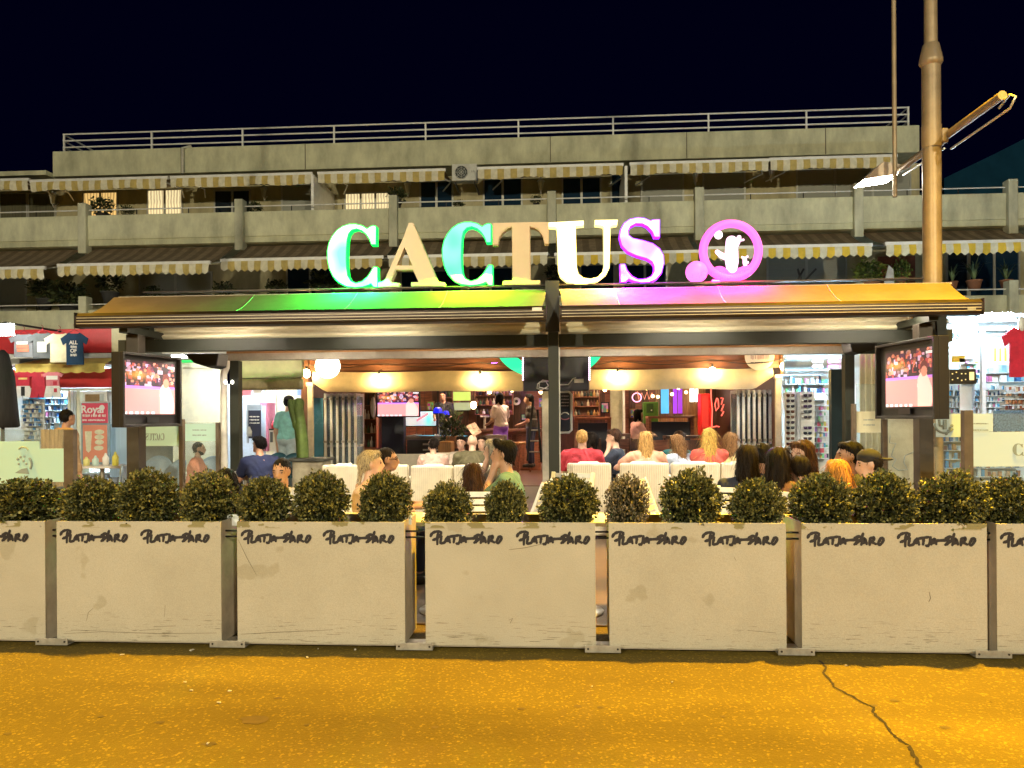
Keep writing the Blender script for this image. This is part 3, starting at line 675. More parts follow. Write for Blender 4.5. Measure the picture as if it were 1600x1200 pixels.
# ------------------------------------------------------------------ things on the balconies
ac = thing('air_conditioner', 'white outdoor air conditioner unit under the roof band', 'air conditioner', at(725, 283, 23.1))
x0, x1, z0, z1 = X(706, 23.1, 270), X(745, 23.1, 270), Z(725, 282, 23.1), Z(725, 256, 23.1)
MB().box(x0, x1, 23.1, 23.45, z0, z1).build('casing', mat('ac_white', (.6, .6, .55), .5), ac, bev=.015)
cx_ = (x0 * .62 + x1 * .38); cz = (z0 + z1) / 2; rr_ = .2
fan = MB().prism([(cx_ + rr_ * math.cos(2 * PI * k / 24), cz + rr_ * math.sin(2 * PI * k / 24)) for k in range(24)], 23.085, 23.0995).build('fan_grille', mat('ac_dark', (.04, .05, .05), .6), ac)
mb = MB()
for q in (.07, .13, .19): mb.tube([(cx_ + q * math.cos(2 * PI * k / 20), 23.08, cz + q * math.sin(2 * PI * k / 20)) for k in range(21)], .006, 4)
for k in range(4): mb.tube([(cx_ - .2 * math.cos(k * PI / 4), 23.08, cz - .2 * math.sin(k * PI / 4)), (cx_ + .2 * math.cos(k * PI / 4), 23.08, cz + .2 * math.sin(k * PI / 4))], .005, 4)
mb.build('guard_ring', mat('ac_white'), fan)
text('LG', (x1 - .12, 23.098, cz + .02), .085, M_DARK, ac)
for q in (x0 + .06, x1 - .1): MB().box(q, q + .04, 23.2, YW, z0 - .08, z0 - .001).build('mounting_bracket', M_DARK, ac)
M_LANT = mat('lantern_glass', (.75, .72, .6), .3)
for (px, py, lab) in [(637, 291, 'white wall lantern left of the blue-paned double window'), (845, 287, 'white wall lantern between two blue-paned windows'), (1087, 274, 'white wall lantern between two grey shutters'), (1206, 268, 'white wall lantern hanging from black bracket at right'), (82, 309, 'white wall lantern beside the curtained window at far left'), (412, 298, 'white wall lantern right of the dark double door')]:
    c = at(px, py, 24.1); t = thing('wall_lantern', lab, 'lantern', c, 0, 'wall lanterns on the top floor')
    MB().lathe([(.05, -.2), (.06, -.17), (.1, .04), (.1, .06)], c, 6, False).build('glass_body', M_LANT, t)
    MB().lathe([(.13, .062), (.11, .1), (.03, .17), (.02, .22)], c, 6, False).build('cap', M_WHITE, t)
    MB().tube([(c.x, YW - .01, c.z - .1), (c.x, 24.15, c.z - .3), (c.x, 24.1, c.z - .21)], .018, 6).build('wall_arm', M_WHITE, t)
M_POT = mat('terracotta_pot', (.3, .13, .07), .8); M_POTD = mat('dark_pot', (.05, .05, .05), .7)
def blade_plant(c, n, ln, seed, m, wide=.03):
    r = random.Random(seed); mb = MB()
    for k in range(n):
        a = r.uniform(0, 2 * PI); tl = r.uniform(.25, 1.1); l = ln * r.uniform(.6, 1.1); d = Vector((math.cos(a), math.sin(a), 0)); s = Vector((-d.y, d.x, 0))
        p0 = c; p1 = c + d * l * .35 * tl + Vector((0, 0, l * .6)); p2 = c + d * l * .8 * tl + Vector((0, 0, l * (1 - .35 * tl)))
        mb._add([p0 - s * wide, p0 + s * wide, p1 + s * wide * .8, p1 - s * wide * .8, p2], [(0, 1, 2, 3), (3, 2, 4)])
    me = mb.mesh('leaves', m); return me
M_PLD = leaf_mat('balcony_leaf_dark', (.015, .022, .008), (.05, .065, .02), (.12, .14, .05))
M_PLB = leaf_mat('balcony_leaf_bright', (.06, .1, .02), (.2, .27, .04), (.35, .36, .08))
M_BLADE = mat('blade_leaf', (.12, .17, .07), .55, var=.3)
CL1 = leaf_cloud('leaves', 420, 1, .3, 51, M_PLD, shell=(.3, 1.05), lumps=.4); CL2 = leaf_cloud('leaves', 520, 1, .24, 52, M_PLB, shell=(.3, 1.05), lumps=.4)
def pot_plant(lab, px, py, Y, r, style='cloud', pot=M_POTD, rz=None, zb=None):
    c = at(px, py, Y); t = thing('potted_plant', lab, 'plant', c, 0, 'balcony plants')
    base = c.z - r * 1.5
    MB().lathe([(r * .38, base - c.z), (r * .55, base - c.z + r * .7), (r * .6, base - c.z + r * .72), (r * .6, base - c.z + r * .8), (r * .2, base - c.z + r * .8)], c, 10).build('pot', pot, t)
    if style == 'blade': link('leaves', blade_plant(c - Vector((0, 0, r * .7)), 26, r * 2.1, int(px), M_BLADE, r * .07), t)
    else:
        o = link('leaves', CL2 if style == 'bright' else CL1, t, world=False); o.scale = (r, r * .8, (rz or r) * .75); o.rotation_euler = (0, 0, px)
    return t
for a in [('dark bushy plant in a pot near the lit orange window', 160, 322, 22.5, .34), ('low dark potted plant left of the lit pale door', 199, 329, 22.5, .2), ('round dark ball plant right of the second pier', 398, 326, 22.5, .26), ('dark round shrub standing on the third pier', 620, 304, 22.3, .28, 'cloud', M_POTD),
          ('small dark plant under the blue double window', 716, 319, 22.5, .16), ('small dark plant left of the centre pier', 838, 312, 22.5, .16), ('straggly plant at far left of the lower balcony', 70, 452, 22.5, .42), ('wide straggly plant on the lower balcony by the shop sign', 108, 460, 22.5, .5),
          ('tall thin plant on the lower balcony below the awning', 172, 440, 22.5, .45), ('low dark plant with red flowers above the left awning end', 238, 456, 22.5, .26), ('leafy plant above the orange awning left part', 350, 453, 22.5, .32), ('spreading plant left of the first sign letter', 432, 452, 22.5, .36), ('tall green creeper behind the first sign letter', 506, 440, 22.5, .4),
          ('plant on the lower balcony behind the big white letter', 866, 425, 22.5, .3)]:
    pot_plant(*a)
pot_plant('bright green bonsai in a bowl above the right awning end', 1358, 423, 22.5, .5, 'bright', M_POT, .42)
pot_plant('small bright green leafy plant left of the lamp pole', 1408, 424, 22.5, .26, 'bright', M_POT, .5)
pot_plant('spiky aloe in a bowl right of the lamp pole', 1522, 424, 22.5, .36, 'blade', M_POT)
pot_plant('spiky grass plant just right of the lamp pole', 1488, 430, 22.5, .26, 'blade', M_POT)
pot_plant('spiky pale plant at the right photo edge', 1572, 426, 22.5, .3, 'blade', M_POT)
# white plastic chair on the far left balcony
c = at(15, 478, 22.6); t = thing('garden_chair', 'white plastic garden chair on the far left lower balcony', 'chair', (c.x, 22.6, 3.9))
mb = MB()
for k in range(7): mb.bar((c.x - .2 + k * .066, 22.85, 4.32), (c.x - .2 + k * .066, 22.92, 4.78 + .05 * math.sin(PI * k / 6)), .03, .02)
mb.tube([(c.x - .24, 22.85, 4.3), (c.x - .24, 22.92, 4.74), (c.x, 22.95, 4.88), (c.x + .24, 22.92, 4.74), (c.x + .24, 22.85, 4.3)], .025, 6)
mb.build('backrest', M_WHITE, t); MB().box(c.x - .24, c.x + .24, 22.42, 22.86, 4.3, 4.34).build('seat', M_WHITE, t)
for sx in (-.2, .2):
    for yy in (22.45, 22.82): MB().bar((c.x + sx, yy, 3.905), (c.x + sx, yy, 4.3), .04, .04).build('leg', M_WHITE, t)
# grey cloth and crossed dark tubes on the right lower balcony
MB().prism([(X(1378, 21.9, 430), 4.9), (X(1398, 21.9, 430), 4.9), (X(1396, 21.9, 430), 5.5), (X(1389, 21.9, 430), 5.62)], 21.9, 21.94).build('folded_parasol', mat('pale_cloth', (.5, .5, .5), .9), None, label='pale folded parasol standing beside the bonsai', cat='parasol')
mb = MB(); mb.tube([at(1247, 436, 22.4), at(1256, 420, 22.4)], .03, 6); mb.tube([at(1258, 438, 22.4), at(1275, 420, 22.4)], .03, 6); mb.tube([at(1246, 420, 22.4), at(1252, 438, 22.4)], .03, 6)
mb.build('folding_frame', M_DARK, None, label='dark crossed folding frame on the balcony right of the pink emblem', cat='frame')

# hillside beyond the building on the right
hp = []
for k in range(24):
    u = k / 23; hp.append((u * 200, 100 * u + 1.2 * mnoise.noise(Vector((u * 9, 0, 4)))))
x0 = X(1475, 140, 290); mb = MB()
mb.v = []; vs = [(x0 + a, 140, -2) for a, _ in hp] + [(x0 + a, 140, 1.55 + 358 * 140 / F * .985 + b) for a, b in hp] + [(x0 + a, 260, 1.55 + 358 * 140 / F * .985 + b) for a, b in hp]
n = 24
mb._add(vs, [(i, i + 1, n + i + 1, n + i) for i in range(n - 1)] + [(n + i, n + i + 1, 2 * n + i + 1, 2 * n + i) for i in range(n - 1)], True)
mb.build('hill', mat('hill_scrub', (.12, .4, .42), .95, var=.3, scale=.1), kind='structure')
# ------------------------------------------------------------------ terrace pergola with two extended awnings
M_BRONZE = mat('dark_bronze_profile', (.035, .023, .016), .38, .5, var=.15)
M_GREEN = mat('dark_green_steel', (.013, .016, .009), .6, 0., var=.15)
M_FAB = mat('terrace_awning_fabric', (.21, .15, .082), .95, var=.1, scale=2.5, bump=.15, bscale=9, spec=.05)
M_LINE = mat('pale_profile_line', (.5, .44, .34), .5, .3, var=.1)
YR, YFR = 9.2, 8.4; ZR = 3.04; ZB0, ZB1 = 2.575, 2.725
xl, xc, xr_ = X(190, YR, 465), X(864, YR, 455), X(1482, YR, 440)
per = thing('pergola', 'dark steel terrace pergola carrying the lit sign', 'pergola', (xc, YR, 0))
MB().box(xc - .062, xc + .062, YR - .06, YR + .06, 0.012, ZR + .06).build('post', M_GREEN, per, bev=.006)
MB().box(xc - .09, xc + .075, YR - .12, YR - .062, 2.53, 3.13).build('bracket', M_DARK, per)
MB().box(xc + .063, xc + .078, YR - .03, YR + .03, .02, 2.35).build('edge_strip', mat('pale_edge', (.62, .62, .58), .5), per)
for (a, b) in ((xl - .02, xc - .065), (xc + .065, xr_ + .02)):
    MB().box(a, b, YR - .05, YR + .08, 2.357, 2.505).build('cross_beam', M_GREEN, per, bev=.004)
    MB().box(a, b, YR - .03, YR + .12, 2.985, 3.045).build('ridge_profile', M_BRONZE, per, bev=.004)
    MB().box(a, b, YR - .035, YR - .031, 3.02, 3.042).build('ridge_trim', M_LINE, per)
xpl, xpr = X(212, 8.75, 640), X(1443, 8.75, 640)
for xx, py in ((xpl, 1), (xpr, 1)):
    MB().box(xx - .075, xx + .075, 8.68, 8.84, .012, 2.52).build('post', mat('brown_grey_steel', (.05, .04, .03), .45, .3, var=.15), per, bev=.006)
    MB().box(xx - .05, xx + .05, 8.5, 11.0, 2.521, 2.60).build('side_rail', M_GREEN, per)
# wall pieces that close the pergola front behind the awning (dark end boxes)
MB().box(xl + .2, xl + .36, YR - .02, YR + .1, 2.506, 2.70).build('end_box', M_GREEN, per)
MB().box(xr_ - .36, xr_ - .02, YR + .0, YR + .1, 2.506, 2.72).build('end_box', M_GREEN, per)
# gathered cream roof fabric above the beam: rounded folds
for j, (a, b) in enumerate(((xl + .38, xc - .09), (xc + .085, xr_ - .38))):
    mb = MB(); ny, nx = 28, 40; vs = []
    for i in range(nx + 1):
        u = i / nx
        for k in range(ny + 1):
            v = k / ny
            z = 2.51 + .22 * v; y = YR + .12 - .05 * abs(math.sin(v * PI * 3.0)) - .012 * math.sin(u * 23 + v * 5) * math.sin(v * PI * 3)
            vs.append((a + (b - a) * u, y, z + .004 * math.sin(u * 9 + v * 7)))
    fs = [(i * (ny + 1) + k, (i + 1) * (ny + 1) + k, (i + 1) * (ny + 1) + k + 1, i * (ny + 1) + k + 1) for i in range(nx) for k in range(ny)]
    mb._add(vs, fs, True)
    mb.build('gathered_roof_cloth', mat('cream_cloth', (.8, .73, .52), .8, var=.18, scale=3, stretch=(.4, 1, 6)), per)
# the retracted cloth keeps running back under the roof
MB().quad((xl + .1, YR + .2, 2.74), (xr_ - .1, YR + .2, 2.74), (xr_ - .1, 11.0, 2.62), (xl + .1, 11.0, 2.62)).build('roof_cloth', mat('cream_cloth'), per)
# the two front awnings
for j, (a, b, seams, lab) in enumerate(((X(181, YR, 465), xc - .075, (400, 560, 700), 'left half of the wide terrace awning, fabric lit orange and green'), (xc + .085, X(1480, YR, 440), (960, 1120, 1290), 'right half of the wide terrace awning, fabric lit pink and orange'))):
    aw = thing('awning', lab, 'awning', ((a + b) / 2, YFR, ZB1), 0, 'two halves of the terrace awning')
    fa, fb = (X(124, YFR, 500), b) if j == 0 else (a, X(1530, YFR, 480))
    mb = MB(); nx, ny = 36, 10; vs = []
    for i in range(nx + 1):
        u = i / nx
        for k in range(ny + 1):
            v = k / ny
            x = (a + (b - a) * u) * v + (fa + .04 + (fb - fa - .08) * u) * (1 - v)
            sag = -.035 * math.sin(PI * v) - .012 * math.sin(PI * v) * math.sin(u * 17 + j)
            vs.append((x, YFR + .02 + (YR - YFR - .06) * v, ZB1 - .01 + (ZR + .005 - ZB1) * v + sag))
    mb._add(vs, [(i * (ny + 1) + k, (i + 1) * (ny + 1) + k, (i + 1) * (ny + 1) + k + 1, i * (ny + 1) + k + 1) for i in range(nx) for k in range(ny)], True)
    fab = mb.build('fabric', M_FAB, aw)
    for s in seams:
        u = (X(s, YR, 455) - a) / (b - a); pts = []
        for k in range(ny + 1):
            v = k / ny; x = (a + (b - a) * u) * v + (fa + .04 + (fb - fa - .08) * u) * (1 - v)
            sag = -.035 * math.sin(PI * v) - .012 * math.sin(PI * v) * math.sin(u * 17 + j)
            pts.append((x, YFR + .02 + (YR - YFR - .06) * v, ZB1 - .006 + (ZR + .005 - ZB1) * v + sag))
        MB().tube(pts, .006, 5).build('seam', mat('seam_thread', (.5, .4, .25), .9), fab)
    # grooved front profile
    fp = MB().prism([(-.06, ZB0), (.05, ZB0 - .01), (.07, ZB0 + .05), (.07, ZB1 - .03), (.03, ZB1 + .005), (-.03, ZB1 + .008), (-.075, ZB1 - .03), (-.08, ZB0 + .05)], 0, 1)
    fp.v = [(fa + (fb - fa) * y, YFR + x, z) for x, y, z in fp.v]
    fp = fp.build('front_profile', M_BRONZE, aw)
    for zz in (ZB0 + .03, ZB0 + .062, ZB0 + .094): MB().box(fa + .02, fb - .02, YFR - .0855, YFR - .0765, zz, zz + .007).build('groove_line', M_LINE, fp)
    for xx in (fa - .006, fb + .006): MB().box(xx - .006, xx + .006, YFR - .085, YFR + .075, ZB0 - .012, ZB1 + .012).build('end_cap', M_BRONZE, aw, bev=.004)
    for u in (.15, .85):
        xx = a + (b - a) * u; MB().tube([(xx, YR, 2.93), (xx + .25 * (1 if u < .5 else -1), (YR + YFR) / 2, 2.78), (xx, YFR + .06, 2.66)], .028, 8).build('folding_arm', M_LINE, aw)
    if j == 0: MB().box(X(832, YFR, 495), X(847, YFR, 495), YFR - .088, YFR - .086, ZB0 + .1, ZB0 + .135).build('maker_plate', mat('white_plate', (.75, .75, .72), .4), aw)
    else: MB().box(X(1505, YFR, 480), X(1518, YFR, 480), YFR - .088, YFR - .086, ZB0 + .03, ZB0 + .06).build('maker_plate', mat('grey_plate', (.25, .25, .25), .4), aw)
# LED battens hidden behind the beams for the tables; front row added to brighten roof cloth
for k, (xx, yy, zz_) in enumerate([(-4.1, 8.72, .14), (-3.6, 9.75, 0), (-2.2, 8.72, .14), (-1.4, 9.75, 0), (.9, 9.75, 0), (1.5, 8.72, .14), (3.0, 9.75, 0), (3.4, 8.72, .14)]):
    t = thing('ceiling_batten', 'unseen slim LED batten under the pergola roof, %s from the left' % ORD[k], 'ceiling light', (xx, yy, 2.52), 0, 'LED battens under the pergola roof')
    MB().box(xx - .5, xx + .5, yy - .05, yy + .05, 2.52 + zz_, 2.54 + zz_).build('batten_housing', M_WHITE, t)
    MB().box(xx - .48, xx + .48, yy - .035, yy + .035, 2.505 + zz_, 2.519 + zz_).build('diffuser', glow('batten_warm' if zz_ == 0 else 'batten_front_fill', (1, .87, .68), 230. if zz_ == 0 else 110.), t)

# ------------------------------------------------------------------ the sign
LC = [(492, 150), (505, 155), (505, 310), (470, 310), (455, 265), (425, 220), (385, 185), (335, 168), (290, 180), (260, 215), (247, 270), (242, 350), (240, 430), (243, 520), (252, 590), (280, 640), (330, 662), (390, 645), (430, 610), (465, 560), (490, 518), (518, 518), (520, 690), (490, 688), (465, 655), (440, 668), (390, 685), (320, 692), (245, 680), (180, 645), (130, 595), (100, 530), (82, 450), (80, 370), (95, 300), (125, 240), (165, 190), (215, 155), (270, 138), (330, 137), (385, 150), (430, 178), (455, 160), (480, 150)]
LA = [(805, 127), (835, 127), (1050, 640), (1065, 652), (1112, 655), (1115, 680), (825, 680), (825, 655), (893, 652), (842, 535), (680, 535), (635, 640), (645, 656), (715, 660), (715, 685), (528, 685), (528, 660), (570, 650), (590, 635), (760, 250)]
LAH = [(762, 335), (835, 503), (692, 503)]
LT = [(65, 125), (550, 115), (550, 300), (525, 300), (510, 230), (470, 175), (430, 155), (385, 150), (388, 630), (400, 636), (475, 636), (475, 662), (155, 664), (155, 640), (230, 638), (242, 630), (235, 150), (190, 160), (140, 200), (110, 250), (100, 310), (65, 312)]
LU = [(560, 120), (862, 103), (862, 135), (790, 140), (800, 520), (815, 575), (860, 612), (930, 622), (1000, 605), (1040, 560), (1055, 500), (1052, 155), (1040, 138), (972, 130), (972, 98), (1165, 95), (1160, 128), (1100, 140), (1090, 510), (1060, 570), (990, 625), (900, 652), (800, 655), (720, 635), (665, 590), (648, 540), (635, 165), (620, 150), (560, 148)]
LS = [(1540, 92), (1540, 240), (1500, 240), (1480, 190), (1440, 145), (1390, 120), (1330, 118), (1280, 145), (1258, 190), (1265, 230), (1300, 258), (1400, 280), (1480, 305), (1540, 350), (1572, 410), (1575, 480), (1555, 560), (1510, 615), (1450, 640), (1380, 645), (1310, 630), (1265, 610), (1240, 640), (1200, 642), (1195, 490), (1232, 488), (1250, 540), (1290, 595), (1350, 625), (1420, 622), (1475, 595), (1500, 550), (1500, 500), (1480, 460), (1430, 430), (1340, 405), (1260, 370), (1210, 315), (1190, 240), (1200, 180), (1230, 125), (1280, 90), (1350, 75), (1410, 82), (1460, 105), (1490, 95)]
c1 = lambda p: (500 + p[0] / 5.714, 335 + p[1] / 5.714)
c2 = lambda p: (760 + p[0] / 5.714, 335 + p[1] / 5.714)
OUT = [('C', [c1(p) for p in LC], []), ('A', [c1(p) for p in LA], [[c1(p) for p in LAH]]), ('C', [c1((p[0] + 1022, p[1] - 16)) for p in LC], []), ('T', [c2(p) for p in LT], []), ('U', [c2(p) for p in LU], []), ('S', [c2(p) for p in LS], [])]
M_TAN = mat('tan_acrylic', (.78, .58, .37), .4, var=.03)
LETS = [('leftmost sign letter C glowing white with green rim', glow2('lit_green_white', (.8, 1, .9), (.05, 1, .5), 1.5), glow('rim_green', (.0, .95, .06), 3.5)),
        ('unlit tan sign letter A, second in the row', M_TAN, M_TAN),
        ('turquoise glowing letter C, third in the sign', glow2('lit_turquoise', (.3, 1, .82), (.0, .85, .5), 1.05), glow('rim_green2', (.0, .9, .09), 3.)),
        ('unlit tan sign letter T left of the centre post', M_TAN, M_TAN),
        ('glowing warm white letter U right of the centre post', glow('lit_white', (1, .97, .85), 3.4), glow('rim_yellow', (1, .8, .2), 3.)),
        ('last sign letter S glowing white with violet rim', glow2('lit_violet_white', (1, .92, 1), (.75, .2, 1), 1.5), glow('rim_violet', (.3, .01, 1), 3.))]
UNIT = []
def grow(P, e):                                    # offset a closed outline outwards by e
    n = len(P); ar = sum(P[i][0] * P[(i + 1) % n][1] - P[(i + 1) % n][0] * P[i][1] for i in range(n)); sg = 1 if ar > 0 else -1; out = []
    for i in range(n):
        a, b, c = P[i - 1], P[i], P[(i + 1) % n]
        d1 = Vector((b[0] - a[0], b[1] - a[1])).normalized(); d2 = Vector((c[0] - b[0], c[1] - b[1])).normalized()
        nn = Vector((d1.y + d2.y, -d1.x - d2.x)) * sg; nn = nn.normalized() if nn.length > 1e-6 else Vector((0, 0))
        out.append((b[0] + nn.x * e, b[1] + nn.y * e))
    return out
for (ch, out, holes), (lab, mf, ms) in zip(OUT, LETS):
    P2 = [(at(*p, YR - .02).x, at(*p, YR - .02).z) for p in out]; H2 = [[(at(*p, YR - .02).x, at(*p, YR - .02).z) for p in h] for h in holes]
    zmin = min(p[1] for p in P2); xm = sum(p[0] for p in P2) / len(P2)
    dz = ZR + .062 - zmin
    P2 = [(x, z + dz) for x, z in P2]; H2 = [[(x, z + dz) for x, z in h] for h in H2]
    t = thing('sign_letter', lab, 'sign letter', (xm, YR, ZR + .06), 0, 'letters of the sign on the pergola')
    MB().prism(P2, YR - .075, YR - .065, H2).build('face', mf, t)
    MB().prism(grow(P2, .011), YR - .0645, YR + .045, [grow(h, -.008) for h in H2]).build('side_rim', ms, t)
    UNIT.append((P2, H2))
    led = {0: ((0, 1, .1), 160), 2: ((.2, 1, .01), 130), 4: ((1, .7, .06), 40), 5: ((.4, .0, 1), 95)}.get(len(UNIT) - 1)
    if led:
        for dx in (-.18, .18):
            ld = bpy.data.lights.new('letter_led', 'SPOT'); ld.spot_size = R_(168); ld.spot_blend = .1; ld.color = led[0]; ld.energy = led[1]; ld.shadow_soft_size = .03
            lo_ = bpy.data.objects.new('letter_led', ld); COL.objects.link(lo_); lo_.parent = t; lo_.location = (dx, -.15, .12)
MB().box(xl + .3, xr_ - .3, YR - .05, YR + .05, ZR + .046, ZR + .060).build('sign_rail', M_BRONZE, per)
# pink emblem: ring, ball, cactus
M_PK = glow('pink_tube', (1, .16, .7), 2.2); M_PK2 = glow('pink_core', (1, .62, .92), 2.2); M_PK3 = glow('pink_deep', (1, .08, .65), 2.4)
e3 = lambda x, y: at(1040 + x / 8.89, 330 + y / 8.89, YR)
em = thing('sign_emblem', 'pink glowing ring emblem with a cactus inside and a ball', 'sign', e3(905, 985))
c = e3(905, 552); rad = (e3(1350, 552).x - e3(460, 552).x) / 2; rt = .05
MB().tube([(c.x + (rad - rt) * math.cos(2 * PI * k / 48), YR, c.z + (rad - rt) * math.sin(2 * PI * k / 48)) for k in range(49)], rt, 12).build('ring', glow('pink_ring', (1, .14, .66), 1.6), em)
b = e3(430, 845); MB().ball(b, .128, 24, 16).build('ball', M_PK, em)
def blob(mb, pts, rs):
    P = [e3(*p) for p in pts]; mb.tube(P, rs, 12)
    mb.ball(P[0], rs[0], 12, 8); mb.ball(P[-1], rs[-1], 12, 8)
mb = MB(); blob(mb, [(915, 420), (915, 560), (920, 700), (920, 800)], [.066, .076, .078, .064]); blob(mb, [(715, 565), (770, 610), (830, 640)], [.025, .034, .034]); blob(mb, [(1020, 365), (1000, 430), (975, 480)], [.026, .03, .03]); mb.build('cactus', M_PK2, em)
mb = MB(); blob(mb, [(1100, 660), (1102, 720), (1110, 760)], [.024, .026, .02])
mb.build('small_cactus', M_PK2, em)
for p in ((1066, 640), (1135, 632), (1142, 712), (1055, 402), (1078, 398)): MB().ball(e3(*p), .014, 8, 6).build('flower', M_PK2, em)
MB().ball(e3(735, 330), .049, 16, 10).build('moon', glow('pink_white', (1, .88, .97), 2.2), em)
dp = [(e3(640, 830)), e3(690, 780), e3(745, 768), e3(800, 782), e3(845, 815), e3(990, 800), e3(1060, 775), e3(1180, 745), e3(1230, 760)]
arc = []
for k in range(14):
    a = -.62 + (-PI + .75 + .62) * k / 13; arc.append((c.x + (rad - .07) * math.cos(a), c.z + (rad - .07) * math.sin(a)))
MB().prism([(p.x, p.z) for p in dp] + arc, YR - .03, YR + .03).build('dunes', M_PK3, em)
MB().box(e3(635, 0).x, e3(740, 0).x, YR - .03, YR + .03, ZR + .062, e3(700, 960).z).build('driver_box', M_WHITE, em)

for dx in (-.15, .2):
    ld = bpy.data.lights.new('emblem_led', 'SPOT'); ld.spot_size = R_(168); ld.spot_blend = .1; ld.color = (1, .0, .3); ld.energy = 105; ld.shadow_soft_size = .03
    lo_ = bpy.data.objects.new('emblem_led', ld); COL.objects.link(lo_); lo_.parent = em; lo_.location = (dx, -.15, .12)

# ------------------------------------------------------------------ TVs in dark housings on the outer posts
def match(seed):
    def fn(U, V):
        r = np.random.default_rng(seed); c = np.zeros(U.shape + (3,))
        c[:] = (.035, .012, .02)
        for k in range(70):                                   # the crowd
            cx, cy, s = r.random(), .97 - .4 * (k / 70) + .03 * r.random(), .022 + .018 * r.random()
            skin = np.array([(.75, .25, .16), (.5, .1, .08), (.8, .4, .3), (.25, .05, .12), (.6, .35, .5)][r.integers(5)]) * (.25 + .75 * r.random())
            m = ((U - cx) / (s * .9)) ** 2 + ((V - cy) / s) ** 2 < 1; c[m] = skin
            m = (np.abs(U - cx) < s * 1.2) & (V < cy - s * .8) & (V > cy - s * 3.2); c[m] = np.array([(.06, .02, .06), (.4, .05, .06), (.55, .4, .6), (.03, .02, .03)][r.integers(4)])
        m = V < .5; c[m] = np.array((.8, .3, .3)); m = (V < .53) & (V > .49); c[m] = (.5, .2, .8)
        g = np.exp(-(((U - .25) / .18) ** 2 + ((V - .74) / .07) ** 2)); c += g[..., None] * np.array((.5, .25, .02))
        bx = .82 + .02 * np.sin(V * 9)
        m = (np.abs(U - bx) < .15 * np.sqrt(np.clip(1 - ((V - .18) / .42) ** 2, 0, 1))); c[m] = np.array((.95, .55, .5))
        m = ((U - .82) / .075) ** 2 + ((V - .66) / .13) ** 2 < 1; c[m] = (.14, .03, .03)
        m = ((U - .82) / .06) ** 2 + ((V - .60) / .09) ** 2 < 1; c[m] = (.6, .25, .18)
        m = (U > .86) & (V > .9) & (V < .94); c[m] = (.8, .75, .8)
        m = (V < .05) & (np.sin(U * 60) > -.2) & (U < .6); c[m] = (.9, .85, .9)
        return c
    return fn
M_SCR = print_mat('screen_picture', .8)
M_HOUS = mat('tv_housing', (.016, .012, .009), .5, .2, var=.1); M_BEZ = mat('tv_bezel', (.008, .008, .01), .3, var=0)
def wall_tv(label, org, far, z0, z1, s0, s1, sz0, sz1, seed, thick=.12):
    d = far - org; wdt = math.hypot(d.x, d.y); phi = math.atan2(d.y, d.x)
    t = thing('television', label, 'television', (org.x, org.y, z0), phi, 'televisions on the terrace posts'); h = z1 - z0
    mb = MB(); mb.box(0, wdt, .02, thick, 0, h); mb.box(0, .03, -.03, .0195, 0, h); mb.box(wdt - .03, wdt, -.03, .0195, 0, h); mb.box(.03, wdt - .03, -.03, .0195, h - .03, h); mb.box(.03, wdt - .03, -.03, .0195, 0, .03)
    mb.build('housing', M_HOUS, t, world=False, bev=.004)
    a, b = s0 * wdt, s1 * wdt; e = .02
    MB().box(a - e, b + e, .0, .0195, sz0 - z0 - e, sz1 - z0 + e).build('bezel', M_BEZ, t, world=False)
    picture('screen', (a, -.001, sz0 - z0), (b - a, 0, 0), (0, 0, sz1 - sz0), 112, 66, match(seed), M_SCR, t, world=False)
    MB().box(wdt * .4, wdt * .6, -.012, .0, .05, .11).build('receiver', M_BEZ, t, world=False)
    return t
n_, f_ = at(189, 610, 8.0), at(281, 610, 8.98)
wall_tv('television in a dark housing on the left terrace post', n_, f_, Z(189, 668, 8.0), Z(189, 549, 8.0), .045, .9, Z(192, 647, 8.0), Z(192, 561, 8.0), 3)
n_, f_ = at(1464, 590, 7.6), at(1371, 590, 8.72)
wall_tv('television in a dark housing on the right terrace post', f_, n_, Z(1464, 655, 7.6), Z(1464, 524, 7.6), .16, .95, Z(1461, 634.5, 7.6), Z(1461, 540, 7.6), 4)
# wall bracket plate right of the right TV
t = thing('tv_bracket', 'black perforated bracket plate right of the right television', 'bracket', at(1505, 590, 8.3))
mb = MB(); a, b = X(1484, 8.3, 590), X(1525, 8.3, 590); z0, z1 = Z(1505, 600, 8.3), Z(1505, 577, 8.3)
mb.box(a, b, 8.3, 8.32, z0, z1).build('plate', M_BEZ, t)
for (u, v) in ((.1, .3), (.1, .7), (.25, .8), (.3, .4), (.45, .7), (.45, .25), (.6, .3), (.6, .7)): MB().box(a + (b - a) * u - .006, a + (b - a) * u + .006, 8.296, 8.2995, z0 + (z1 - z0) * v - .006, z0 + (z1 - z0) * v + .006).build('hole', M_WHITE, t)
MB().box(a + (b - a) * .74, a + (b - a) * .92, 8.295, 8.2995, z0 + .04, z1 - .03).build('cable_window', M_WHITE, t)
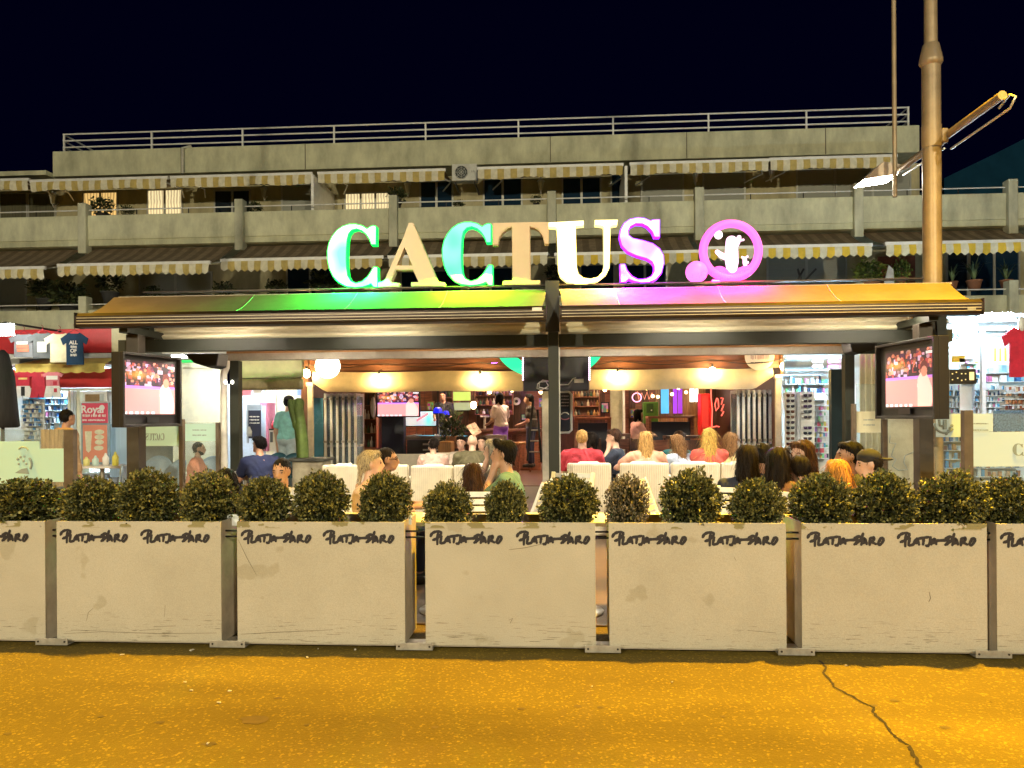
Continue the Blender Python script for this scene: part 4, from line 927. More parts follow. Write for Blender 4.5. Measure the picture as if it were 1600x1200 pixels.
# dark boxes (speakers) at the beam ends
for (px0, py0, px1, py1, lab) in ((286, 553, 342, 576, 'black loudspeaker under the beam right of the left television'), (1327, 532, 1371, 553, 'black loudspeaker under the beam left of the right television')):
    Yk = 9.7; a, b = X(px0, Yk, py0), X(px1, Yk, py0); z1, z0 = Z(px0, py0, Yk), Z(px0, py1, Yk)
    MB().prism([(a, z1), (b, z1), (b - .03, z0 + .03), (b - .1, z0), (a + .15, z0 + .07)] if px0 < 800 else [(a, z1), (b, z1), (b, z0 + .06), (a + .12, z0), (a + .03, z0 + .03)], Yk, Yk + .3).build('loudspeaker', mat('speaker_black', (.012, .012, .014), .5), None, bev=.01, label=lab, cat='loudspeaker')
MB().tube([at(1441, 545, 9.0), at(1437, 520, 9.0), at(1440, 500, 9.0), at(1452, 490, 9.0), at(1462, 500, 9.0), at(1464, 530, 9.0)], .012, 6).build('cable_loop', M_BEZ, None, label='black cable loop above the right television', cat='cable')

# ------------------------------------------------------------------ gutter line behind the pergola
gut = thing('rain_gutter', 'pale grey box gutter spanning behind the pergola with downpipe', 'gutter', (0, 11, 2.37))
ga, gb = X(345, 11, 560), X(1322, 11, 545)
MB().box(ga, gb, 10.95, 11.07, 2.372, 2.474).build('gutter_box', mat('grey_gutter', (.40, .37, .32), .5, .2, var=.12), gut, bev=.006)
MB().box(ga + .1, gb, 10.97, 11.06, 2.4745, 2.53).build('timber_fascia', mat('orange_timber', (.42, .22, .08), .6, var=.25, stretch=(.3, 1, 8)), gut)
xd = X(352, 11, 650)
MB().tube([(ga + .09, 11.0, 2.37), (ga + .09, 11.0, 2.30), (xd - .02, 11.0, 2.17), (xd - .02, 11.0, .02)], .05, 10).build('downpipe', mat('white_pipe', (.75, .72, .64), .45), gut)
for (p0, p1, lab) in ((359, 373, 'left'), (1321, 1336, 'right')):
    MB().box(X(p0, 11, 650), X(p1, 11, 650), 11.0, 11.14, .012, 2.371).build('gutter_post', M_GREEN, None, label='dark green square post under the %s gutter end' % lab, cat='post', bev=.006)
MB().box(X(1299, 11.4, 640), X(1320, 11.4, 640), 11.4, 11.5, .012, Z(1308, 577, 11.4)).build('folded_shutter', mat('dark_teal_panel', (.015, .03, .035), .4, .2), None, label='dark folded door panel beside the sunglasses display', cat='door panel')
for (px, lab) in ((337, 'white round bulb left of the downpipe'), (352.5, 'white round bulb on the downpipe'), (363, 'white round bulb on the dark green post')):
    MB().ball(at(px, 597, 10.9), .022, 10, 7, (1, 1, 1.3)).build('string_bulb', glow('small_white_bulb', (1, .95, .8), 8.), None, label=lab, cat='bulb', group='small white bulbs on the left posts')
# globe lamp
c = at(512, 572, 11.35); t = thing('globe_lamp', 'big white glowing globe lamp hanging behind the gutter', 'lamp', c)
MB().ball(c, .185, 28, 18).build('globe', glow('globe_white', (1, .9, .68), 9.), t)
MB().tube([(c.x, c.y, c.z + .18), (c.x, c.y, 2.62)], .012, 6).build('stem', M_DARK, t)

# ------------------------------------------------------------------ glass wind screens
M_GL = glass('clear_screen', (.75, .85, .85), .06); M_FROST = vinyl('frosted_vinyl', (.7, .92, .84))
M_FROSTW = vinyl('white_vinyl', (.8, .93, .95))
M_SPOST = mat('bronze_screen_post', (.15, .115, .08), .4, .5, var=.15); M_GREYINK = mat('grey_ink', (.25, .3, .28), .6)
def word_on_glass(t, px0, px1, py0, py1, Y, mirror=False, m=M_GREYINK, name='lettering', letters=range(6)):
    allx = [p[0] for i in letters for p in UNIT[i][0]]; allz = [p[1] for i in letters for p in UNIT[i][0]]
    a, b, z0, z1 = min(allx), max(allx), min(allz), max(allz)
    xa, xb = X(px0, Y, py0), X(px1, Y, py0); za, zb = Z(px0, py1, Y), Z(px0, py0, Y)
    def mp(p):
        u = (p[0] - a) / (b - a); u = 1 - u if mirror else u
        return (xa + (xb - xa) * u, za + (zb - za) * (p[1] - z0) / (z1 - z0))
    mb = MB()
    for i in letters:
        P2, H2 = UNIT[i]; mb.prism([mp(p) for p in P2], Y - .003, Y - .001, [[mp(p) for p in h] for h in H2])
    return mb.build(name, m, t)
def screen(label, px0, px1, pytop, Y, bands=(), posts=(), zb=.06, tint=None):
    x0, x1 = X(px0, Y, pytop), X(px1, Y, pytop); zt = Z((px0 + px1) / 2, pytop, Y)
    t = thing('glass_screen', label, 'glass screen', (x0, Y, 0), 0, 'glass wind screens of the terrace')
    MB().box(x0, x1, Y, Y + .01, zb, zt).build('pane', M_GL, t)
    for (a, b, c_, d, m) in bands: MB().box(X(a, Y, c_), X(b, Y, c_), Y - .004, Y - .001, Z(a, d, Y), Z(a, c_, Y)).build('vinyl_band', m, t)
    for (a, b, c_) in posts: MB().box(X(a, Y, c_), X(b, Y, c_), Y - .03, Y + .04, .012, Z(a, c_, Y)).build('post', M_SPOST, t, bev=.003)
    return t
def print_line(t, px0, px1, py, Y, words=3, m=None, name='small_print', hh=2.2):   # a line of print too small to read
    r = random.Random(int(px0 * 7 + py)); mb = MB(); x = px0
    while x < px1:
        w_ = r.uniform(.5, 1.0) * (px1 - px0) / 17
        mb.box(X(x, Y, py), X(x + w_, Y, py), Y - .0015, Y - .0005, Z(x, py + hh * r.uniform(.3, .5), Y), Z(x, py - hh * r.uniform(.3, .5), Y)); x += w_ * (1.35 if r.random() < .8 else 2.2)
    return mb.build(name, m or M_GREYINK, t, kind='stuff')
t = screen('clear screen with pale band and cactus mark at the left edge', -80, 101, 671, 7.4, [(-80, 62, 690, 757, M_FROST), (62.2, 101, 701, 753, M_FROST)], [(102, 117, 671)])
c = at(37, 725, 7.395); r0 = .085
mb = MB(); mb.tube([(c.x + r0 * math.cos(a), 7.392, c.z + r0 * math.sin(a)) for a in [(-.6 + k * .17) for k in range(9)]], .012, 4)
for (dx, dz, s) in ((-.06, .05, .016), (-.03, .07, .014), (.0, .03, .014), (.03, .0, .013), (-.05, .0, .012), (.01, .075, .011)): mb.ball((c.x + dx, 7.392, c.z + dz), s, 8, 5, (1, .2, 1))
mb.tube([(c.x - .05, 7.392, c.z + .15), (c.x - .02, 7.392, c.z + .17), (c.x + .03, 7.392, c.z + .165), (c.x + .05, 7.392, c.z + .14)], .008, 4)
mb.prism([(c.x - .09, c.z - .09), (c.x + .06, c.z - .1), (c.x + .04, c.z - .04), (c.x - .02, c.z - .05)], 7.388, 7.392)
mb.build('cactus_mark', M_GREYINK, t)
t = screen('clear screen with mirrored word band under the left television', 226, 280, 664, 9.6, [(226, 280, 666, 697, M_FROST)], [(281, 287, 655)])
word_on_glass(t, 228, 257, 677, 688, 9.594, True, M_GREYINK)
t = screen('clear screen with two small text lines left of the downpipe', 288, 343, 660, 10.5, [(288, 337, 662, 689, M_FROST)], [(338, 343, 660)])
for k in range(2): print_line(t, 301, 323, 672 + 8 * k, 10.494, 3)
t = screen('tall clear screen with large frosted band at the right edge', 1519, 1700, 646, 7.3, [(1520, 1700, 675, 729, M_FROSTW), (1520, 1551, 646.5, 674.5, M_FROSTW)], [(1504, 1518, 641)])
word_on_glass(t, 1582, 1690, 693, 712, 7.294)
for k in range(2): print_line(t, 1521, 1544, 662 + 10 * k, 7.294, 3)
t = screen('clear screen with cactus mark band behind the right post', 1461, 1503, 646, 8.95, [(1462, 1503, 647, 683, M_FROSTW)])
c = at(1476, 668, 8.94); mb = MB()
mb.tube([(c.x + .11 * math.cos(a), 8.942, c.z + .05 + .11 * math.sin(a)) for a in [PI + k * .28 for k in range(10)]], .012, 4); mb.tube([(c.x, 8.942, c.z + .09), (c.x, 8.942, c.z - .02)], .022, 6); mb.tube([(c.x - .06, 8.942, c.z + .09), (c.x - .05, 8.942, c.z + .02), (c.x, 8.942, c.z + .02)], .014, 6)
for k in range(4): mb.ball((c.x + .08 - .02 * k, 8.942, c.z + .02 - .03 * k), .018, 8, 5, (1, .2, 1))
mb.build('cactus_mark', M_GREYINK, t)
t = screen('clear screen with pale yellow text band left of the right television', 1338, 1376, 600, 10.6, [(1338, 1376, 643, 676, vinyl('cream_vinyl', (.8, .76, .55)))], [(1331, 1337, 631), (1378, 1386, 655)])
for k in range(2): print_line(t, 1349, 1366, 656 + 8 * k, 10.594, 3)
t = screen('clear screen with wavy line drawing below the right television', 1387, 1432, 655, 9.9, [])
mb = MB()
mb.tube([at(px, py, 9.895) for px, py in ((1391, 680), (1390, 692), (1400, 693), (1396, 702), (1393, 712), (1400, 718), (1394, 728), (1404, 735), (1418, 734), (1412, 722), (1414, 712), (1424, 708), (1432, 703))], .006, 4)
mb.build('line_drawing', M_GREYINK, t)
# ------------------------------------------------------------------ shops left and right of the bar
M_SHOPW = mat('shop_white_wall', (.75, .76, .74), .7, var=.06)
M_CREAMW = mat('cream_wall', (.78, .72, .5), .7, var=.08)
PAL_BLUE = [(.1, .35, .6), (.55, .7, .8), (.75, .82, .85), (.05, .15, .35), (.3, .55, .7), (.8, .8, .8), (.5, .15, .3), (.02, .05, .12)]
PAL_WARM = [(.35, .12, .06), (.5, .25, .12), (.2, .06, .04), (.6, .4, .25), (.12, .04, .05)]
PAL_MIX = [(.7, .1, .15), (.1, .4, .7), (.8, .7, .15), (.85, .85, .85), (.2, .55, .3), (.6, .3, .6), (.04, .05, .1), (.75, .5, .6)]
def pmat(c): return mat('goods_%02x%02x%02x' % tuple(int(x * 255) for x in c), c, .5, var=.05)
def rack(name, label, cat, px0, py0, px1, py1, Y, nx, ny, pal, seed, back=M_SHOPW, depth=.3, shelf=True, fill=.85, hang=False, kindname='merchandise'):
    c = at((px0 + px1) / 2, py1, Y); t = thing(name, label, cat, c); r = random.Random(seed)
    x0, x1 = X(px0, Y, (py0 + py1) / 2), X(px1, Y, (py0 + py1) / 2); z0, z1 = Z((px0 + px1) / 2, py1, Y), Z((px0 + px1) / 2, py0, Y)
    MB().box(x0 - .02, x1 + .02, Y + depth, Y + depth + .03, min(z0, .02), z1 + .02).build('back_panel', back, t)
    dx, dz = (x1 - x0) / nx, (z1 - z0) / ny
    mats = [pmat(p) for p in pal]; mb = MB()
    for j in range(ny):
        if shelf: MB().box(x0, x1, Y + .02, Y + depth - .001, z0 + j * dz - .012, z0 + j * dz).build('shelf', back, t)
        for i in range(nx):
            if r.random() > fill: continue
            mb.cur = r.randrange(len(mats)); a = x0 + dx * (i + .08 + .1 * r.random()); b = x0 + dx * (i + .82 + .12 * r.random()); h = dz * r.uniform(.45, .9); yy = Y + r.uniform(.02, depth * .5)
            if hang: z_ = z0 + (j + 1) * dz; mb.box(a, b, yy, yy + .03, z_ - h, z_)
            else: mb.box(a, b, yy, yy + dx * .6, z0 + j * dz + .001, z0 + j * dz + h)
    mb.build(kindname, mats, t, kind='stuff'); return t
# --- left souvenir shop
YS = 20.0
ls = thing('souvenir_shop', 'bright souvenir shop front with red fascia at the left edge', 'shop', (X(90, YS), YS, 0))
def pb(name, m, t, px0, py0, px1, py1, Y, d, bev=0., **k): return MB().pbox(px0, py0, px1, py1, Y, d).build(name, m, t, bev=bev, **k)
M_RED = mat('red_fascia', (.62, .045, .05), .45, var=.06)
pb('upper_fascia', M_RED, ls, -60, 515, 174, 552, YS, .12); pb('white_band', M_WHITE, ls, -60, 553, 174, 560, YS + .01, .1); pb('lower_fascia', M_RED, ls, -60, 577, 174, 606, YS + .02, .1)
pb('header_strip', M_CREAMW, ls, -60, 607, 174, 611, YS + .02, .08)
MB().box(X(-80, 23.2), X(172, 23.2), 23.2, 23.3, 0.02, 3.5).build('back_wall', M_SHOPW, ls)
MB().box(X(174, YS), X(174, YS) + .08, YS + .1, 23.2, 0.02, 3.5).build('side_wall', M_SHOPW, ls)
MB().box(X(-80, 22), X(174, YS), YS + .2, 23.2, 3.0, 3.05).build('ceiling', M_SHOPW, ls)
MB().box(X(-80, 22), X(174, YS), YS + .2, 23.2, .0, .03).build('shop_floor', M_SHOPW, ls)
pb('side_pilaster', M_CREAMW, ls, 175, 513, 200, 760, YS - .02, .2)
for k, (a, b) in enumerate(((106, 110), (111, 114), (115, 119), (120, 125))): pb('shutter_leaf', [M_CREAMW, M_WHITE, M_FRAME, M_CREAMW][k], ls, a, 611, b, 745, YS + .3 - .05 * k, .4)
for (x_, y_, z_, s_, lab) in ((X(60, 21.6), 21.6, 2.98, 300., 'LED tube on the souvenir shop ceiling, left one'), (X(130, 21.6), 21.6, 2.98, 300., 'LED tube on the souvenir shop ceiling, right one')):
    MB().box(x_ - .7, x_ + .7, y_ - .05, y_ + .05, z_ - .03, z_ - .001).build('led_tube', glow('shop_led', (.62, .86, 1), s_), None, label=lab, cat='ceiling light')
# yellow scalloped shop awning
sa = thing('shop_awning', 'small yellow scalloped awning over the souvenir shop', 'awning', at(95, 575, 19.3))
x0, x1 = X(24, 19.3, 570), X(165, 19.3, 570); zt, zv, zb = Z(95, 560, 19.9), Z(95, 569, 19.3), Z(95, 583, 19.3)
mb = MB(); mb.quad((x0 + .3, 19.95, zt), (x0, 19.3, zv), (x1, 19.3, zv), (x1 - .1, 19.95, zt)); mb.build('fabric', mat('shop_yellow', (.75, .6, .16), .8, var=.1), sa)
mb = MB(); vs = []; n = 70
for i in range(n + 1):
    u = i / n; xx = x0 + (x1 - x0) * u; vs += [(xx, 19.29, zv + .01), (xx, 19.28 + .02 * math.sin(u * 30), zb + .03 - .035 * abs(math.sin(u * PI * 8)))]
mb._add(vs, [(2 * i, 2 * i + 1, 2 * i + 3, 2 * i + 2) for i in range(n)], True); mb.build('valance', mat('shop_yellow'), sa)
# hanging T-shirts and football kits
def tshirt_poly(w, h): return [(-.2 * w, 0), (-.12 * w, -.03 * h), (.12 * w, -.03 * h), (.2 * w, 0), (.5 * w, -.18 * h), (.42 * w, -.38 * h), (.3 * w, -.3 * h), (.31 * w, -h), (-.31 * w, -h), (-.3 * w, -.3 * h), (-.42 * w, -.38 * h), (-.5 * w, -.18 * h)]
def hang_shirt(label, px, py, pyb, Y, col, w=.8, prints=(), group='T-shirts hung above the shop'):
    c = at(px, py, Y); h = c.z - Z(px, pyb, Y); t = thing('t_shirt', label, 't-shirt', c, 0, group)
    n = 9; mb = MB(); mb.prism([(c.x + a, c.z + b) for a, b in tshirt_poly(w, h)], Y - .03, Y)
    for i, v in enumerate(mb.v): mb.v[i] = (v[0], v[1] + .03 * math.sin(v[0] * 14) * (c.z - v[2]), v[2])
    mb.build('cloth', mat('shirt_%d' % px, col, .9, var=.18, scale=4), t)
    MB().tube([(c.x - .2, Y - .015, c.z - .03), (c.x, Y - .015, c.z + .09), (c.x + .2, Y - .015, c.z - .03)], .012, 5).tube([(c.x, Y - .015, c.z + .09), (c.x + .02, Y - .015, c.z + .16), (c.x - .03, Y - .015, c.z + .2)], .008, 5).build('hanger', mat('red_hanger', (.35, .03, .05), .5), t)
    for (a, b, c2, d, m) in prints: MB().box(c.x + a, c.x + b, Y - .075, Y - .07, c.z - c2, c.z - d).build('printed_block', m, t)
    return t
WH = mat('print_white', (.85, .83, .78), .7, var=.0); RDP = mat('print_red', (.7, .2, .12), .7, var=.1); YLP = mat('print_yellow', (.75, .6, .2), .7)
hang_shirt('grey T-shirt with red lettering block, leftmost above the shop', 38, 522, 558, 18.9, (.2, .21, .24), .82, [(-.16, .14, .27, .2, WH), (-.16, .16, .36, .29, RDP), (-.15, .17, .46, .38, RDP)])
hang_shirt('dark grey T-shirt with white portrait print above the shop', 67, 520, 560, 18.8, (.11, .12, .13), .8, [(-.1, .14, .5, .24, WH)])
hang_shirt('plain cream T-shirt hung beside the navy one', 94, 521, 566, 18.7, (.78, .72, .5), .82)
t = hang_shirt('navy T-shirt with white block lettering, rightmost above the shop', 117, 520, 570, 18.55, (.01, .05, .12), .72)
for k, s in ((0, 'ALL'), (2, 'OF')): text(s, (X(115, 18.47, 540), 18.46, Z(115, 535.5 + 6.4 * k, 18.47)), .13, WH, t, bold=.004)
for k in (1, 3): print_line(t, 110, 120, 535.5 + 6.4 * k, 18.46, m=WH, hh=4.5)
def kit(label, px, Y, top, bot, prints):
    c = at(px, 581, Y); t = thing('football_kit', label, 'clothing', c, 0, 'football kits under the shop awning'); h = c.z - Z(px, 603, Y)
    mb = MB(); mb.prism([(c.x + a, c.z + b) for a, b in tshirt_poly(.55, h)], Y - .03, Y); mb.build('shirt', top, t)
    z0 = c.z - h; mb = MB(); mb.prism([(c.x - .17, z0 - .002), (c.x + .17, z0 - .002), (c.x + .23, z0 - .3), (c.x + .02, z0 - .3), (c.x, z0 - .16), (c.x - .02, z0 - .3), (c.x - .23, z0 - .3)], Y - .03, Y); mb.build('shorts', bot, t)
    for (a, b, c2, d, m) in prints: MB().box(c.x + a, c.x + b, Y - .036, Y - .031, c.z - c2, c.z - d).build('printed_block', m, t)
M_KR = mat('kit_red', (.55, .03, .06), .7); M_KW = mat('kit_white', (.8, .78, .74), .7)
kit('red shirt and white shorts, leftmost football kit', 37, 18.9, M_KR, M_KW, [(-.12, .12, .2, .15, YLP), (-.05, .05, .62, .38, mat('print_black', (.02, .02, .02), .7))])
kit('all red football kit between two others', 61, 18.8, M_KR, M_KR, [(.08, .14, .12, .06, RDP)])
kit('red and white football kit with white shorts, rightmost', 83, 18.7, mat('kit_redwhite', (.68, .2, .24), .7), M_KW, [(-.16, .14, .2, .1, WH), (.02, .12, .34, .24, M_KR), (.04, .12, .52, .42, M_KR)])
rack('souvenir_shelf', 'blue and white souvenir shelves inside the left shop', 'shelf', 44, 612, 104, 700, 21.9, 14, 9, PAL_BLUE, 5)
rack('trinket_rack', 'white rack of small trinkets at the left shop entrance', 'rack', 30, 624, 60, 700, 19.2, 7, 11, [(.1, .3, .6), (.05, .1, .3), (.85, .85, .85), (.9, .9, .85), (.5, .7, .9)], 6, depth=.2)
MB().pbox(44, 612, 62, 640, 20.9, .25).build('blue_bag', mat('bag_blue', (.02, .3, .6), .6), None, label='bright blue bag hanging in the left shop', cat='bag', bev=.05)
# dark closed parasol at the far left
t = thing('closed_parasol', 'dark closed parasol standing at the left photo edge', 'parasol', (X(4, 11.5), 11.5, 0))
MB().lathe([(.03, 2.62), (.09, 2.55), (.17, 2.2), (.21, 1.7), (.235, 1.42), (.2, 1.4)], (X(4, 11.5), 11.5, 0), 14).build('folded_canopy', mat('parasol_black', (.02, .02, .022), .8, var=.3, stretch=(6, 6, .5)), t)
MB().tube([(X(4, 11.5), 11.5, 0), (X(4, 11.5), 11.5, 1.41)], .025, 8).build('pole', M_DARK, t)
MB().lathe([(.3, 0.0), (.3, .06), (.05, .09)], (X(4, 11.5), 11.5, 0.013), 16).build('base', M_DARK, t)
# floodlight at far left
c = at(8, 515, 17.9); t = thing('floodlight', 'glaring white floodlight at the left edge above the shop', 'floodlight', c)
MB().box(c.x - .22, c.x + .22, c.y - .06, c.y + .06, c.z + .141, c.z + .17).build('housing', M_DARK, t)
MB().box(c.x - .2, c.x + .2, c.y - .05, c.y + .05, c.z - .14, c.z + .14).build('lens', glow('flood_cool', (1, 1, .86), 75.), t)
MB().tube([(c.x, c.y, c.z + .17), (c.x, 22.0, c.z + .2)], .03, 6).build('arm', M_DARK, t)
# Royal poster, microwave
t = thing('poster', 'tall red Royal pizza poster at the snack bar', 'poster', at(150, 725, 18.6))
pb('board', mat('poster_frame', (.3, .4, .45), .5), t, 127, 629, 171, 728, 18.6, .05)
pb('top_panel', mat('poster_pink', (.75, .09, .15), .5, var=.02), t, 128, 630, 168, 661, 18.58, .015); pb('lower_panel', mat('poster_orange', (.85, .32, .2), .5, var=.04), t, 129.5, 664, 167, 722, 18.58, .015)
text('Royal', (X(144, 18.57, 640), 18.575, Z(144, 640, 18.57)), .27, WH, t, bold=.006)
MB().lathe([(.075, 0), (.075, .004)], (0, 0, 0), 16)
for k, (px, py, w_, h_) in enumerate(((159, 637, 4.5, 4.5), (155, 675, 8, 4), (155, 683, 8, 4), (155, 691, 7.5, 4), (154, 700, 8, 4))):
    c = at(px, py, 18.57); rx_, rz_ = w_ * 18.6 / F, h_ * 18.6 / F
    MB().prism([(c.x + rx_ * math.cos(2 * PI * q / 18), c.z + rz_ * math.sin(2 * PI * q / 18)) for q in range(18)], 18.57, 18.578).build('dish_picture' if k else 'round_badge', mat('dish_cream', (.85, .78, .55), .5) if k else WH, t)
c = at(138, 690, 18.57); MB().prism([(c.x - .09, c.z + .26), (c.x + .09, c.z + .26), (c.x + .06, c.z - .22), (c.x, c.z - .28), (c.x - .06, c.z - .22)], 18.57, 18.578).build('dish_picture', mat('dish_cream'), t)
print_line(t, 129, 166, 649.5, 18.575, m=WH, hh=4.4); print_line(t, 129, 166, 656.5, 18.575, m=WH, hh=3)
t = thing('microwave', 'white microwave on a shelf above the red poster', 'microwave', at(149, 628, 18.6))
pb('casing', M_WHITE, t, 130, 611, 167, 628, 18.6, .35, .01); pb('door_window', mat('microwave_brown', (.3, .2, .1), .3), t, 133, 616, 155, 627, 18.58, .015); pb('control_panel', mat('panel_grey', (.55, .6, .6), .5), t, 156, 615, 162, 627, 18.58, .015)
pb('wall_shelf', M_SHOPW, None, 128, 628.2, 170, 629, 18.6, .4, label='thin white shelf under the microwave', cat='shelf')
pb('snack_counter_back', mat('pale_blue_shutter', (.45, .58, .68), .6, var=.1, stretch=(20, 1, .2)), None, 172, 662, 200, 745, 18.9, .1, label='pale blue folding shutters right of the poster', cat='shutter')
# cream lit wall with green sign between left TV and downpipe
t = thing('snack_bar_wall', 'cream lit wall of the neighbouring snack bar seen past the downpipe', 'wall', (X(400, 18.5), 18.5, 0))
pb('wall_panel', M_CREAMW, t, 270, 575, 345, 760, 18.5, .1); pb('wall_panel', M_CREAMW, t, 415, 600, 482, 760, 18.5, .1)
pb('wall_strip', M_WHITE, t, 427, 600, 431, 745, 18.44, .05); pb('wall_panel', mat('pale_blue_wall', (.55, .66, .78), .7), t, 346, 600, 414, 760, 18.5, .1)
pb('header', M_CREAMW, t, 270, 566, 482, 574, 18.4, .3); pb('green_sign', glow('green_neon', (.05, .8, .15), 1.2), t, 283, 561, 312, 566, 18.35, .05)
pb('ceiling_panel', M_SHOPW, t, 270, 553, 482, 560, 18.0, 1.)
for px in (300, 395, 450):
    x_ = X(px, 17.2); MB().box(x_ - .45, x_ + .45, 17.15, 17.25, 2.93, 2.96).build('led_tube', glow('snack_led', (.88, .96, 1), 190.), None, label='LED tube on the snack bar ceiling, %s one' % {300: 'left', 395: 'middle', 450: 'right'}[px], cat='ceiling light')
MB().box(X(268, 17), X(484, 17), 16.6, 18.5, 2.965, 3.0).build('snack_bar_ceiling', M_SHOPW, None, kind='structure')
pb('soffit_board', M_CREAMW, None, 374, 563, 472, 590, 12.75, .1, label='cream soffit board above the rolled curtain', cat='board')
pb('rolled_curtain', mat('olive_plastic', (.3, .25, .13), .35, var=.4, scale=3), None, 374, 591, 472, 609, 12.6, .12, label='rolled olive plastic curtain left of the timber post', cat='curtain', bev=.04)
t = thing('drinks_fridge', 'tall pink-framed drinks fridge in the snack bar', 'fridge', at(412, 700, 17.6))
pb('cabinet', mat('fridge_pink', (.75, .25, .4), .5), t, 406, 629, 418, 705, 17.6, .5, .01); pb('glass_door', mat('fridge_glass', (.55, .68, .85), .3), t, 408, 634, 415, 700, 17.58, .015)
t = thing('chalk_menu', 'dark blue chalk menu board in the snack bar', 'menu board', at(397, 695, 17.4))
pb('board', mat('chalk_navy', (.015, .02, .05), .6), t, 388, 641, 407, 685, 17.4, .04); pb('frame', mat('grey_frame', (.35, .42, .5), .5), t, 386, 632, 408, 640.6, 17.4, .05); pb('frame', mat('grey_frame'), t, 385, 641, 387.8, 692, 17.4, .05)
for k in range(3): print_line(t, 390, 405, 651 + 5 * k, 17.398, m=WH)
t = thing('magazine_counter', 'low counter with printed cards in the snack bar', 'counter', at(435, 692, 17.0))
pb('top', M_DARK, t, 420, 670, 446, 672, 17.0, .5); pb('front', M_WHITE, t, 421, 672.2, 445, 705, 17.05, .4)
for k in range(5): pb('card', pmat([(.1, .12, .15), (.7, .7, .6), (.2, .25, .3), (.6, .2, .2), (.05, .05, .08)][k]), t, 422 + 4.6 * k, 675, 426 + 4.6 * k, 691, 17.03, .015)
for (px, py, col, lab) in ((425, 666, (.7, .05, .08), 'red sauce bottle on the snack counter'), (434, 665, (.75, .75, .78), 'white pot on the snack counter'), (386, 678, (.7, .78, .85), 'pale bottle on the snack table')):
    c = at(px, py + 4, 16.95 if px > 400 else 14.5); MB().lathe([(.05, 0), (.055, .1), (.03, .15), (.015, .19)], (c.x, c.y + .1, c.z), 10).build('bottle', pmat(col), None, label=lab, cat='bottle')
# signs hanging in snack bar
pb('hanging_sign', pmat((.8, .25, .3)), None, 374, 607, 392, 618, 17.3, .04, label='small pink sign at the snack bar top left', cat='sign'); pb('hanging_sign', M_WHITE, None, 396, 606, 409, 614, 17.2, .04, label='blank white sign hanging in the snack bar', cat='sign')
pb('hanging_sign', pmat((.3, .45, .75)), None, 464, 608, 473, 618, 17.3, .04, label='small blue sign beside the timber post', cat='sign')

# --- right souvenir shop
rs = thing('souvenir_shop', 'glaring bright souvenir shop front at the right edge', 'shop', (X(1540, 17), 17, 0))
YQ = 16.5
MB().box(X(1476, 18.6), X(1700, 18.6), 18.6, 18.7, .02, 3.6).build('back_wall', M_SHOPW, rs)
MB().box(X(1476, YQ), X(1700, YQ), YQ - .2, 18.6, 3.38, 3.44).build('ceiling', M_SHOPW, rs)
MB().box(X(1476, YQ), X(1700, YQ), YQ - .3, 18.6, .0, .02).build('shop_floor', M_SHOPW, rs)
pb('fascia', mat('blue_white_band', (.6, .68, .78), .6), rs, 1476, 489, 1700, 496, YQ - .2, .15)
pb('sign_panel', mat('sign_white', (.84, .88, .88), .5, var=.02), rs, 1477, 506, 1528, 541, YQ - .1, .05)
text('os', (X(1489, YQ - .11, 525), YQ - .115, Z(1489, 523, YQ - .11)), .3, mat('sign_teal', (.03, .15, .2), .5), rs, shear=.25)
pb('white_pillar', M_WHITE, rs, 1535, 512, 1541, 740, YQ - .3, .1)
for (a, b) in ((1533, 1552), (1556, 1582)):
    c = at((a + b) / 2, 494, 15.6)
    MB().box(X(a, 15.6, 494), X(b, 15.6, 494), 15.6, 15.7, c.z - .07, c.z + .07).build('shop_floodlight', glow('shop_flood', (.6, .83, 1), 240.), None, label='glaring white shop floodlight at the right, %s one' % ('left' if a == 1533 else 'right'), cat='floodlight', group='shop floodlights at the right')
for k, xx in enumerate((1500, 1570, 1640)):
    x_ = X(xx, 17.4); MB().box(x_ - .5, x_ + .5, 17.35, 17.45, 3.34, 3.37).build('led_tube', glow('shop_led2', (.5, .8, 1), 210.), None, label='LED tube on the right shop ceiling, %s from the left' % ORD[k], cat='ceiling light', group='LED tubes in the right shop')
pb('awning_roll', M_WHITE, rs, 1480, 546, 1525, 553, YQ - .1, .2, .02); pb('striped_cloth', M_YEL, rs, 1488, 556, 1508, 566, YQ + .1, .03); pb('shelf_strip', M_WHITE, rs, 1542, 529, 1578, 543, YQ + .1, .2)
t = thing('beach_towel', 'yellow and white striped towel hanging in the right shop', 'towel', at(1563, 566, 16.3))
for k in range(7): pb('stripe', M_YEL if k % 2 else M_WHITE, t, 1549 + 4 * k, 544, 1553 + 4 * k, 565, 16.3, .02)
c = at(1597, 511, 15.2); t = thing('t_shirt', 'bright red T-shirt on a white hanger at the right edge', 't-shirt', c)
mb = MB().prism([(c.x + a, c.z + b) for a, b in tshirt_poly(.72, .95)], 15.2, 15.24); mb.build('cloth', mat('shirt_bright_red', (.75, .03, .07), .8, var=.15), t); MB().ball((c.x, 15.22, c.z + .05), .1, 12, 8, (.7, .4, 1.5)).build('hanger', M_WHITE, t)
rack('souvenir_shelf', 'long rows of small goods along the right shop wall', 'shelf', 1488, 600, 1572, 645, 16.9, 30, 5, PAL_BLUE + [(.7, .75, .8)] * 3, 8)
rack('keyring_wall', 'wall of brown hanging keyrings at the right edge', 'rack', 1574, 604, 1660, 642, 16.7, 20, 4, PAL_WARM + [(.7, .7, .75)], 9, hang=True)
rack('bag_display', 'upper display of blue beach bags in the right shop', 'display', 1545, 568, 1640, 596, 17.2, 9, 2, PAL_BLUE + [(.1, .5, .55)], 10)
rack('postcard_rack', 'narrow rack of cards beside the white pillar', 'rack', 1513, 560, 1534, 598, 16.3, 4, 5, PAL_MIX, 12)
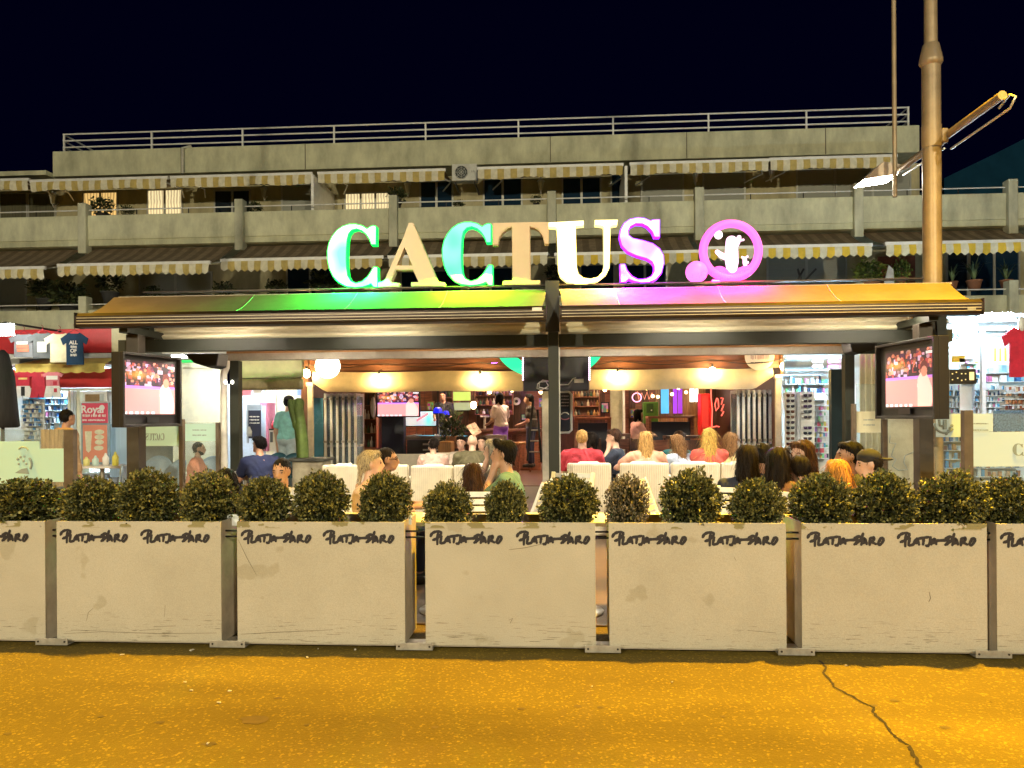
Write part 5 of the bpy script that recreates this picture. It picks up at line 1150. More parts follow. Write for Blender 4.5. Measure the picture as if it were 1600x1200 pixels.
rack('souvenir_shelf', 'goods shelves behind the lower glass screens at right', 'shelf', 1460, 648, 1600, 745, 15.6, 22, 7, PAL_BLUE + PAL_WARM, 13)
MB().pbox(1553, 641, 1600, 674, 15.0, .02).build('rug', mat('woven_blue', (.2, .33, .5), .9, var=.5, scale=30), None, label='woven blue rug hanging behind the right screen', cat='rug')

# --- sunglasses display seen between timber post and dark panel
t = thing('shop_front_bright', 'bright shop front with shelves behind the sunglasses display', 'shop', (X(1262, 15), 15, 0))
pb('back_wall', M_SHOPW, t, 1226, 553, 1345, 760, 15.2, .1); pb('top_strip', M_WHITE, t, 1229, 556, 1330, 560, 14.5, .1)
for (a, b, m) in ((1270, 1286, pmat((.85, .5, .55))), (1294, 1313, pmat((.8, .15, .4)))):
    pb('pink_tag', m, t, a, 562, b, 567, 14.45, .05); pb('pink_tag', m, t, a, 570, b, 575, 14.45, .05)
for k in range(3): pb('shelf_strip', M_WHITE, t, 1229, 578 + 2.2 * k, 1318, 579 + 2.2 * k, 14.5 + .1 * k, .1)
rack('souvenir_shelf', 'shelf of blue bottles and boxes above the sunglasses', 'shelf', 1230, 585, 1297, 614, 14.6, 14, 2, PAL_BLUE + [(.15, .5, .2)], 14, fill=1.)
rack('jewellery_rack', 'rack of small white and orange trinkets right of the sunglasses', 'rack', 1274, 616, 1297, 716, 14.2, 6, 12, PAL_MIX + [(.85, .85, .85)] * 4, 15)
t = thing('sunglasses_stand', 'tall white sunglasses display with two columns', 'display stand', at(1255, 740, 13.6))
pb('column', mat('stand_white', (.82, .85, .88), .5), t, 1230, 612, 1249, 760, 13.6, .15); pb('column', mat('stand_white'), t, 1251, 612, 1273, 760, 13.55, .15); pb('divider', mat('stand_grey', (.5, .55, .65), .5), t, 1246, 614, 1250, 755, 13.5, .05)
for k, px in enumerate((1235, 1262)):
    for j in range(13):
        py = 618 + 8.4 * j
        if k == 1 and j == 5: continue
        c = at(px, py, 13.46); mb = MB(); col = random.Random(j * 3 + k).choice([(.015, .015, .02), (.03, .02, .05), (.05, .02, .12), (.1, .04, .03), (.02, .03, .06)])
        for sx in (-.038, .038): mb.ball((c.x + sx, c.y, c.z), .034, 10, 6, (1, .25, .8))
        mb.bar((c.x - .075, c.y, c.z + .02), (c.x + .075, c.y, c.z + .02), .008, .008)
        mb.build('sunglasses', mat('lens_%d%d' % (k, j % 4), col, .15, var=0), None, label='dark sunglasses in the %s display column, %s from the top' % ('left' if k == 0 else 'right', ORD[j]), cat='sunglasses', group='sunglasses, %s display column' % ('left' if k == 0 else 'right'))
for k, px in enumerate((1240, 1300)):
    x_ = X(px, 14.3); MB().box(x_ - .3, x_ + .3, 14.0, 14.1, 2.62, 2.65).build('led_tube', glow('shop_led3', (.45, .76, 1), 190.), None, label='LED tube above the sunglasses display, %s one' % ('left' if k == 0 else 'right'), cat='ceiling light')
# cream curtain behind right TV
mb = MB(); vs = []; a, b = X(1343, 12.2), X(1376, 12.2); n = 40
for i in range(n + 1):
    u = i / n; vs += [(a + (b - a) * u, 12.2 + .05 * math.sin(u * 22), .02), (a + (b - a) * u, 12.2 + .04 * math.sin(u * 22), Z(1360, 553, 12.2))]
mb._add(vs, [(2 * i, 2 * i + 2, 2 * i + 3, 2 * i + 1) for i in range(n)], True)
mb.build('curtain', mat('cream_curtain', (.72, .66, .46), .85, var=.1), None, label='cream curtain hanging left of the right television', cat='curtain')
MB().pbox(1387, 650, 1470, 765, 13.0, .1).build('partition_wall', mat('cream_partition', (.7, .6, .42), .7, var=.1), None, label='cream partition behind the lower right glass screen', cat='partition')
# ------------------------------------------------------------------ the bar room
YD, YBK = 16.5, 24.0
M_WOODD = mat('dark_wood', (.13, .052, .028), .45, var=.35, scale=4, stretch=(6, 6, .6))
M_WOOD = mat('red_brown_wood', (.32, .11, .055), .4, var=.3, scale=4, stretch=(.6, 6, 6))
M_WOODL = mat('orange_wood', (.45, .2, .06), .45, var=.3, scale=4, stretch=(8, 8, .5))
M_NAVY = mat('navy_panel', (.01, .012, .03), .5)
XL_, XR_ = X(480, YD), X(1222, YD)
MB().box(XL_ - 1, XR_ + 1, YD + .1, YBK + .5, 0.0, .02).build('bar_floor', mat('bar_floor_boards', (.16, .08, .05), .4, var=.3, scale=4, stretch=(.4, 7, 1)), kind='structure')
room = thing('bar_room', 'dark wood panelled bar room behind the folding doors', 'bar room', (0, YD, 0))
MB().box(XL_ - 1, XR_ + 1.2, YBK, YBK + .1, .02, 3.1).build('back_wall', M_WOODD, room)
MB().box(XL_ - .1, XL_, YD + .2, YBK - .01, .02, 3.1).build('side_wall', M_WOODD, room)
MB().box(XR_ + .1, XR_ + .2, YD + .2, YBK - .01, .02, 3.1).build('side_wall', M_WOODD, room)
MB().box(XL_ - .1, XR_ + .2, YD + .2, YBK, 3.101, 3.2).build('ceiling', M_WOODD, room)
MB().box(XL_ - .2, XR_ + .2, 11.2, YD + .2, 3.0, 3.06).build('annex_roof', mat('annex_roof_sheet', (.3, .27, .22), .7), room)
# vertical planks on the back wall, right half and behind the counter
r = random.Random(8); px = 935; k = 0
while px < 1150:
    w_ = r.uniform(9, 14); Yq = YBK - .03
    m_ = M_WOODL if 1015 < px < 1095 else (M_WOOD if r.random() < .6 else M_WOODD)
    MB().box(X(px, Yq), X(px + w_ - .8, Yq), Yq - r.uniform(.0, .02), YBK - .001, .03, 3.0).build('plank', m_, room); px += w_
px = 560
while px < 850:
    w_ = r.uniform(10, 13); Yq = YBK - .03
    MB().box(X(px, Yq), X(px + w_ - .8, Yq), Yq - r.uniform(.0, .02), YBK - .001, .03, 3.0).build('plank', M_WOOD if r.random() < .4 else M_WOODD, room); px += w_
# timber header, posts, canvas valance
hd = thing('timber_frame', 'brown timber header beam and posts in front of the bar', 'timber frame', (0, YD, 0))
M_TIM = mat('brown_timber', (.2, .075, .035), .5, var=.3, scale=4, stretch=(.5, 5, 5)); M_TIMV = mat('brown_timber_post', (.17, .075, .04), .5, var=.3, scale=4, stretch=(5, 5, .5))
MB().box(X(484, YD), X(1217, YD), YD - .05, YD + .08, 2.50, 2.66).build('beam', M_TIM, hd, bev=.01); MB().box(X(484, YD), X(1217, YD), YD - .03, YD + .08, 2.67, 2.84).build('beam', M_TIM, hd, bev=.01)
for (a, b) in ((472.5, 483.5), (1217.5, 1228)):
    MB().box(X(a, YD), X(b, YD), YD - .1, YD + .06, .02, 2.86).build('post', M_TIMV, hd, bev=.01)
for (a, b, py) in ((484, 491.5, 604), (1209, 1217, 592)):
    MB().box(X(a, YD), X(b, YD), YD - .16, YD - .06, .02, Z(a, py, YD)).build('white_post', mat('cream_post', (.78, .7, .55), .5), hd); MB().box(X(a - 1.5, YD), X(b + 1.5, YD), YD - .18, YD - .05, Z(a, py, YD), Z(a, py - 6, YD)).build('post_cap', mat('cream_post'), hd)
MB().box(X(847, YD), X(858, YD), YD - .1, YD + .02, .02, 2.45).build('white_post', mat('white_post', (.8, .72, .62), .5), hd)
M_CANV = mat('canvas_cream', (.74, .62, .42), .75, var=.12, scale=2, bump=.3, bscale=5)
for (a, b, lab, sd) in ((488, 817, 'cream canvas valance over the left half of the bar front', 1), (921, 1208, 'cream canvas valance over the right half of the bar front', 2)):
    mb = MB(); nx, ny = 44, 8; vs = []
    for i in range(nx + 1):
        u = i / nx; x = X(a + (b - a) * u, YD - .2)
        for j in range(ny + 1):
            v = j / ny; e = (.12 * max(0, u - .9) / .1 if sd == 2 else .1 * max(0, .06 - u) / .06)
            z = 2.49 - .43 * v + e * v * 2 + .012 * math.sin(u * 11 + sd); y = YD - .17 - .05 * math.sin(PI * v) + .02 * math.sin(u * 40 + 3 * v) * (1 - v) + .02 * mnoise.noise(Vector((u * 8, v * 3, sd)))
            vs.append((x, y, z))
    mb._add(vs, [(i * (ny + 1) + j, i * (ny + 1) + j + 1, (i + 1) * (ny + 1) + j + 1, (i + 1) * (ny + 1) + j) for i in range(nx) for j in range(ny)], True)
    mb.build('canvas_valance', M_CANV, None, label=lab, cat='valance')
# hanging bulbs
for k, (px, py) in enumerate([(592, 590), (750, 590), (965, 586), (1113, 579), (479, 582), (1225, 571)]):
    Yb = YD - .42; c = at(px, py, Yb); t = thing('festoon_bulb', ['warm bulb before the canvas, leftmost of four', 'warm bulb before the canvas left of the dark screen', 'warm bulb before the canvas right of the dark screen', 'warm bulb before the canvas, rightmost of four', 'warm bulb on the left timber post', 'warm bulb on the right timber post'][k], 'bulb', c, 0, 'warm festoon bulbs')
    MB().ball((c.x, c.y, c.z - .02), .075, 14, 10, (1, 1, 1.2)).build('bulb_glass', glow('bulb_warm', (1, .66, .24), 190. if k < 4 else 80.), t)
    MB().tube([(c.x, c.y, c.z + .06), (c.x, c.y, c.z + .14)], .025, 8).build('socket', M_DARK, t)
    MB().tube([(c.x, c.y, c.z + .14), (c.x, YD - .1, 2.56)], .006, 5).build('cord', M_DARK, t)
# round beer sign at the right end of the beam
c = at(1187, 556, YD - .3); t = thing('round_sign', 'round cream sign hanging at the right end of the beam', 'sign', c)
rr_ = .3; MB().prism([(c.x + rr_ * math.cos(2 * PI * q / 32), c.z + rr_ * math.sin(2 * PI * q / 32)) for q in range(32)], YD - .3, YD - .27).build('disc', mat('sign_cream', (.74, .64, .48), .5, var=.03), t)
print_line(t, 1173, 1201, 558, YD - .301, m=mat('faded_red_ink', (.55, .35, .28), .6), hh=8); print_line(t, 1173, 1201, 566.5, YD - .301, m=M_DARK, hh=2)
# dark back of a big screen with LED strip, behind the centre post
t = thing('projection_screen_box', 'dark navy screen back with pink LED edge behind the centre post', 'screen', at(868, 612, 13.2))
pb('panel', mat('screen_back_navy', (.002, .002, .008), .4), t, 818, 558, 920, 611, 13.2, .1, .01)
for a in (816.2, 920.2):
    o = pb('led_strip', M_DARK, t, a, 556, a + 1.6, 596, 13.19, .03)
    for k in range(12): c = at(a + .8, 559 + 3.1 * k, 13.17); MB().ball(c, .012, 8, 5).build('led', glow('led_pink', (1, .55, .75) if k < 9 else (.3, 1, .9), 9.), o)
pts = [at(858, 596, 13.15), at(848, 594, 13.15), at(840, 600, 13.15), at(839, 607, 13.15), at(847, 609, 13.15), at(857, 603, 13.15), at(853, 596, 13.15), at(843, 597, 13.15), at(842, 605, 13.15), at(855, 608, 13.15), at(876, 601, 13.15), at(888, 601, 13.15), at(895, 592, 13.15), at(900, 590, 13.15)]
MB().tube(pts, .012, 6).build('white_cable', M_WHITE, t); pb('power_strip', mat('pale_strip', (.7, .72, .55), .5), t, 897, 592, 912, 598, 13.15, .04)
# green ring sign behind it
c = at(859, 536, 14.0); t = thing('neon_sign', 'big round green glowing sign half hidden behind the gutter', 'sign', c); R1, R0 = 86 * 14 / F, 62 * 14 / F
poly = [(c.x + R1 * math.cos(PI + PI * k / 30), c.z + R1 * math.sin(PI + PI * k / 30) * .66) for k in range(31)]; hole = [(c.x + R0 * math.cos(PI * 2 - PI * k / 30), c.z + R0 * math.sin(PI * 2 - PI * k / 30) * .62) for k in range(31)]
MB().prism(poly + hole, 14.0, 14.06).build('ring', glow('green_ring', (.03, .8, .33), 1.5), t)
# folding glass doors stacked at both sides
M_DG = glass('door_glass', (.55, .7, .85), .25)
for (p0, p1, n, pyb, lab, sgn) in ((506, 562, 6, 722, 'folding glass doors stacked at the left side of the bar', 1), (1150, 1208, 7, 712, 'folding glass doors stacked at the right side of the bar', -1)):
    t = thing('folding_doors', lab, 'folding doors', (X(p0, YD + .3), YD + .3, 0))
    for k in range(n):
        a = X(p0 + (p1 - p0) * (k + .1) / n, YD + .3); b = a + .05; sp = X(p0 + (p1 - p0) * (k + .95) / n, YD + .3)
        zt = 2.05; lf = MB(); lf.box(a, b, YD + .25, YD + .32, .03, zt); lf.box(a + .01, a + .04, YD + .9, YD + .97, .03, zt); lf.box(a + .012, a + .038, YD + .321, YD + .899, zt - .07, zt); lf.box(a + .012, a + .038, YD + .321, YD + .899, .03, .14); lf.box(a + .012, a + .038, YD + .321, YD + .899, .85, .9)
        lf = lf.build('door_leaf', mat('door_frame_white', (.7, .7, .68), .4), t)
        MB().box(a + .022, a + .028, YD + .322, YD + .898, .141, zt - .071).build('pane', M_DG, lf)
        MB().quad((b + .003, YD + .34, .1), (sp, YD + .36, .1), (sp, YD + .36, zt - .05), (b + .003, YD + .34, zt - .05)).build('pane', M_DG, lf)
        for zz in (.95, 1.9): MB().box(a - .012, b + .012, YD + .235, YD + .249, zz, zz + .05).build('hinge', M_STEEL, lf)
MB().pbox(489, 622, 505, 745, YD + .3, .03).build('blue_glass_door', mat('blue_glass', (.12, .4, .6), .25, var=.2, scale=2), None, label='pale blue glass door left of the folding doors', cat='glass door')

# --- furnishings (pixel boxes at real depths)
t = thing('television', 'lit television on a black stand inside the bar', 'television', at(622, 705, 19.0), 0)
pb('cabinet', M_BEZ, t, 587.5, 609, 656, 652, 19.0, .08, .01)
a, b, z0, z1 = X(590, 19), X(654, 19), Z(622, 650, 19), Z(622, 611, 19)
picture('screen', (a, 18.995, z0), (b - a, 0, 0), (0, 0, z1 - z0), 96, 58, match(6), print_mat('screen_picture_bar', 1.6), t)
MB().box(X(596, 19.05), X(630, 19.05), 19.05, 19.35, .02, Z(613, 652, 19.05)).build('stand', M_NAVY, t)
MB().ball(at(583, 636, 18.8), .12, 12, 8, (.6, .6, 2.2)).build('inflatable_bottle', pmat((.8, .85, .9)), None, label='white bottle-shaped display left of the bar television', cat='display')
t = thing('pool_table', 'pool table with blue cloth inside the bar', 'pool table', at(670, 700, 19.6))
x0, x1 = X(636, 19.4), X(718, 19.4); zt = Z(675, 683, 19.4)
MB().box(x0, x1, 19.4, 21.4, zt - .02, zt - .001).build('cloth', mat('pool_blue', (.02, .3, .5), .8, var=.05), t)
mb = MB(); mb.box(x0 - .1, x1 + .1, 19.28, 19.4, zt - .06, zt + .03); mb.build('cushion_rail', mat('rail_wood', (.12, .08, .06), .35), t); MB().box(x0 - .1, x0, 19.401, 21.4, zt - .06, zt + .03).build('cushion_rail', mat('rail_wood'), t)
MB().box(x0, x1, 19.35, 21.3, zt - .45, zt - .07).build('cabinet', mat('pool_black', (.02, .015, .015), .4), t)
for k in range(2): MB().box(X(660, 19.3), X(700, 19.3), 19.30, 19.349, zt - .2 - .14 * k, zt - .16 - .14 * k).build('drawer_strip', M_STEEL, t)
for sx in (x0 + .15, x1 - .15):
    for yy in (19.5, 21.1): MB().box(sx - .08, sx + .08, yy, yy + .16, .02, zt - .45).build('leg', mat('pool_black'), t)
for k, (px, py) in enumerate(((680, 678), (684, 681), (692, 679))): c = at(px, py, 20.2); MB().ball((c.x, 20.2, zt + .03), .03, 10, 7).build('pool_ball', pmat((.85, .8, .7)), None, label='white ball on the blue pool cloth, %s from the left' % ORD[k], cat='ball', group='balls on the pool table')
def aurora(U, V):
    c = np.ones(U.shape + (3,)) * np.array((.55, .75, .8)); c[..., 0] += .25 * np.exp(-((U - .15) / .15) ** 2) - .4 * np.exp(-(((U - .75) / .13) ** 2 + ((V - .4) / .5) ** 2)); c[..., 1] += .1 * np.sin(U * 9)
    m = np.abs(V - (.35 + 1.1 * np.sin(U * 2.2 - .8) * .6)) < .09; c[m & (U > .35) & (U < .75)] = (.8, .25, .3)
    return np.clip(c, .05, 1)
t = thing('art_panel', 'pastel rainbow picture panel above the pool table', 'picture', at(660, 668, 22.5))
a, b, z0, z1 = X(634, 22.5), X(681, 22.5), Z(657, 665, 22.5), Z(657, 643, 22.5)
picture('picture_face', (a, 22.49, z0), (b - a, 0, 0), (0, 0, z1 - z0), 46, 22, aurora, print_mat('panel_lit', .75), t); MB().box(a - .03, b + .03, 22.5, 22.55, z0 - .03, z1 + .03).build('frame', M_DARK, t)
for (px, py, s, lab) in ((684, 641, .13, 'bright blue lampshade over the pool table, larger one'), (697, 645, .09, 'bright blue lampshade over the pool table, smaller one')):
    c = at(px, py, 20.4); t = thing('pool_lamp', lab, 'lamp', c, 0, 'blue lamps over the pool table'); MB().lathe([(s, -s * .6), (s * 1.02, -s * .55), (s * .8, s * .3), (s * .5, s * .6)], c, 14).build('shade', glow('blue_shade', (.01, .02, .9), 1.1), t); MB().tube([(c.x, c.y, c.z + s * .6), (c.x, c.y, 3.1)], .012, 5).build('rod', M_DARK, t)
    MB().tube([(c.x + .02, c.y, c.z - s * .6), (c.x + .04, c.y, 0.9)], .014, 6).build('cue_stand', M_STEEL, t)
def shelf_unit(label, px0, py0, px1, py1, Y, rows, cols, pal, seed, glowpanels=()):
    t = thing('bottle_shelf', label, 'shelf', at((px0 + px1) / 2, py1, Y)); r = random.Random(seed)
    x0, x1 = X(px0, Y), X(px1, Y); z0, z1 = Z((px0 + px1) / 2, py1, Y), Z((px0 + px1) / 2, py0, Y)
    MB().box(x0, x1, Y + .25, Y + .28, z0, z1).build('back_panel', M_WOODD, t)
    for sx in (x0 - .03, x1): MB().box(sx, sx + .03, Y, Y + .28, z0, z1).build('side_panel', M_WOOD, t)
    dz = (z1 - z0) / rows; mats = [pmat(p) for p in pal]
    for j in range(rows):
        zz = z0 + dz * j; MB().box(x0, x1, Y, Y + .249, zz, zz + .02).build('shelf', M_WOOD, t)
        for i in range(cols):
            if r.random() < .15: continue
            xx = x0 + (x1 - x0) * (i + .5) / cols; h = dz * r.uniform(.55, .82); q = min(.045, (x1 - x0) / cols * .42)
            MB().lathe([(q, .021), (q, h * .55), (q * .4, h * .75), (q * .4, h)], (xx, Y + .12, zz), 8).build('bottle', r.choice(mats), t)
    return t
BOT = [(.05, .12, .05), (.3, .15, .04), (.6, .55, .4), (.15, .04, .03), (.02, .03, .03), (.5, .3, .1), (.7, .7, .65)]
shelf_unit('bottle shelves behind the bar counter left of the hanging bulb', 688, 603, 706, 640, 23.2, 2, 5, BOT, 1)
shelf_unit('bottle shelves behind the bar counter right of the hanging bulb', 742, 604, 800, 648, 23.2, 3, 11, BOT, 2)
shelf_unit('tall bottle shelf right of the chalk board', 897, 606, 936, 650, 22.0, 3, 8, BOT, 3)
shelf_unit('bottle shelf at the left side wall of the bar', 566, 612, 586, 700, 21.0, 4, 4, BOT, 4)
for (a, b, c_, d, col, s, lab) in ((708, 612, 735, 626, (.55, .75, .12), .9, 'yellow green lit panel behind the bar'), (709, 629, 735, 641, (.5, .6, .3), .6, 'pale green lit panel behind the bar'), (745, 604, 786, 609, (1, .75, .1), 1.4, 'row of yellow lights along the bar top shelf')):
    pb('lit_panel', glow('lit_%d' % a, col, s), None, a, b, c_, d, 22.9, .04, label=lab, cat='lit panel')
t = thing('bar_counter', 'long dark red wooden bar counter with slatted front', 'bar counter', at(770, 705, 21.0))
MB().box(X(722, 21), X(846, 21), 20.9, 21.5, 1.08, 1.16).build('counter_top', M_WOODD, t, bev=.01); MB().box(X(724, 21), X(844, 21), 21.05, 21.4, .02, 1.08).build('counter_front', M_WOOD, t)
for k in range(14): px = 728 + 8.2 * k; MB().box(X(px, 21.0), X(px + 5, 21), 21.0, 21.049, .08, 1.0).build('slat', M_WOOD if k % 3 else M_TIM, t)
c = at(708, 668, 19.3)
t = thing('beer_tap', 'chrome beer tap column standing on the bar', 'beer tap', at(757, 640, 21.2)); MB().tube([(X(757, 21.2), 21.2, 1.16), (X(757, 21.2), 21.2, 1.5)], .035, 8).tube([(X(750, 21.2), 21.2, 1.5), (X(764, 21.2), 21.2, 1.5)], .03, 8).build('column', M_STEEL, t)
c = at(807, 627, 23.5); t = thing('round_plate', 'round white plate picture on the bar wall', 'plate', c); MB().prism([(c.x + .12 * math.cos(2 * PI * q / 24), c.z + .12 * math.sin(2 * PI * q / 24)) for q in range(24)], 23.5, 23.53).build('plate', pmat((.8, .75, .62)), t); MB().prism([(c.x + .05 * math.cos(2 * PI * q / 12), c.z + .05 * math.sin(2 * PI * q / 12)) for q in range(12)], 23.48, 23.499).build('motif', M_DARK, t)
c = at(740, 633, 18.6); t = thing('pendant_bulb', 'warm pendant bulb hanging inside above the bar', 'bulb', c); MB().ball(c, .07, 14, 10, (1, 1, 1.3)).build('bulb_glass', glow('pendant_warm', (1, .62, .24), 70.), t); MB().tube([(c.x, c.y, c.z + .09), (c.x, c.y, 3.1)], .008, 5).build('cord', M_DARK, t)
t = thing('chalk_board', 'tall blackboard with white rounded frame beside the centre post', 'blackboard', at(884, 675, 17.6))
x0, x1, z0, z1 = X(870, 17.6), X(892.5, 17.6), Z(884, 676, 17.6), Z(884, 612, 17.6)
MB().box(x0 + .03, x1 - .03, 17.62, 17.65, z0 + .03, z1 - .03).build('board', mat('chalk_black', (.01, .012, .03), .6), t)
MB().tube([(x0, 17.61, z0 + .06), (x0, 17.61, z1 - .06), (x0 + .06, 17.61, z1), (x1 - .06, 17.61, z1), (x1, 17.61, z1 - .06), (x1, 17.61, z0 + .06), (x1 - .06, 17.61, z0), (x0 + .06, 17.61, z0), (x0, 17.61, z0 + .06)], .028, 8).build('frame', M_WHITE, t)
for k in range(4): print_line(t, 877, 889, 619 + 5 * k, 17.615, m=pmat((.5, .45, .5)))
c = at(883, 648, 17.61); MB().tube([(c.x + .08 * math.cos(a_), 17.61, c.z + .05 * math.sin(a_)) for a_ in [PI * k / 10 for k in range(11)]], .012, 5).build('chalk_drawing', WH, t); MB().tube([(c.x + .09 * math.cos(a_), 17.61, c.z - .07 - .04 * math.sin(a_)) for a_ in [PI * k / 10 for k in range(11)]], .012, 5).build('chalk_drawing', pmat((.5, .15, .2)), t)
def bar_table(name, label, px0, px1, py, Y, m, h2=None, d=.6, base=None):
    t = thing(name, label, 'table', at((px0 + px1) / 2, py, Y)); x0, x1 = X(px0, Y), X(px1, Y); zt = Z((px0 + px1) / 2, py, Y)
    MB().box(x0, x1, Y, Y + d, zt - .06, zt).build('top', m, t, bev=.008)
    for sx in (x0 + .05, x1 - .05):
        for yy in (Y + .06, Y + d - .06): MB().box(sx - .04, sx + .04, yy - .04, yy + .04, .02, zt - .061).build('leg', m, t)
    if base: MB().box(x0 + .1, x1 - .1, Y + .1, Y + d - .11, .02, zt - .15).build('drinks_crate', base, t)
bar_table('high_table', 'red wooden high table right inside the bar', 1012, 1085, 650, 20.0, M_WOOD, base=M_NAVY); bar_table('high_table', 'brown wooden high table below the tall bottle shelf', 897, 955, 652, 20.0, M_WOOD, base=M_NAVY)
bar_table('dining_table', 'dark dining table inside, left of the girl in pink', 950, 985, 678, 18.5, M_WOODD); bar_table('dining_table', 'dark dining table inside behind the blonde women', 1040, 1110, 681, 17.6, M_WOODD)
for k, (px, Yc) in enumerate(((968, 18.2), (1000, 18.2), (1030, 17.4), (1080, 17.3), (1115, 17.4), (925, 18.4))):
    c = at(px, 690, Yc); t = thing('wooden_chair', 'dark wooden chair at the inner tables, %s in the row' % ORD[[1, 2, 3, 4, 5, 0][k]], 'chair', (c.x, Yc, .02), 0, 'dark wooden chairs inside the bar')
    for sx in (-.2, .2): MB().box(c.x + sx - .02, c.x + sx + .02, Yc, Yc + .04, .021, .98).build('leg', M_WOODD if k % 2 else M_WOOD, t); MB().box(c.x + sx - .02, c.x + sx + .02, Yc + .4, Yc + .44, .021, .45).build('leg', M_WOODD, t)
    MB().box(c.x - .22, c.x + .22, Yc - .01, Yc + .45, .451, .49).build('seat', M_WOODD, t); MB().box(c.x - .18, c.x + .18, Yc + .01, Yc + .03, .72, .96).build('backrest', M_WOODD if k % 2 else M_WOOD, t)
pb('pale_wall', mat('pale_green_wall', (.5, .5, .33), .7), room, 954, 602, 973, 760, 22.6, .1); pb('white_jamb', M_WHITE, room, 973.3, 602, 977, 760, 22.5, .15)
pb('strip_light', glow('strip_white', (1, .85, 1), 3.), None, 952, 600, 1001, 606, 19.2, .06, label='white strip light along the inner header right of the post', cat='strip light')
c = at(995, 621, 22.8); t = thing('neon_ring', 'pink neon ring with script beside the green cabinet', 'neon sign', c); MB().tube([(c.x + .13 * math.cos(2 * PI * k / 24), c.y, c.z + .13 * math.sin(2 * PI * k / 24)) for k in range(25)], .018, 6).build('ring', glow('neon_pink', (1, .45, .7), 2.2), t)
MB().tube([at(p, q, 22.75) for p, q in ((996, 612), (998, 624), (1003, 614), (1007, 624), (1011, 612), (1014, 624), (1019, 614))], .014, 6).build('script_tube', glow('neon_orange', (1, .35, .2), 1.8), t)
t = thing('cabinet', 'small green metal cabinet on the inner high table', 'cabinet', at(1017, 660, 20.9)); pb('casing', mat('green_metal', (.09, .22, .03), .4, .2), t, 1006, 628, 1029, 662, 20.9, .4, .02); pb('door', mat('dark_green_metal', (.03, .08, .015), .4), t, 1010, 631, 1021, 645, 20.88, .015); pb('knob', WH, t, 1017, 640, 1019, 642, 20.87, .008)
for (a, b, m, lab) in ((1033, 1045, glow('neon_blue', (.1, .5, .9), 1.2), 'blue lit glass strip on the plank wall'), (1052, 1058, glow('neon_violet', (.4, .05, .8), 1.2), 'violet lit strip on the plank wall, left one'), (1059.5, 1066, glow('neon_violet2', (.42, .05, .75), 1.0), 'violet lit strip on the plank wall, right one'), (1078, 1085, glow('tube_white', (1, .95, .7), 3.), 'white lit tube on the plank wall, left one'), (1087, 1091, glow('tube_white2', (1, .95, .8), 2.2), 'white lit tube on the plank wall, right one')):
    pb('light_strip', m, None, a, 602, b, 646 if a < 1070 else 628, 23.7, .05, label=lab, cat='light strip', group='light strips on the plank wall')
for k, (px, py) in enumerate(((1020, 619), (1028, 620), (1050, 616), (1072, 613))): c = at(px, py, 21.5); MB().ball(c, .045, 10, 7).build('wall_bulb', glow('warm_bulb_small', (1, .65, .25), 10.), None, label='small warm bulb on the plank wall, %s from the left' % ORD[k], cat='bulb', group='small warm bulbs on the plank wall')
t = thing('drinks_fridge', 'bright red drinks fridge beside the red neon', 'fridge', at(1104, 675, 21.5)); pb('cabinet', mat('fridge_red', (.75, .015, .015), .4, var=.04), t, 1095, 615, 1113, 690, 21.5, .5, .02); pb('glass_door', glow('fridge_lit', (1, .06, .04), .55), t, 1097, 618, 1107, 668, 21.48, .015)
t = thing('neon_sign', 'red neon script on the wall right of the red fridge', 'neon sign', at(1125, 660, 22.0))
for pts in ([(1111, 604), (1111, 620), (1113, 640), (1112, 666)], [(1120, 622), (1117, 632), (1119, 642), (1123, 636), (1122, 624), (1120, 622)], [(1126, 622), (1130, 622), (1127, 632), (1131, 632), (1127, 642), (1131, 643), (1127, 650)], [(1108, 668), (1120, 666), (1124, 667)]): MB().tube([at(p, q, 21.4) for p, q in pts], .016, 6).build('neon_tube', glow('neon_red', (1, .12, .08), 2.5), t)
t = thing('step_ladder', 'dark folded step ladder inside the doorway', 'ladder', at(836, 718, 18.5)); mb = MB()
for a, b in (((824, 720), (833, 625)), ((846, 722), (840, 640))): mb.tube([at(*a, 18.5), at(*b, 18.5)], .03, 6)
mb.build('rails', M_DARK, t)
for k in range(4): py = 655 + 17 * k; MB().tube([at(830 - .09 * (py - 655) / 1.5, py, 18.5), at(842 + .05 * (py - 655), py, 18.5)], .02, 6).build('rung', M_STEEL, t)
# unseen ceiling lamps added to brighten the room
for k, (x_, y_, col, s) in enumerate(((X(700, 21), 21., (1, .7, .42), 380.), (X(800, 20), 20.2, (1, .7, .42), 360.), (X(930, 20), 20., (1, .7, .42), 360.), (X(1070, 21), 21., (1, .7, .42), 380.), (X(775, 22.5), 21.9, (.4, .08, 1), 160.))):
    t = thing('ceiling_lamp', 'added unseen ceiling lamp inside the bar, %s' % ['first of five', 'second of five', 'third of five', 'fourth of five', 'violet one'][k], 'ceiling light', (x_, y_, 3.1), 0, 'added ceiling lamps inside the bar')
    MB().lathe([(.2, -.05), (.2, -.0)], (x_, y_, 3.1), 18).build('rim', M_DARK, t); MB().lathe([(.17, -.06), (.17, -.052)], (x_, y_, 3.1), 18).build('diffuser', glow('ceiling_%d' % k, col, s), t)

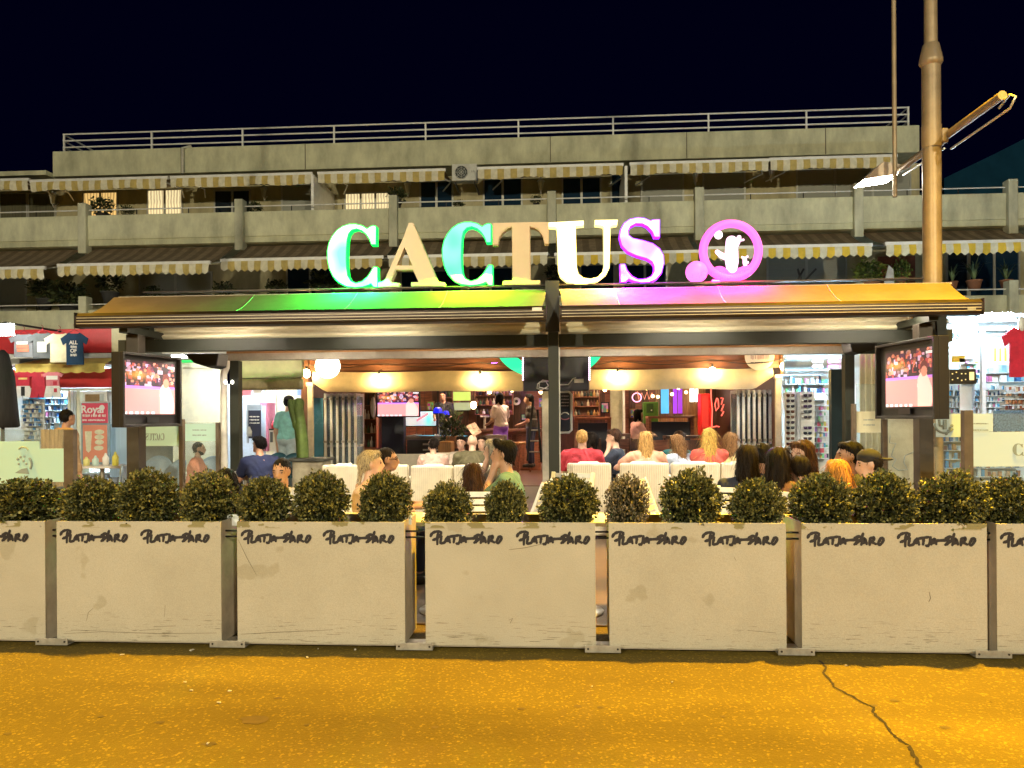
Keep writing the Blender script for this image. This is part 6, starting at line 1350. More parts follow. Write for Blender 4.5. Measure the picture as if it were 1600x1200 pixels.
# more of the room's clutter: framed pictures, pendant lamps, bar stools, garland of bulbs
rc = random.Random(21)
def poster_fn(seed):
    def fn(U, V):
        r = np.random.default_rng(seed); c = np.ones(U.shape + (3,)) * (r.random(3) * .5 + .1)
        for _ in range(6):
            a, b, w_, h_ = r.random(4); m = (np.abs(U - a) < .1 + .25 * w_) & (np.abs(V - b) < .05 + .2 * h_); c[m] = r.random(3) * .8
        return c
    return fn
for k, (px, py, w_, h_, Yq) in enumerate(((575, 600, 14, 12, 23.8), (668, 628, 9, 12, 23.8), (826, 640, 9, 12, 23.8), (842, 622, 8, 14, 23.8), (940, 630, 10, 14, 23.8), (985, 640, 9, 12, 23.8), (1128, 612, 12, 10, 23.8), (1142, 640, 9, 16, 23.8), (815, 648, 8, 8, 23.8))):
    a, b = X(px, Yq), X(px + w_, Yq); z1 = Z(px, py, Yq); z0 = Z(px, py + h_, Yq)
    t = thing('framed_picture', 'small framed picture on the bar wall, %s from the left' % ORD[[0, 1, 3, 4, 5, 6, 7, 8, 2][k]], 'picture', (a, Yq, z0), 0, 'framed pictures on the bar wall')
    picture('print', (a, Yq - .004, z0), (b - a, 0, 0), (0, 0, z1 - z0), 14, 16, poster_fn(k), print_mat('poster_print', 0.), t)
    MB().box(a - .03, b + .03, Yq, Yq + .03, z0 - .03, z1 + .03).build('frame', M_WOODL if k % 2 else M_DARK, t)
for k, (px, py, Yq) in enumerate(((640, 607, 20.5), (675, 606, 21.5), (765, 612, 20.2), (800, 609, 21.0), (845, 612, 20.0), (905, 603, 20.5), (945, 608, 19.5), (1010, 606, 19.5), (1060, 605, 20.0))):
    c = at(px, py, Yq); t = thing('pendant_lamp', 'small warm pendant lamp in the bar room, %s from the left' % ORD[k], 'lamp', c, 0, 'pendant lamps in the bar room')
    MB().ball(c, .05, 10, 8, (1, 1, 1.2)).build('bulb_glass', glow('pendant_small', (1, .62, .25), 30.), t)
    MB().lathe([(.11, .0), (.1, .03), (.03, .1)], (c.x, c.y, c.z + .03), 12).build('shade', M_DARK, t); MB().tube([(c.x, c.y, c.z + .13), (c.x, c.y, 3.1)], .006, 5).build('cord', M_DARK, t)
for k, (px, Yq) in enumerate(((735, 20.5), (752, 20.4), (800, 20.5), (818, 20.6))):
    x_ = X(px, Yq); t = thing('bar_stool', 'wooden bar stool before the counter, %s from the left' % ORD[k], 'stool', (x_, Yq, .02), 0, 'bar stools at the counter')
    MB().lathe([(.17, .74), (.18, .77), (.16, .8)], (x_, Yq, .02), 14).build('seat', M_WOODL, t)
    for sx, sy in ((-1, -1), (1, -1), (-1, 1), (1, 1)): MB().tube([(x_ + .17 * sx, Yq + .17 * sy, .02), (x_ + .1 * sx, Yq + .1 * sy, .76)], .02, 6).build('leg', M_WOOD, t)
# festoon cable swinging between the timber posts
pts = []
fx = [X(p, YD - .42) for p in (479, 592, 750, 870, 965, 1113, 1225)]
for a, b in zip(fx[:-1], fx[1:]):
    for q in range(8): u = q / 8; pts.append((a + (b - a) * u, YD - .44, 2.66 - .09 * math.sin(PI * u)))
pts.append((fx[-1], YD - .44, 2.66)); MB().tube(pts, .008, 5).build('festoon_cable', M_DARK, None, label='thin dark festoon cable swinging before the canvas valance', cat='cable')
# ------------------------------------------------------------------ people: one continuous surface each, from a blended distance field
def field_mesh(name, prims, res, m, k=.022, disp=None, smooth=True):
    """prims: ('c', a, b, ra, rb) tapered capsules or ('e', centre, radii); returns the blended iso-surface as a mesh"""
    lo = np.full(3, 1e9); hi = -lo
    for p in prims:
        if p[0] == 'c':
            for q, r in ((p[1], p[3]), (p[2], p[4])): q = np.array(q); lo = np.minimum(lo, q - r); hi = np.maximum(hi, q + r)
        else: q = np.array(p[1]); r = np.array(p[2]); lo = np.minimum(lo, q - r); hi = np.maximum(hi, q + r)
    lo = lo - 3 * res - k; hi = hi + 3 * res + k
    n = np.ceil((hi - lo) / res).astype(int) + 1
    D = np.full(n, .5, np.float32); ax = [lo[i] + res * np.arange(n[i]) for i in range(3)]
    for p in prims:
        if p[0] == 'c': a, b = np.array(p[1], float), np.array(p[2], float); rm = max(p[3], p[4]); l0, h0 = np.minimum(a, b) - rm, np.maximum(a, b) + rm
        else: a = np.array(p[1], float); rd = np.array(p[2], float); l0, h0 = a - rd, a + rd
        pad = k * 1.5 + 3 * res
        i0 = np.maximum(((l0 - pad - lo) / res).astype(int), 0); i1 = np.minimum(((h0 + pad - lo) / res).astype(int) + 2, n)
        x = ax[0][i0[0]:i1[0], None, None]; y = ax[1][None, i0[1]:i1[1], None]; z = ax[2][None, None, i0[2]:i1[2]]
        if p[0] == 'c':
            ab = b - a; t = ((x - a[0]) * ab[0] + (y - a[1]) * ab[1] + (z - a[2]) * ab[2]) / max(1e-9, ab @ ab); t = np.clip(t, 0, 1)
            d = np.sqrt((x - a[0] - t * ab[0]) ** 2 + (y - a[1] - t * ab[1]) ** 2 + (z - a[2] - t * ab[2]) ** 2) - (p[3] + (p[4] - p[3]) * t)
        else:
            q = np.sqrt(((x - a[0]) / rd[0]) ** 2 + ((y - a[1]) / rd[1]) ** 2 + ((z - a[2]) / rd[2]) ** 2); g = np.sqrt(((x - a[0]) / rd[0] ** 2) ** 2 + ((y - a[1]) / rd[1] ** 2) ** 2 + ((z - a[2]) / rd[2] ** 2) ** 2)
            d = q * (q - 1) / np.maximum(g, 1e-6)
        S = D[i0[0]:i1[0], i0[1]:i1[1], i0[2]:i1[2]]
        h = np.maximum(k - np.abs(S - d), 0) / k
        D[i0[0]:i1[0], i0[1]:i1[1], i0[2]:i1[2]] = np.minimum(S, d) - h * h * k * .25
    if disp is not None: D = D + disp(ax[0][:, None, None], ax[1][None, :, None], ax[2][None, None, :]).astype(np.float32)
    s = D < 0
    nc = n - 1; idx = np.full(nc, -1, np.int64)
    c = np.zeros(nc, np.int8)
    for dx in (0, 1):
        for dy in (0, 1):
            for dz in (0, 1): c += s[dx:nc[0] + dx, dy:nc[1] + dy, dz:nc[2] + dz]
    act = (c > 0) & (c < 8); cells = np.argwhere(act); idx[act] = np.arange(len(cells))
    acc = np.zeros((len(cells), 3)); cnt = np.zeros(len(cells))
    cor = [(i, j, kk) for i in (0, 1) for j in (0, 1) for kk in (0, 1)]
    for a_ in range(8):
        for b_ in range(a_ + 1, 8):
            if sum(abs(cor[a_][q] - cor[b_][q]) for q in range(3)) != 1: continue
            pa, pb_ = cells + np.array(cor[a_]), cells + np.array(cor[b_])
            da, db = D[tuple(pa.T)], D[tuple(pb_.T)]; mk = (da < 0) != (db < 0)
            t = np.where(mk, da / np.where(mk, da - db, 1), 0)
            acc += np.where(mk[:, None], pa + (pb_ - pa) * t[:, None], 0); cnt += mk
    V = lo + res * acc / cnt[:, None]
    faces = []
    for axd in range(3):
        u, v = (axd + 1) % 3, (axd + 2) % 3
        sl0 = [slice(None)] * 3; sl1 = [slice(None)] * 3; sl0[axd] = slice(0, -1); sl1[axd] = slice(1, None)
        e = s[tuple(sl0)] != s[tuple(sl1)]; E_ = np.argwhere(e); ins = s[tuple(sl0)][e]
        ok = (E_[:, u] > 0) & (E_[:, v] > 0) & (E_[:, u] < n[u] - 1) & (E_[:, v] < n[v] - 1); E_ = E_[ok]; ins = ins[ok]
        def cell(du, dv):
            q = E_.copy(); q[:, u] += du; q[:, v] += dv; return idx[tuple(q.T)]
        qd = np.stack([cell(-1, -1), cell(0, -1), cell(0, 0), cell(-1, 0)], 1)
        qd[~ins] = qd[~ins][:, ::-1]; faces.append(qd)
    Fq = np.concatenate(faces); Fq = Fq[(Fq >= 0).all(1)]
    me = bpy.data.meshes.new(name); me.from_pydata(V.tolist(), [], Fq.tolist()); me.materials.append(m)
    me.polygons.foreach_set('use_smooth', np.ones(len(me.polygons), bool)); me.update(); return me

def skin_mat(key, c):
    if key in MATS: return MATS[key]
    m = mat(key, c, .5, var=.1, scale=9); p = m.node_tree.nodes['Principled BSDF']
    p.inputs['Subsurface Weight'].default_value = .12; p.inputs['Subsurface Radius'].default_value = (.02, .008, .004); return m
SK = {'fair': (.62, .38, .28), 'tan': (.45, .25, .16), 'olive': (.36, .19, .11), 'brown': (.22, .11, .065)}
HC = {'black': (.005, .004, .004), 'dark': (.012, .008, .006), 'brown': (.04, .019, .011), 'lightbrown': (.22, .12, .055), 'blonde': (.5, .3, .11), 'yellow': (.62, .38, .1), 'grey': (.3, .27, .22), 'greyblonde': (.4, .32, .2), 'ginger': (.5, .22, .05)}
def hair_mat(h):
    key = 'hair_' + h
    if key in MATS: return MATS[key]
    m = mat(key, HC[h], .55, var=.85, scale=7, stretch=(16, 16, 1.6), bump=.5, bscale=22, spec=.15); return m

def strand_mesh(hme, hc, style, hcol, seed):
    """thin locks lying on the hair surface and straying from it"""
    r = np.random.default_rng(seed); nv = len(hme.vertices); V = np.zeros(nv * 3); hme.vertices.foreach_get('co', V); V = V.reshape(-1, 3)
    Nn = np.zeros(nv * 3); hme.vertices.foreach_get('normal', Nn); Nn = Nn.reshape(-1, 3)
    n = {'crop': 160, 'short': 260, 'quiff': 260}.get(style, 420); L0 = {'crop': .018, 'short': .035, 'quiff': .04, 'wavy': .13, 'bun': .03, 'pony': .03, 'bob': .05}.get(style, .11)
    pick = r.integers(0, nv, n); P = V[pick]; Nq = Nn[pick]; out = P - hc; out[:, 2] = 0; out /= np.linalg.norm(out, axis=1)[:, None] + 1e-6
    D = np.array([0, 0, -1.]) + out * .55 + r.normal(size=(n, 3)) * (.22 if style != 'wavy' else .4); D -= Nq * (D * Nq).sum(1)[:, None] * .85; D /= np.linalg.norm(D, axis=1)[:, None] + 1e-6
    ln = L0 * (.5 + r.random(n)); S = np.cross(D, Nq); S /= np.linalg.norm(S, axis=1)[:, None] + 1e-6
    w_ = .0022 + .0022 * r.random(n); seg = 4; vs = []; lift = .002 + .005 * r.random(n); wav = r.random(n) * 6
    for k in range(seg + 1):
        u = k / seg; c = P + Nq * (lift * (1 + u * .8))[:, None] + D * (ln * u)[:, None] + np.array([0, 0, -1.]) * (ln * u * u * .25)[:, None]
        if style in ('wavy', 'long', 'longer', 'bun'): c = c + S * (.006 * np.sin(u * 5 + wav))[:, None]
        ww = (w_ * (1 - .75 * u))[:, None]; vs += [c - S * ww, c + S * ww]
    A = np.stack(vs, 1).reshape(-1, 3); b = np.arange(n)[:, None] * (2 * (seg + 1)); F_ = []
    for k in range(seg): F_.append(np.stack([b[:, 0] + 2 * k, b[:, 0] + 2 * k + 1, b[:, 0] + 2 * k + 3, b[:, 0] + 2 * k + 2], 1))
    me = bpy.data.meshes.new('hair_strands'); me.from_pydata(A.tolist(), [], np.concatenate(F_).tolist())
    tn = np.repeat(np.clip(.5 + .3 * r.normal(size=n), 0, 1), 2 * (seg + 1)).astype(np.float32); at_ = me.attributes.new('tone', 'FLOAT', 'POINT'); at_.data.foreach_set('value', tn)
    c_ = HC[hcol]; key = 'strand_' + hcol
    if key not in MATS: MATS[key] = leaf_mat(key, tuple(x * .45 for x in c_), c_, tuple(min(1, x * 1.5) for x in c_), .05)
    me.materials.append(MATS[key]); me.update(); return me
def v3(*a): return np.array(a, float)
def person(label, px, pytop, Y, face, hair='short', hcol='dark', skin='fair', top=(.3, .3, .3), pants=(.05, .06, .1), pose='sit', arms='table', lean=.05, hyaw=0., htilt=0., hroll=0., build=1., sleeve='short', detail=True, extra=None, glasses=False, hat=None, group=None, res=None, straps=False, skirt=False, zbase=None):
    Hs = 1.30 if pose == 'sit' else 1.72
    c = at(px, pytop, Y); base = .012 if zbase is None else zbase
    sc_ = max(.84, min(1.12, (c.z - base) / Hs))
    if pose != 'sit' and Y > 15: base = c.z - Hs * sc_
    t = thing('person', label, 'person', (c.x, Y, base), R_(face), group, sc_)
    res = res or (.0125 if Y < 8.2 else .017)
    b = build
    # skeleton, facing +Y
    if pose == 'sit':
        pel = v3(0, 0, .50); che = v3(0, lean * .8, .80); nb = v3(0, lean * 1.15, 1.0)
    else:
        pel = v3(0, 0, .93); che = v3(0, lean * .5, 1.22); nb = v3(0, lean * .8, 1.42)
    hd0 = nb + v3(0, .025 + lean * .3, .185)         # head centre
    cy_, sy_ = math.cos(hyaw), math.sin(hyaw)
    Rz = np.array([[cy_, -sy_, 0], [sy_, cy_, 0], [0, 0, 1]]); ct, st_ = math.cos(htilt), math.sin(htilt)
    Rx = np.array([[1, 0, 0], [0, ct, st_], [0, -st_, ct]]); cr, sr = math.cos(hroll), math.sin(hroll); Ry = np.array([[cr, 0, sr], [0, 1, 0], [-sr, 0, cr]])
    RH = Rz @ Rx @ Ry
    def H(*p): return hd0 + RH @ v3(*p)
    shw = .175 * b; P = []
    # torso
    P += [('e', pel + v3(0, 0, .02), (.165 * b, .125 * b, .12)), ('e', (pel + che) / 2 + v3(0, 0, .0), (.145 * b, .105 * b, .17)), ('e', che + v3(0, .0, .03), (.17 * b, .115 * b, .17)),
          ('c', nb + v3(-shw * .55, 0, -.05), nb + v3(shw * .55, 0, -.05), .07 * b, .07 * b), ('c', nb + v3(0, -.005, -.06), nb + v3(0, .02, .09), .058, .052)]
    # head: skull, face, jaw, nose, brow, ears
    hp = [('e', H(0, -.012, .03), (.075, .092, .088)), ('e', H(0, .02, -.02), (.062, .075, .092)), ('c', H(-.022, .055, -.085), H(.022, .055, -.085), .03, .03), ('c', H(0, .09, .008), H(0, .108, -.03), .01, .015),
          ('c', H(-.035, .072, .022), H(.035, .072, .022), .016, .016), ('e', H(.074, -.005, -.01), (.012, .02, .03)), ('e', H(-.074, -.005, -.01), (.012, .02, .03)), ('c', H(-.016, .09, -.058), H(.016, .09, -.058), .011, .011)]
    P += hp
    # arms
    arms_ = arms if isinstance(arms, (tuple, list)) else (arms, arms); AR = []
    for s_, am in zip((-1, 1), arms_):
        sh = nb + v3(s_ * (shw + .012), -.01, -.055)
        if am == 'table': el = sh + v3(s_ * .06, .12, -.25); wr = el + v3(-s_ * .12, .21, .03); hd = wr + v3(-s_ * .03, .07, -.005)
        elif am == 'chin': el = sh + v3(s_ * .03, .22, -.2); wr = H(s_ * .03, .09, -.17); hd = H(s_ * .015, .075, -.10)
        elif am == 'lap': el = sh + v3(s_ * .07, .02, -.28); wr = el + v3(-s_ * .09, .2, -.08); hd = wr + v3(-s_ * .02, .08, -.01)
        elif am == 'side': el = sh + v3(s_ * .06, -.02, -.28); wr = el + v3(s_ * .02, .06, -.25); hd = wr + v3(0, .02, -.08)
        elif am == 'phone': el = sh + v3(s_ * .07, .14, -.22); wr = el + v3(-s_ * .08, .17, .12); hd = wr + v3(-s_ * .03, .04, .06)
        elif am == 'wide': el = sh + v3(s_ * .2, .1, -.16); wr = el + v3(s_ * .02, .22, -.02); hd = wr + v3(-s_ * .05, .07, .0)
        elif am == 'head': el = sh + v3(s_ * .2, .12, .02); wr = H(s_ * .1, .05, .02); hd = H(s_ * .07, .02, .06)
        AR.append((s_, sh, el, wr, hd))
        P += [('c', sh, el, .05 * b, .041 * b), ('c', el, wr, .04 * b, .028)]
        d = hd - wr; d /= np.linalg.norm(d); sd = np.cross(d, v3(0, 0, 1)); sd = sd / (np.linalg.norm(sd) + 1e-6)
        P += [('c', wr, wr + d * .055, .027, .033), ('c', wr + d * .03 + sd * s_ * -.02, wr + d * .075 + sd * s_ * -.045, .013, .010)]
        for q in range(4):
            o_ = sd * (q - 1.5) * .019; ln = (.07, .085, .08, .06)[q]; k0 = wr + d * .06 + o_; k1 = k0 + d * ln * .55 + v3(0, 0, -.006); k2 = k1 + d * ln * .4 + v3(0, 0, -.022)
            P += [('c', k0, k1, .0105, .0098), ('c', k1, k2, .0098, .0085)]
    # legs
    LG = []
    for s_ in (-1, 1):
        hip = pel + v3(s_ * .09 * b, .02, -.02)
        if pose == 'sit': kn = hip + v3(s_ * .05, .42, .0); an = kn + v3(0, -.03, -.41); kn[2] = .50; an[2] = .09
        else: kn = hip + v3(s_ * .01, .03, -.43); an = v3(kn[0], kn[1] - .03, .09)
        LG.append((hip, kn, an)); P += [('c', hip, kn, .082 * b, .058 * b), ('c', kn, an, .056 * b, .036), ('c', an + v3(0, -.03, -.045), an + v3(0, .15, -.055), .036, .03)]
    link('body', field_mesh('body', P, res, skin_mat('skin_' + skin, SK[skin])), t, world=False)
    g = .011 if res < .015 else .014
    # clothing as shells over the body
    T = [('e', pel + v3(0, 0, .04), (.165 * b + g, .125 * b + g, .10 + g)), ('e', (pel + che) / 2, (.147 * b + g, .107 * b + g, .17)), ('e', che + v3(0, 0, .02), (.172 * b + g, .117 * b + g, .17))]
    if not straps: T.append(('c', nb + v3(-shw * .6, -.005, -.055), nb + v3(shw * .6, -.005, -.055), .07 * b + g * .8, .07 * b + g * .8))
    if sleeve != 'none':
        for s_, sh, el, wr, hd in AR:
            T.append(('c', sh, sh + (el - sh) * (.62 if sleeve == 'short' else 1.), .05 * b + g * 1.3, .046 * b + g * 1.3))
            if sleeve == 'long': T.append(('c', el, el + (wr - el) * .92, .044 * b + g, .032 + g))
    key = 'cloth_%02x%02x%02x' % tuple(int(max(0, min(1, x)) * 255) for x in top)
    wr_ = np.random.default_rng(int(px * 3)); ph = wr_.random(3) * 6
    def folds(x, y, z): return -.005 + .006 * np.sin(z * 52 + 9 * np.sin(x * 13 + ph[0]) + ph[1]) * np.sin(x * 21 + y * 17 + ph[2])
    link('shirt', field_mesh('shirt', T, res, mat(key, top, .85, var=.14, scale=9, bump=.25, bscale=30), k=.03, disp=folds), t, world=False)
    Bp = [('e', pel + v3(0, 0, -.0), (.168 * b + g, .13 * b + g, .11))]
    for hip, kn, an in LG: Bp += [('c', hip, kn, .082 * b + g, .06 * b + g), ('c', kn, an + v3(0, 0, .04), .058 * b + g, .045 + g)] if not skirt else [('c', hip, hip + (kn - hip) * .75, .09 * b + g, .1 * b + g)]
    kp = 'cloth_%02x%02x%02x' % tuple(int(max(0, min(1, x)) * 255) for x in pants)
    link('trousers' if not skirt else 'skirt', field_mesh('trousers', Bp, .02, mat(kp, pants, .85, var=.14, scale=9, bump=.2, bscale=30), k=.03), t, world=False)
    for hip, kn, an in LG: link('shoe', field_mesh('shoe', [('c', an + v3(0, -.035, -.045), an + v3(0, .16, -.055), .046, .04)], .016, mat('shoe_dark', (.04, .035, .03), .6)), t, world=False)
    # hair
    hp = []
    ph2 = wr_.random(3) * 6
    if hair not in ('bald',):
        hp += [('e', H(0, -.03, .045), (.084, .092, .084)), ('e', H(0, -.05, .0), (.08, .068, .085)), ('c', H(-.045, .048, .088), H(.045, .048, .088), .03, .03)]
        if hair == 'short': hp[1] = ('e', H(0, -.05, .0), (.079, .062, .075))
        if hair == 'crop': hp = [('e', H(0, -.016, .036), (.0775, .0935, .0865)), ('e', H(0, -.045, -.0), (.0765, .062, .075))]
        if hair == 'quiff': hp += [('c', H(-.03, .06, .115), H(.04, .065, .11), .03, .026)]
        if hair in ('long', 'wavy', 'longer'):
            ln = {'long': .34, 'wavy': .36, 'longer': .46}[hair]
            for s_ in (-1, 1):
                hp += [('c', H(s_ * .05, -.03, .03), H(s_ * .058, -.045, -.12), .036, .036), ('c', H(s_ * .058, -.045, -.12), hd0 + v3(s_ * .07, -.105 - lean * .3, -ln), .036, .022), ('c', H(s_ * .062, .025, .04), H(s_ * .07, .0, -.1), .02, .022)]
            hp += [('c', H(0, -.07, -.02), hd0 + v3(0, -.125 - lean * .4, -ln * .95), .06, .035), ('c', H(-.035, -.07, -.05), hd0 + v3(-.04, -.12 - lean * .4, -ln), .045, .025), ('c', H(.035, -.07, -.05), hd0 + v3(.04, -.12 - lean * .4, -ln * .92), .045, .025)]
        if hair == 'bob':
            for s_ in (-1, 1): hp += [('c', H(s_ * .065, -.02, .03), H(s_ * .078, -.01, -.11), .036, .034)]
            hp += [('c', H(0, -.07, 0), H(0, -.075, -.13), .055, .045)]
        if hair == 'pony': hp += [('c', H(0, -.1, .02), H(0, -.135, -.04), .03, .036), ('c', H(0, -.135, -.04), H(0, -.12, -.3), .036, .016)]
        if hair == 'bun': hp += [('e', H(0, -.11, .02), (.04, .035, .04)), ('c', H(.02, -.1, -.02), H(.02, -.12, -.2), .03, .012), ('c', H(-.03, -.09, -.02), H(-.02, -.1, -.12), .025, .012)]
        fr = {'wavy': (.007, 30, 60), 'long': (.0045, 8, 150), 'longer': (.0045, 8, 150)}.get(hair, (.0035, 60, 110))
        def strands(x, y, z): return fr[0] * np.sin(np.arctan2(x - hd0[0], -(y - hd0[1] + .02)) * 17 + 2.5 * np.sin(z * fr[1] + ph2[0])) + .35 * fr[0] * np.sin(x * fr[2] + z * 9 + ph2[1])
        hme = field_mesh('hair', hp, min(res, .0125), hair_mat(hcol), k=.03, disp=strands)
        link('hair', hme, t, world=False)
        if Y < 12.5: link('hair_strands', strand_mesh(hme, hd0, hair, hcol, int(px)), t, world=False, kind='stuff')
    if hat is not None:
        hm = [('e', H(0, -.008, .055), (.088, .1, .078)), ('e', H(0, .135, .04), (.068, .06, .011))] if hat[0] == 'front' else [('e', H(0, -.008, .055), (.088, .1, .078)), ('e', H(0, -.14, .02), (.068, .06, .011))]
        link('cap', field_mesh('cap', hm, min(res, .0125), mat('cap_%d' % px, hat[1], .85)), t, world=False)
    if detail:
        for s_ in (-1, 1):
            MB().ball(H(s_ * .031, .079, .002), .0115, 8, 6, (1.25, .7, .75)).build('eye', mat('eye_dark', (.03, .02, .015), .2, var=0), t, world=False)
            MB().tube([H(s_ * .018, .0885, .021), H(s_ * .034, .0885, .026), H(s_ * .05, .077, .02)], .0048, 5).build('eyebrow', hair_mat(hcol if hcol not in ('blonde', 'yellow') else 'lightbrown'), t, world=False)
        MB().ball(H(0, .097, -.058), .014, 8, 6, (1.5, .5, .45)).build('lips', mat('lip_red', (.42, .12, .1), .4, var=0), t, world=False)
    if glasses:
        mb = MB()
        for s_ in (-1, 1): mb.tube([H(s_ * .033 + .024 * math.cos(2 * PI * k / 10), .096, .0 + .018 * math.sin(2 * PI * k / 10)) for k in range(11)], .0035, 4); mb.tube([H(s_ * .056, .09, .005), H(s_ * .078, .0, .008)], .0035, 4)
        mb.build('glasses', M_BEZ, t, world=False)
    if extra == 'beard': link('beard', field_mesh('beard', [('c', H(-.035, .05, -.085), H(.035, .05, -.085), .03, .03), ('c', H(-.06, .015, -.05), H(-.035, .05, -.09), .02, .028), ('c', H(.06, .015, -.05), H(.035, .05, -.09), .02, .028)], .01, hair_mat(hcol), k=.015), t, world=False)
    if extra == 'phone':
        s_, sh, el, wr, hd = AR[1]; MB().box(hd[0] - .035, hd[0] + .035, hd[1] + .03, hd[1] + .038, hd[2] - .02, hd[2] + .12).build('phone', M_BEZ, None)
    return t
G1, G2, G3 = 'guests at the front tables', 'guests on the white sofas', 'people further back'
